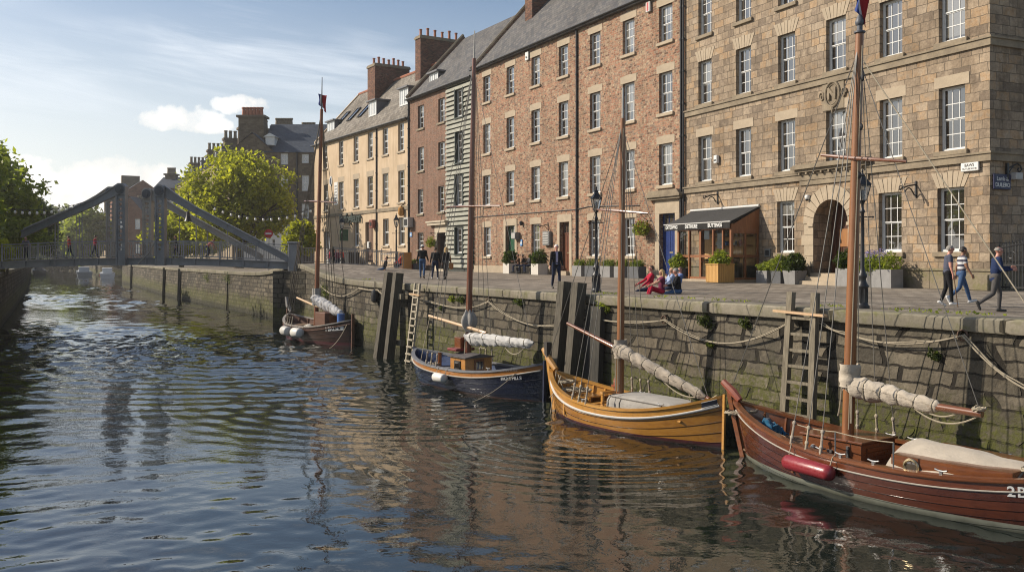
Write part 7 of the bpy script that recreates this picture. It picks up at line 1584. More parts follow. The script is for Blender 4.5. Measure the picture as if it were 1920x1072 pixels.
def box_thing(name, label, cat, bl, px, py, w_, h, d_, mat, extra=None, y=-.02, group=None):
    t = wall_thing(name, label, cat, bl, px, py, y, group); MB().cham(-w_/2,w_/2,-d_,-.001,-h/2,h/2,min(.03,d_*.3)).build('case', mat, t, False); return t
t = box_thing('letter_box', 'grey louvred box on the brick wall left of the brown door', 'wall box', K, 1028.5, 447, 1.0, 1.05, .25, M_('grey_case', (.16,.16,.155), .5, .2, 4, .1)); mb = MB()
for i in range(5): mb.box(-.38,.38,-.29,-.25,-.4+.18*i,-.3+.18*i)
mb.build('louvre', M_('louvre_pale', (.36,.35,.33), .5, .2, 4, .05), t)
t = box_thing('letter_box', 'pale louvred lamp box beside the green door', 'wall box', K, 971, 442, .7, .55, .4, M_('grey_case', (1,1,1))); MB().box(-.3,.3,-.44,-.4,-.2,.2).build('louvre', M_('louvre_pale', (1,1,1)), t)
t = box_thing('wall_sign', 'small blue sign below the lamp box beside the green door', 'sign', K, 978, 455, .35, .5, .05, M_('sky_blue_sign', (.10,.25,.5), .5, .1)); MB().box(-.1,.1,-.056,-.05,-.1,.12).build('symbol', WHITE, t)
t = box_thing('alarm_box', 'white and red alarm box high on the brick front beside the top window', 'alarm box', K, 1218, 14, .42, .62, .16, WHITE); MB().box(-.1,.1,-.165,-.16,-.25,.28).build('stripe', M_('stripe_red', (.35,.02,.02), .5), t)
t = box_thing('alarm_box', 'small white alarm box on the brick wall between top windows', 'alarm box', K, 990, 106, .5, .65, .14, WHITE); MB().lathe([(.1,0),(.08,.05)], 8, (0,-.17,-.1)).build('lamp', IRON, t)
t = box_thing('alarm_box', 'small white box on the stone wall between first and second floor windows', 'alarm box', S, 1346, 299, .3, .45, .2, WHITE); MB().box(-.1,.1,-.21,-.2,-.1,-.02).build('grille', IRON, t)
t = box_thing('vent_box', 'pale grey extractor box at the joint of sandy and dark brick houses', 'vent', H, 771, 417, 1.1, 1.0, .6, M_('louvre_pale', (1,1,1))); MB().box(-.35,.35,-.63,-.6,-.3,.3).build('grille', IRON, t)
t = box_thing('wall_sign', 'small light blue plate at the corner of the dark brick house', 'sign', H, 771, 440, .5, .42, .05, M_('sky_blue_sign', (1,1,1))); MB().box(-.16,.16,-.056,-.05,-.08,.08).build('symbol', WHITE, t)
t = box_thing('meter_box', 'small dark square hatch on the stone wall right of the shop', 'hatch', S, 1440, 474, .42, .42, .06, M_('grey_case', (1,1,1))); MB().box(-.13,.13,-.07,-.06,-.13,.13).build('door_plate', IRON, t)
def bracket(label, bl, px, py, sc=1.0, curl=True):
    t = wall_thing('wall_bracket', label, 'bracket', bl, px, py, 0); mb = MB(); s = sc; mb.box(-.04*s,.04*s,-.05*s,0,-.35*s,.35*s); mb.build('plate', IRON, t)
    mb = MB(); mb.tube([(0,-.04*s,.2*s),(0,-.5*s,.12*s),(0,-.9*s,.0)], .035*s, 6); mb.tube([(0,-.04*s,-.25*s)]+[(0,-.12*s-.55*s*i/8,-.25*s+.3*s*math.sin(i*.35)) for i in range(9)], .028*s, 6); mb.tube([(0,-.9*s+.14*s*math.cos(i*.6)*(1-i/14),.0+.14*s*math.sin(i*.6)*(1-i/14)) for i in range(12)], .025*s, 5); mb.build('scroll', IRON, t, True); return t
bracket('black iron bracket above the awning roller', S, 1346, 371); bracket('black iron bracket between the two ground windows right of the lantern post', S, 1718, 355); bracket('iron bracket beside the hanging basket of red flowers', K, 1214, 422, .9); bracket('black iron bracket above the louvred box by the brown door', K, 1028, 425, .8)
t = wall_thing('wall_lamp', 'small black lamp above and right of the green door', 'wall lamp', K, 977, 419, -.15); MB().lathe([(.1,-.15),(.16,.1),(.05,.2)], 10).build('shade', IRON, t, True); MB().tube([(0,0,.1),(0,.15,.1)], .03, 6).build('arm', IRON, t)
t = wall_thing('camera_dome', 'white and black security camera left of the arched doorway', 'camera', S, 1514, 371, -.1); MB().lathe([(.05,-.12),(.12,-.05),(.14,.06),(.1,.14)], 12).build('housing', WHITE, t, True); MB().ball((0,-.03,-.06), (.09,.09,.1), 10, 8).build('lens', IRON, t, True)
# signs on the stone building
x, z = S.pix(1819,313,-.1); t = thing('street_sign', 'white street name plate with black lettering high on the stone corner', 'sign', S.world(x,-.1,z), S.phi); MB().cham(-.40,.40,-.05,.04,-.17,.17,.02).build('plate', WHITE, t)
MW = lambda dx_, dz_, y=-.052: Matrix.Translation((dx_,y,dz_)) @ Matrix.Rotation(R(90),4,'X')
BLK = M_('lettering_black', (.02,.02,.02), .6, .1); LW_ = M_('lettering_white', (1,1,1))
lettering('lettering', 'BAWS', .16, BLK, t, MW(0,.06), .002, .004); lettering('lettering', 'OUTUEKACHR', .1, BLK, t, MW(0,-.08), .002, .002)
mside = S.phi+R(90)
def side_pt(px, py, off=.06):
    o = S.world(S.W+off,0,0); n_ = S.xd; ray = Vector(((px-CX)/FPX,1,(HY-py)/FPX)); Y = o.dot(n_)/ray.dot(n_); return Vector((0,0,CZ))+ray*Y
q = side_pt(1878,341); t = thing('street_sign', 'dark blue sign with white lettering on the shaded side wall', 'sign', q, mside); MB().cham(-.48,.48,-.05,.03,-.3,.3,.02).build('plate', M_('navy_plate', (.008,.010,.05), .45, .1), t)
lettering('lettering', 'Lamb &', .22, LW_, t, MW(0,.11), .002, .003); lettering('lettering', 'DUILERO', .22, LW_, t, MW(0,-.13), .002, .003, .9)
q = side_pt(1888,320); t = thing('lamp_bracket', 'black scrolled lamp bracket on the shaded side wall above the blue sign', 'bracket', q, mside); mb = MB(); mb.box(-.05,.05,-.06,.03,-.35,.3); mb.tube([(.03,-.04,.1),(.3,-.04,.2),(.55,-.04,.3),(.75,-.04,.2),(.78,-.04,.05),(.66,-.04,-.04),(.56,-.04,.05),(.63,-.04,.12)], .028, 6); mb.tube([(.03,-.04,-.1),(.3,-.04,.18)], .022, 6); mb.build('scroll', IRON, t, True, 40); MB().cham(.2,.6,-.25,.05,-.35,-.08,.02).build('lamp_box', M_('louvre_pale', (1,1,1)), t)
# bar lettering and plaques on the sandy house
x, z = N.pix(657,408,-.1); t = thing('bar_sign', 'dark script lettering of the bar on the sandy wall', 'sign', N.world(x,-.1,z), N.phi); lettering('lettering', 'Barfogleum', 1.55, M_('sign_green_black', (.02,.035,.03), .5), t, MW(0,-.1,-.06), .05, .03, .92)
mb = MB(); mb.box(-3.6,3.6,.0,.06,.25,.33); mb.build('rail', IRON, t)
t = wall_thing('wall_sign', 'white plaque of printed lines between the first floor windows of the sandy house', 'sign', N, 630.5, 363, -.03); MB().box(-.55,.55,-.05,0,-1.35,1.35).build('plate', WHITE, t); mb = MB()
for i in range(6): mb.box(-.4,.4-.1*(i % 2),-.06,-.05,-1.0+.36*i,-.84+.36*i)
mb.build('lettering', M_('plaque_print', (.2,.2,.2), .7), t)
t = wall_thing('wall_plaque', 'small oval plaque high on the sandy house near its far end', 'plaque', N, 620.5, 340, -.03); mb = MB(); mb.lathe([(.42,0),(.4,.06),(.3,.07)], 20); mb.xf(Matrix.Rotation(R(90),4,'X')); mb.xf(Matrix.Scale(1.5,4,(0,0,1))); mb.build('plate', WHITE, t, True, 40); mb = MB(); mb.lathe([(.3,.072),(.28,.08)], 20); mb.xf(Matrix.Rotation(R(90),4,'X')); mb.xf(Matrix.Scale(1.4,4,(0,0,1))); mb.build('face', M_('plaque_blue', (.05,.07,.12), .5), t)
t = wall_thing('hanging_sign', 'small dark green hanging sign on the sandy house behind the bridge-end lantern', 'sign', N, 645, 440, -.9); MB().box(-.05,.05,-.5,.5,-.7,.6).build('board', M_('sign_green', (.02,.09,.04), .5), t); MB().tube([(0,.9,.75),(0,-.5,.75)], .04, 5).build('arm', IRON, t)
t = box_thing('alarm_box', 'reddish alarm box above the plum door of the sandy house', 'alarm box', N, 703, 420, .9, .9, .5, M_('rust_red', (.16,.035,.02), .6)); MB().box(-.2,.2,-.55,-.5,-.2,.2).build('lamp', IRON, t)
t = wall_thing('wall_lamp', 'brass lantern over the last ground window of the sandy house', 'wall lamp', N, 752, 396, -.3); MB().lathe([(.15,-.5),(.3,-.3),(.3,.3),(.1,.5)], 10).build('lantern', M_('lamp_brass', (.4,.2,.05), .4), t, True); MB().tube([(0,0,.5),(0,.3,.7)], .05, 5).build('arm', IRON, t)
# letter box on the plum door, bins, barrier railing, cafe tables
t = wall_thing('mail_slot_box', 'white and black letter box on the plum door', 'letter box', N, 692.5, 459, .25); MB().box(-.35,.35,-.12,0,-.35,.35).build('case', WHITE, t); MB().box(.1,.36,-.13,-.12,-.3,.3).build('flap', IRON, t)
for i, px in enumerate((650,660)):
    P = at(px, 494.5+i*.0, QZ); P = Vector((N.world(N.pix(px,490,-1.5)[0],-1.5,0))); t = thing('wheelie_bin', ('black wheelie bin standing nearer the bridge against the sandy house','black wheelie bin standing next to the plum door step of the sandy house')[i], 'bin', P, N.phi, 'black bins by the bar'); mb = MB(); s = 1.75
    vs = [(-.3*s,-.3*s,.08*s),(.3*s,-.3*s,.08*s),(.3*s,.3*s,.08*s),(-.3*s,.3*s,.08*s),(-.36*s,-.38*s,1.0*s),(.36*s,-.38*s,1.0*s),(.36*s,.38*s,1.0*s),(-.36*s,.38*s,1.0*s)]; mb.add(vs, [(3,2,1,0),(4,5,6,7),(0,1,5,4),(1,2,6,5),(2,3,7,6),(3,0,4,7)]); mb.build('body', M_('bin_black', (.015,.015,.016), .6, .3, 4, .2), t); MB().cham(-.38*s,.38*s,-.42*s,.4*s,1.0*s,1.07*s,.03).build('lid', M_('bin_black', (1,1,1)), t); MB().tube([(-.34*s,.34*s,.1*s),(.34*s,.34*s,.1*s)], .1*s, 10).build('wheels', IRON, t)
pts = [Vector((BR.x+.6,BR.y-1.2)), at(575,506,QZ+.75).xy]; rl = [Vector((BR.x+.5,BR.y+.2,0)), Vector((BR.x+2.2,BR.y+3.0,0)), Vector((BR.x+7.3,BR.y+4.5,0))]
t = thing('barrier_railing', 'grey pedestrian railing leading from the bridge end pillar past the seated drinkers', 'railing'); mb = MB()
for a, b_ in zip(rl[:-1], rl[1:]):
    n_ = int((b_-a).length/.16)
    for i in range(n_+1):
        p = a.lerp(b_, i/n_); z = qz(p.x,p.y); big = i % 10 == 0; mb.box(p.x-(.04 if big else .016),p.x+(.04 if big else .016),p.y-(.04 if big else .016),p.y+(.04 if big else .016),z+(0 if big else .12),z+(1.3 if big else 1.15))
    for dz in (.12,1.15): mb.beam((a.x,a.y,qz(a.x,a.y)+dz),(b_.x,b_.y,qz(b_.x,b_.y)+dz),.06,.06)
mb.build('bars', M_('rail_grey', (.26,.25,.24), .5, .2, 3, .1), t); mb = MB(); mb.beam((rl[1].x,rl[1].y,qz(rl[1].x,rl[1].y)+1.25),(rl[2].x,rl[2].y,qz(rl[2].x,rl[2].y)+1.25),.1,.07); mb.build('top_rail', M_('rail_grey', (1,1,1)), t)
# no-entry sign
q = atY(504,438,76); gz = 3.7; t = thing('road_sign', 'round red no-entry sign on a grey post at the bridge end', 'road sign', (q.x,q.y,gz)); hz_ = q.z-gz; MB().tube([(0,0,0),(0,0,hz_+.3)], .045, 8).build('post', M_('rail_grey', (1,1,1)), t)
mb = MB(); mb.lathe([(.36,0),(.36,.03)], 28); mb.xf(Matrix.Translation((0,-.06,hz_)) @ Matrix.Rotation(R(90),4,'X')); ds = mb.build('disc', M_('sign_red', (.42,.012,.015), .4, .05), t); mb = MB(); mb.box(-.25,.25,-.098,-.092,hz_-.065,hz_+.065); mb.build('bar', WHITE, ds)
# wooden cabinet by the lantern
P = N.world(N.pix(757,497,-2.2)[0],-2.2,0); t = thing('wooden_crate', 'orange-brown wooden cabinet at the near corner of the sandy house', 'cabinet', P, N.phi); MB().cham(-.75,.75,-.5,.5,0,1.75,.03).build('box', PINE, t); MB().box(-.6,.6,-.52,-.5,.15,1.55).build('door_panel', M_wood('rust_wood', (1,1,1), (1,1,1)), t)
mb = MB(); 
P = N.world(N.pix(724,470,-.5)[0],-.5,0); t = thing('pipework', 'grey pipe frame against the sandy wall below a ground window', 'pipe frame', P, N.phi); mb = MB(); mb.tube([(-1.4,0,1.6),(1.4,0,1.6)], .05, 6); mb.tube([(-1.2,0,.9),(1.2,0,.9)], .05, 6); mb.tube([(-1.2,0,.9),(-1.2,0,2.2)], .05, 6); mb.tube([(1.2,0,.9),(1.2,0,2.2)], .05, 6); mb.build('pipes', M_('rail_grey', (1,1,1)), t)
# iron gate beside the stone corner
q = S.world(S.W+.15, .35, 0); t = thing('iron_gate', 'black iron gate with curved top beside the shaded side of the stone building', 'gate', q, S.phi); mb = MB(); L_ = 6.0; n_ = 44
def gz_(u): return 1.75+.25*math.sin(min(1,u*3)*math.pi/2)
for i in range(n_+1):
    u = i/n_; x = L_*u; mb.box(x-.014,x+.014,-.014,.014,.08,gz_(u)); mb.add([(x-.03,0,gz_(u)),(x,-.03,gz_(u)),(x+.03,0,gz_(u)),(x,.03,gz_(u)),(x,0,gz_(u)+.13)], [(0,1,4),(1,2,4),(2,3,4),(3,0,4)])
mb.build('bars', IRON, t); mb = MB(); mb.tube([(L_*i/30,0,gz_(i/30)-.12) for i in range(31)], .032, 6); mb.beam((0,0,.15),(L_,0,.15),.05,.05); mb.beam((0,0,1.0),(L_,0,1.0),.04,.05); mb.build('rails', IRON, t, True, 40); mb = MB()
for i in range(6):
    xx = .5+1.0*i; mb.tube([(xx+.2*math.cos(k_*.6)*(1-k_/16),0,1.35+.2*math.sin(k_*.6)*(1-k_/16)) for k_ in range(14)], .018, 5)
mb.build('scrollwork', IRON, t, True)
# ---------------------------------------------------------------- people
def M_fab(name, c, rough=.9):
    return M_(name, c, rough, .22, 9, .35, spec=.2, bd=.02)
SKIN = M_('skin', (.42,.22,.145), .55, .12, 6, .05); SKINP = M_('pink_skin', (.47,.22,.16), .55, .12, 6, .05); SKINB = M_('brown_skin', (.22,.105,.06), .55, .12, 6, .05)
EYE = M_('eye_dark', (.02,.015,.012), .2, .1, 5, 0)
def stripe_mat():
    m, k, b = newmat('striped_cotton'); z = k.sep(objco(k))[2]; f = k.math('FRACT', k.math('DIVIDE', z, .13)); n = k.noise(objco(k), 9, 3)
    k.set(b, 'Base Color', k.mix(k.math('GREATER_THAN', f, .5), k.mix(n, (.028,.028,.05), (.045,.045,.075)), k.mix(n, (.42,.42,.43), (.55,.55,.55)))); b.inputs['Roughness'].default_value = .9; return m
def ctag(n): return n
def person(label, loc, head, H, top, bottom, hair, shoe, pose, skin=None, inner=None, long_hair=False, bald=0, sleeve='long', vox=.017, group=None, glasses=False, fat=1.0, hem=.05, cap=None, seat=None, yaw=0, nod=0, female=False):
    """one continuous body: joints placed for the pose, tapered limbs grown over them, the skin fused by a voxel remesh; x is forward"""
    skin = skin or SKIN; s = H/1.76; loc = Vector(loc); loc.z = qz(loc.x,loc.y) if abs(loc.z-QZ) < .01 else loc.z; t = thing('person', label, 'person', loc, head, group)
    g = dict(lean=3, twist=0, lt=0, lk=5, rt=0, rk=5, la=5, le=15, ra=5, re=15, lab=8, rab=8, leg_ab=3, lfoot=0, rfoot=0, lab_in=0, rab_in=0); g.update(pose)
    P = []                                          # a, b, radius a, radius b, material slot
    T, B, S, Hh, SH, IN = 0, 1, 2, 3, 4, 5
    pel = Vector((0,0,0)); ln = R(g['lean']); up = Vector((math.sin(ln),0,math.cos(ln))); fw = Vector((math.cos(ln),0,-math.sin(ln))); lf = Vector((0,1,0))
    sw = .155 if female else .175
    waist, chest, nk = pel+up*.16, pel+up*.38, pel+up*.515
    def pr(a, b, ra, rb_, m, sq=1.0): P.append((Vector(a),Vector(b),ra,rb_,m))
    pr(pel+lf*.075, pel-lf*.075, .105*fat, .105*fat, B); pr(pel+lf*.06-fw*.03+up*-.02, pel-lf*.06-fw*.03+up*-.02, .1, .1, B)
    pr(pel+up*(.10-hem)+lf*.06, pel+up*(.10-hem)-lf*.06, .112*fat, .112*fat, T)
    for u in (.14,.2,.26,.32): pr(pel+up*u+lf*(.055+.06*(u-.14)), pel+up*u-lf*(.055+.06*(u-.14)), (.108+.015*(1-abs(u-.2)*5)*(fat-1)*4)*fat**.6, (.108+.015*(1-abs(u-.2)*5)*(fat-1)*4)*fat**.6, T)
    pr(chest+lf*.085, chest-lf*.085, .108, .108, T); pr(pel+up*.46+lf*(sw-.05), pel+up*.46-lf*(sw-.05), .068, .068, T); pr(pel+up*.42+lf*.1-fw*.02, pel+up*.42-lf*.1-fw*.02, .09, .09, T)
    pr(nk-up*.02, nk+up*.06+fw*.012, .058, .054, S)
    hy = R(yaw); hd = (fw*math.cos(hy)+lf*math.sin(hy)); hd = (hd*math.cos(R(nod))-up*math.sin(R(nod))).normalized(); hs = up.cross(hd).normalized(); hu = hd.cross(hs).normalized()
    hc = nk+up*.155+hd*.022
    pr(hc+hu*.03-hd*.018, hc+hu*.02+hd*.022, .083, .078, S); pr(hc-hu*.055+hd*.03, hc-hu*.03+hd*.03, .05, .062, S); pr(hc-hu*.085+hd*.058, hc-hu*.075+hd*.05, .024, .03, S)
    pr(hc+hu*.015+hd*.092, hc-hu*.02+hd*.110, .009, .014, S)
    for sg in (1,-1): pr(hc+hs*sg*.083-hu*.01, hc+hs*sg*.086+hu*.02, .013, .017, S)
    hands = []
    for sg, pa, el, ab, ai in ((1,g['la'],g['le'],g['lab'],g['lab_in']),(-1,g['ra'],g['re'],g['rab'],g['rab_in'])):
        sh = pel+up*.455+lf*sg*sw
        def dirn(a, abd): a = R(a)-ln*.6; return Vector((math.sin(a)*math.cos(R(abd)), sg*math.sin(R(abd)), -math.cos(a)*math.cos(R(abd)))).normalized()
        d1 = dirn(pa, ab); el_ = sh+d1*.285; d2 = dirn(pa+el, ab-ai); wr = el_+d2*.245
        pr(sh, sh+d1*.14, .066, .058, T); pr(sh+d1*.12, el_, .056, .046, T if sleeve == 'long' else (S if sleeve == 'none' else S))
        pr(el_, el_.lerp(wr,.35), .047 if sleeve == 'long' else .041, .044 if sleeve == 'long' else .040, T if sleeve == 'long' else S); pr(el_.lerp(wr,.3), el_.lerp(wr,.93), .044 if sleeve == 'long' else .038, .036 if sleeve == 'long' else .026, T if sleeve == 'long' else S)
        pr(el_.lerp(wr,.9), wr+d2*.02, .026, .026, S); side = Vector((0,-sg,0)) if abs(d2.y) < .9 else fw; fn = d2.cross(side).normalized()*(1 if sg > 0 else -1)*1.0
        k_ = d2.cross(Vector((0,1,0))); k_ = k_.normalized() if k_.length > .2 else Vector((1,0,0))
        pr(wr+d2*.03+k_*.016, wr+d2*.08+k_*.022, .018, .018, S); pr(wr+d2*.03-k_*.016, wr+d2*.08-k_*.022, .018, .018, S); hands.append((wr+d2*.09, d2, k_, Vector((0,-sg,0))))
    soles = []
    for sg, th, kn, ft in ((1,g['lt'],g['lk'],g['lfoot']),(-1,g['rt'],g['rk'],g['rfoot'])):
        hip = pel+Vector((0,sg*.088,-.03)); a1 = R(th); ab = R(g['leg_ab'])*sg
        d1 = Vector((math.sin(a1), math.sin(ab), -math.cos(a1))).normalized(); kp = hip+d1*.425; a2 = R(th-kn); d2 = Vector((math.sin(a2), math.sin(ab)*.4, -math.cos(a2))).normalized(); an = kp+d2*.405
        pr(hip, hip.lerp(kp,.5), .098*fat**.5, .082, B); pr(hip.lerp(kp,.5), kp, .082, .062, B); pr(kp, kp.lerp(an,.35), .061, .062, B); pr(kp.lerp(an,.35), an-d2*.01, .06, .046, B)
        a3 = a2+R(90+ft); f = Vector((math.sin(a3),0,-math.cos(a3))); fdn = Vector((-f.z*-1 if False else f.z,0,-f.x)) 
        heel = an+fdn*.055-f*.045; toe = an+fdn*.066+f*.165; pr(heel, heel.lerp(toe,.6), .042, .04, SH); pr(heel.lerp(toe,.5), toe, .042, .034, SH); pr(heel+Vector((0,.012,0)), toe+Vector((0,.012,0)), .034, .028, SH); pr(an, heel.lerp(toe,.3), .042, .04, SH)
        soles += [heel+fdn*.042, toe+fdn*.036]
    lo = min(min(p[0].z-p[2], p[1].z-p[3]) for p in P) if seat is None else None
    dz = -lo if seat is None else (seat/s+.1)
    off = Vector((0,0,dz)); mb = MB(); Q = []
    for a, b_, ra, rb_, m in P:
        a, b_ = (a+off)*s, (b_+off)*s; ra, rb_ = ra*s, rb_*s; Q.append((a,b_,ra,rb_,m)); d = b_-a; L = d.length; d = d.normalized() if L > 1e-6 else Vector((0,0,1)); pts = []; rs = []
        for q in (-.98,-.8,-.5,-.2): pts.append(a+d*ra*q); rs.append(ra*math.sqrt(1-q*q))
        for q in (0,.5,1): pts.append(a+d*L*q); rs.append(ra+(rb_-ra)*q)
        for q in (.2,.5,.8,.98): pts.append(b_+d*rb_*q); rs.append(rb_*math.sqrt(1-q*q))
        mb.tube(pts, rs, 12)
    tmp = bpy.data.objects.new('tmp', mb.mesh('tmp', skin)); COL.objects.link(tmp); md = tmp.modifiers.new('r','REMESH'); md.mode = 'VOXEL'; md.voxel_size = vox; md.use_smooth_shade = True
    sm = tmp.modifiers.new('s','SMOOTH'); sm.factor = .5; sm.iterations = 3
    me = bpy.data.meshes.new_from_object(tmp.evaluated_get(bpy.context.evaluated_depsgraph_get())); bpy.data.objects.remove(tmp)
    me.name = 'body'; me.materials.clear(); mats = [top,bottom,skin,hair,shoe,inner or top]
    n = len(me.polygons); C_ = np.empty(n*3); me.polygons.foreach_get('center', C_); C_ = C_.reshape(-1,3); best = np.full(n, 1e9); mi = np.zeros(n, int)
    for a, b_, ra, rb_, m in Q:
        a_, d = np.array(a), np.array(b_-a); L2 = max(1e-9, float(d@d)); u = np.clip((C_-a_)@d/L2, 0, 1); dist = np.linalg.norm(C_-a_-u[:,None]*d, axis=1)-(ra+(rb_-ra)*u); w_ = dist < best; best[w_] = dist[w_]; mi[w_] = m
    if inner is not None:
        o_ = (pel+off)*s; rel = C_-np.array(o_); fwd = rel@np.array(fw); lat = np.abs(rel[:,1]); hgt = rel@np.array(up); mi[(mi == T) & (fwd > .05*s) & (lat < (.045+.02*hgt/s)*s) & (hgt > -.0)] = IN
    for q in mats: me.materials.append(q)
    me.polygons.foreach_set('material_index', mi.astype(np.int32)); me.polygons.foreach_set('use_smooth', [True]*n)
    # fingers, eyes and mouth grow out of the same mesh
    fb = MB()
    for hp_, d2, k_, pm in hands:
        o_ = (hp_+off)
        for i, (w_, L) in enumerate(((-.03,.06),(-.011,.072),(.010,.068),(.029,.052))):
            a = o_+k_*w_; fb.tube([(a-d2*.012)*s, (a+d2*L*.45+pm*.008)*s, (a+d2*L*.8+pm*.03)*s, (a+d2*L*.85+pm*.045)*s], [.0095*s,.0088*s,.008*s,.005*s], 6, True, 2)
        a = o_-d2*.06+k_*.03; fb.tube([a*s, (a+k_*.02+d2*.025+pm*.012)*s, (a+k_*.026+d2*.05+pm*.025)*s], [.011*s,.010*s,.006*s], 6, True, 2)
    for sg in (1,-1): fb.ball((hc+off+hd*.083+hs*sg*.032+hu*.012)*s, .011*s, 6, 5, 6)
    a = hc+off+hd*.087-hu*.048; fb.tube([(a-hs*.02-hd*.004)*s, (a)*s, (a+hs*.02-hd*.004)*s], .005*s, 5, True, 7)
    me.materials.append(EYE); me.materials.append(M_('lip', (.28,.09,.075), .5, .1, 5, 0)); 
    import bmesh
    bm_ = bmesh.new(); bm_.from_mesh(me); m2 = fb.mesh('f', [skin]); m2.materials.clear()
    for q in range(8): m2.materials.append(me.materials[q])
    m2.polygons.foreach_set('material_index', fb.m); m2.polygons.foreach_set('use_smooth', [True]*len(fb.f)); bm_.from_mesh(m2); bm_.to_mesh(me); bm_.free(); bpy.data.meshes.remove(m2)
    link('body', me, t)
    # hair
    hb = MB(); c = (hc+off)*s; vs = []; nu, nv = 20, 12; seed = sum(map(ord, label)) % 97
    def hp3(u, v):
        th = v*(math.pi*(.60 if not bald else .5)); ph = 2*math.pi*u; q = hd*math.sin(th)*math.cos(ph)*.108+hs*math.sin(th)*math.sin(ph)*.094+hu*math.cos(th)*.112
        front = math.cos(ph); sh_ = 1+.09*noise.noise(Vector((u*14,v*9,seed)))
        if bald and (front > .15 or th < .75): q = q*.8
        elif front > .35 and th > 1.15: q = q*.86
        elif front > -.1 and th > 1.5: q = q*.9
        return c+(q*sh_+hu*.012-hd*.012)*s
    if not (bald and False): hb.grid(lambda u, v: hp3(u, v if not bald else .45+.55*v), nu, nv)
    if long_hair:
        for i in range(26):
            a = R(95+170*i/25); q0 = c+(hd*math.cos(a)*.09+hs*math.sin(a)*.088+hu*.04)*s; L = .27+.06*math.sin(i*2.1); hb.tube([q0, q0+Vector((0,0,-.1*s))+(-hd*.015)*s, q0+Vector((0,0,-L*s))+(hd*.01*math.sin(i*1.3)+hs*.01*math.cos(i*2.2))*s], [.022*s,.024*s,.008*s], 6)
    hb.build('hair', hair, t, True, 60)
    if cap: MB().grid(lambda u, v: tuple(c+(hd*math.sin(v*1.5)*math.cos(u*6.2832)*.116+hs*math.sin(v*1.5)*math.sin(u*6.2832)*.104+hu*(math.cos(v*1.5)*.1+.035))*s), 18, 6).build('cap', cap, t, True)
    if glasses:
        gb = MB()
        for sg in (1,-1): gc = c+(hd*.098+hs*sg*.034+hu*.014)*s; gb.tube([gc+(hs*math.cos(a*.524)*.026+hu*math.sin(a*.524)*.02)*s for a in range(13)], .004*s, 5, False); gb.tube([gc+hs*sg*.026*s, c+(hs*sg*.09+hu*.012)*s], .004*s, 4)
        gb.build('glasses', IRON, t)
    t['_h'] = H; PJ[label] = (hands, off, s); return t
PJ = {}
def hand_of(label, i): h, off, s = PJ[label]; return (h[i][0]+off)*s
def ppl_at(px, pyf, pyt, z=QZ): P = at(px, pyf, z); return P, (pyf-pyt)*P.y/FPX
GREYH = M_('grey_hair', (.22,.205,.185), .8, .3, 20, .4); WHITEH = M_('white_hair', (.62,.6,.57), .8, .2, 20, .4); BLACKH = M_('black_hair', (.018,.014,.012), .6, .3, 20, .4); BROWNH = M_('brown_hair', (.07,.04,.022), .7, .3, 20, .4); BLOND = M_('blond_hair', (.42,.28,.12), .7, .3, 20, .4)
NAVY = M_fab('navy_cloth', (.014,.025,.07)); BLACK = M_fab('black_cloth', (.014,.014,.016)); CHAR = M_fab('charcoal_cloth', (.075,.07,.068)); JEAN = M_fab('blue_denim', (.045,.085,.17)); DJEAN = M_fab('dark_denim', (.018,.025,.05)); SLATEC = M_fab('slate_cotton', (.065,.07,.10)); LILAC = M_fab('lilac_cotton', (.33,.31,.42)); REDC = M_fab('red_cloth', (.33,.012,.035)); LBLUE = M_fab('pale_blue_shirt', (.25,.31,.46)); SHOE = M_('dark_shoe', (.03,.028,.026), .6, .3, 8, .1); TRAIN = M_('white_trainer', (.55,.55,.54), .6, .2, 8, .1); PURP = M_fab('wine_cloth', (.12,.02,.05)); BRNC = M_fab('brown_cloth', (.10,.055,.035))
L1 = 'grey-haired man in dark T-shirt and black trousers walking with a stick by the stone corner'
P, h = ppl_at(1777,575,462); person(L1, P, R(-14), h, SLATEC, BLACK, GREYH, TRAIN, dict(lean=4, lt=-4, lk=14, rt=8, rk=4, lfoot=-8, la=-12, le=20, ra=4, re=10), SKINP, None, sleeve='short', vox=.012, fat=1.12, hem=.09, glasses=True)
hh = hand_of(L1, 1); o = MB().tube([(0,0,.06),(.01,0,-.04),(.1,.0,-hh.z+.0)], [.014,.012,.012], 7).build('walking_stick', M_wood('stick_wood', (.05,.025,.012), (.14,.08,.04), .5, 0, 2), None, True, 60)
M = Matrix.Translation(P) @ Matrix.Rotation(R(-14),4,'Z'); o.location = M @ hh; o.rotation_euler = (0,0,R(-14)); tag(o, 'thin walking stick held by the grey-haired man in dark T-shirt', 'walking stick')
P, h = ppl_at(1803,570,460); person('dark-haired man in striped navy and white T-shirt and jeans walking by the stone corner', P, R(-6), h, stripe_mat(), JEAN, BLACKH, TRAIN, dict(lean=3, lt=24, lk=8, rt=-14, rk=32, rfoot=-15, la=-16, le=15, ra=12, re=18), SKINB, None, sleeve='short', vox=.012, hem=.1)
L3 = 'balding man in navy jacket and grey trousers striding past the iron gate'
P, h = ppl_at(1866,585,460); person(L3, P, R(-10), h, NAVY, CHAR, GREYH, SHOE, dict(lean=6, lt=20, lk=22, rt=-12, rk=42, rfoot=-12, la=40, le=55, ra=14, re=82, rab_in=12, lab=10), SKINP, BLACK, bald=1, vox=.012, fat=1.1, hem=.15, glasses=True)
P, h = ppl_at(1043,541,459); person('white-haired man in open black jacket and lilac shirt strolling before the brown door', P, R(-78), h, BLACK, DJEAN, WHITEH, SHOE, dict(lean=1, lt=9, lk=4, rt=-7, rk=12, la=-4, le=12, ra=4, re=12, lab=10, rab=12), SKINP, LILAC, vox=.014, hem=.12)
G7 = 'three friends walking away along the quay'
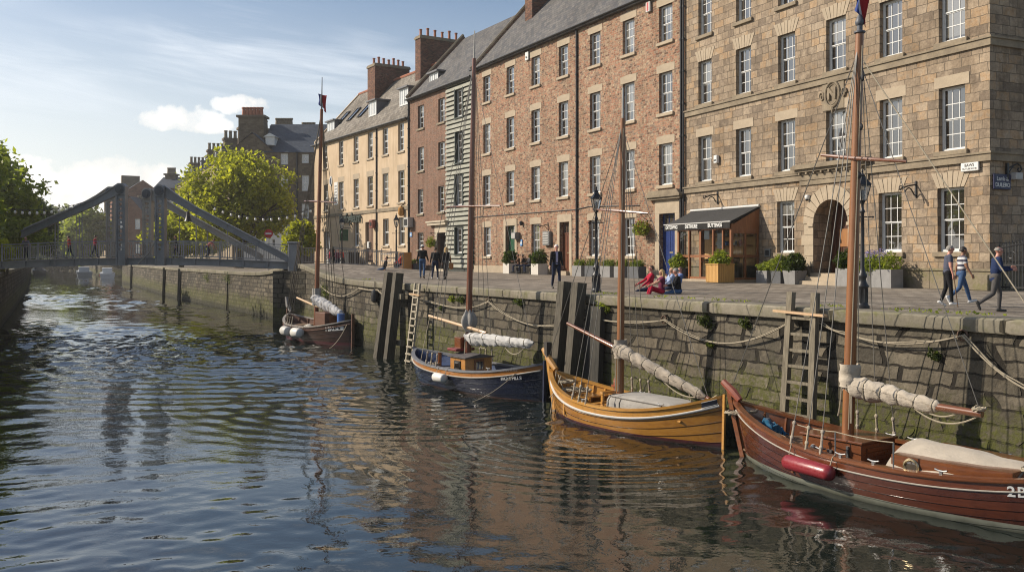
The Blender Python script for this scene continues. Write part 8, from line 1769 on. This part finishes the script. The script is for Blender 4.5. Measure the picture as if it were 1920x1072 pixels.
P, h = ppl_at(792,523,460); person('tall man in white cap, black jacket and jeans walking away by the pale ladder', P, R(86), h, BLACK, JEAN, BROWNH, SHOE, dict(lean=2, lt=10, lk=4, rt=-10, rk=14, la=-6, le=16, ra=8, re=20, lab=12, rab=12), None, None, cap=M_fab('white_cap', (.6,.6,.57)), vox=.018, hem=.1)
P, h = ppl_at(816,525,464); person('person in black jumper and dark jeans walking away in the middle of three', P, R(80), h, BLACK, DJEAN, BROWNH, TRAIN, dict(lean=3, lt=-8, lk=12, rt=10, rk=4, la=4, le=24, ra=-4, re=20, lab=14, rab=14), None, None, vox=.018, hem=.08)
P, h = ppl_at(836,525,463); person('blond woman in black and red walking away by the pillared doorway', P, R(70), h, BLACK, CHAR, BLOND, SHOE, dict(lean=2, lt=8, lk=4, rt=-12, rk=18, la=4, le=20, ra=6, re=20), None, None, True, vox=.018, hem=.15, female=True)
t = thing('handbag', 'tan shoulder bag hanging at the side of the blond woman in black', 'bag', P+Vector((.30,.0,.62))); mb = MB(); mb.cham(-.12,.12,-.2,.2,0,.36,.06); mb.build('bag', M_('tan_leather', (.28,.11,.025), .5), t, True, 40); MB().tube([(0,-.15,.34),(-.05,-.08,.8),(-.05,.08,.8),(0,.15,.34)], .014, 5).build('strap', M_('tan_leather', (1,1,1)), t, True)
GS = 'friends sitting on the quay before the shop'
SIT = dict(lean=-12, lt=62, lk=75, rt=55, rk=65, la=28, le=25, ra=30, re=30, lfoot=-5, rfoot=-5)
P, _ = ppl_at(1221,547,480); person('man in red hoodie and dark jeans sitting with legs stretched toward the lantern post', P+Vector((.0,.5,0)), R(183), 1.92, REDC, DJEAN, BROWNH, SHOE, dict(lean=-8, lt=80, lk=22, rt=72, rk=40, la=30, le=18, ra=40, re=15, leg_ab=6), SKINP, None, vox=.015, group=GS, glasses=True, seat=.02)
P, _ = ppl_at(1240,551,480); person('long-haired blond woman in red trousers sitting on the quay', P, R(186), 1.68, PURP, REDC, BLOND, TRAIN, dict(lean=-3, lt=112, lk=92, rt=104, rk=86, la=55, le=12, ra=50, re=15, leg_ab=4), None, None, True, sleeve='short', vox=.014, group=GS, female=True, seat=.02)
P, _ = ppl_at(1262,545,480); person('blond person in pale blue shirt sitting behind the man in black', P+Vector((0,.9,0)), R(190), 1.7, LBLUE, DJEAN, BLOND, SHOE, SIT, None, None, vox=.017, group=GS, seat=.04)
P, _ = ppl_at(1276,544,480); person('pink-faced man in blue shirt with a phone sitting among friends', P+Vector((0,.6,0)), R(195), 1.76, M_fab('blue_check_shirt', (.10,.15,.30)), DJEAN, BROWNH, SHOE, dict(SIT, la=45, le=70, ra=45, re=70), SKINP, None, vox=.017, group=GS, seat=.04, nod=14)
L9 = 'grey-haired person in black jacket and jeans sitting nearest the slatted planter'
P, _ = ppl_at(1272,551,480); person(L9, P, R(176), 1.78, BLACK, JEAN, GREYH, SHOE, dict(lean=6, lt=84, lk=52, rt=80, rk=62, la=28, le=62, ra=30, re=60, leg_ab=10), SKINP, None, vox=.014, group=GS, seat=.02, nod=14)
P, _ = ppl_at(723,518,480); person('dark-haired man in jeans and black jacket sitting on the ground by the leaning fender piles', P+Vector((-.2,.6,0)), R(190), 1.85, BLACK, JEAN, BLACKH, SHOE, dict(lean=-16, lt=78, lk=30, rt=70, rk=48, la=-10, le=20, ra=-5, re=25), None, None, vox=.018, seat=.02)
P, _ = ppl_at(741,514,480); person('person in red top sitting behind the lantern post by the cabinet', P+Vector((.2,1.6,0)), R(195), 1.9, M_fab('orange_red_cloth', (.42,.05,.04)), DJEAN, BROWNH, SHOE, dict(SIT, lean=-2), None, None, vox=.022, seat=.3)
# three on a bench by the green door
bx, _ = K.pix(984,513,-1.1); bt = thing('bench', 'low dark bench against the brick wall between the two white cube planters', 'bench', K.world(bx,-1.05,0), K.phi)
MB().cham(-1.3,1.3,-.24,.24,.52,.6,.015).build('seat', GREYT, bt)
for sx in (-1.1,1.1): MB().box(sx-.05,sx+.05,-.2,.2,0,.52).build('leg', IRON, bt)
hp_ = K.phi+R(-90)
for i, (dx_, nm, tp, ha, pz, dh) in enumerate(((-.95,'brown-jacketed person on the bench nearest the green door',BRNC,BROWNH,dict(la=40,le=50,ra=40,re=60),-20),(.05,'person in black leaning toward the phone in the middle of the bench',BLACK,BLACKH,dict(lean=14,la=35,le=45,ra=35,re=50),-35),(.8,'person in dark top at the end of the bench beside the clipped ball',M_fab('dark_grey_cloth', (.04,.04,.045)),BROWNH,dict(la=20,le=60,ra=20,re=60),-10))):
    q = K.world(bx+dx_, -1.1, 0); person(nm, q, hp_+R(dh), 1.8, tp, DJEAN, ha, SHOE, dict(dict(lean=4, lt=84, lk=86, rt=80, rk=78), **pz), SKINB if i else SKIN, None, vox=.02, group='three people on the bench', seat=.60)
# drinkers behind the railing by the bridge end
for i, (px, tp, ha, lab, hd_) in enumerate(((619,REDC,BLACKH,'drinker in dark red standing behind the railing near the bridge pillar',200),(627,BLACK,BROWNH,'drinker in black behind the railing, tallest of the group',250),(633,PURP,BROWNH,'drinker in wine-red top behind the railing beside the bins',300),(642,M_fab('orange_red_cloth', (1,1,1)),BLACKH,'person in orange-red top by the bins',230))):
    q = N.world(N.pix(px,490,-4.2+.5*(i%2))[0], -4.2+.5*(i%2), 0); q.z = qz(q.x,q.y); person(lab, q, R(hd_), 2.15, tp, DJEAN, ha, SHOE, dict(la=20,le=70,ra=10,re=30), SKINP, None, vox=.03, group='drinkers by the bridge end')
# on the bridge
q = Vector((bp(36,492).x, BY+.95, 0)); q.z = arc(q.x); person('bald man in grey top and jeans leaning on the bridge railing by the trees', q, R(-70), 1.78, M_fab('grey_lilac_top', (.17,.16,.20)), DJEAN, GREYH, SHOE, dict(lean=28, lt=10, lk=6, rt=-4, rk=10, la=58, le=40, ra=58, re=40), SKINP, None, bald=1, vox=.022, hem=.1)
for i, (px, tp, lab, hd_, ha) in enumerate(((130,M_fab('orange_red_cloth', (1,1,1)),'person in orange-red crossing the bridge under the sloping beam',180,BROWNH),(178,REDC,'dark-haired person in red crossing the bridge left of the towers',0,BLACKH),(330,BLACK,'person in black crossing the bridge before the yellow-green tree',180,BROWNH),(389,M_fab('salmon_top', (.45,.16,.14)),'person in salmon top bending on the bridge under the big tree',0,BROWNH))):
    q = Vector((bp(px,480).x+.0, BY+2.4, 0)); q.x = (px-CX)/FPX*q.y; q.z = arc(min(XR,q.x+BOFF.x*-.6)); person(lab, q, R(hd_+8), 1.68, tp, DJEAN, ha, SHOE, dict(lt=12,rt=-12,rk=15,la=-12,ra=12) if i < 3 else dict(lean=45,la=50,ra=40,lt=20,lk=40,rt=10,rk=35), None, None, vox=.028, group='people crossing the bridge')
# ---------------------------------------------------------------- air
m = bpy.data.materials.new('haze_air'); m.use_nodes = True; nt = m.node_tree
nt.nodes.remove(nt.nodes['Principled BSDF']); pv = nt.nodes.new('ShaderNodeVolumePrincipled'); pv.inputs['Color'].default_value = (1,.98,.95,1); pv.inputs['Density'].default_value = HAZE; pv.inputs['Anisotropy'].default_value = .35
nt.links.new(pv.outputs[0], nt.nodes['Material Output'].inputs['Volume'])
tag(MB().box(-3700,3700,-80,3700,-2.3,56).build('haze', m), kind='stuff')
SC.cycles.volume_bounces = 0
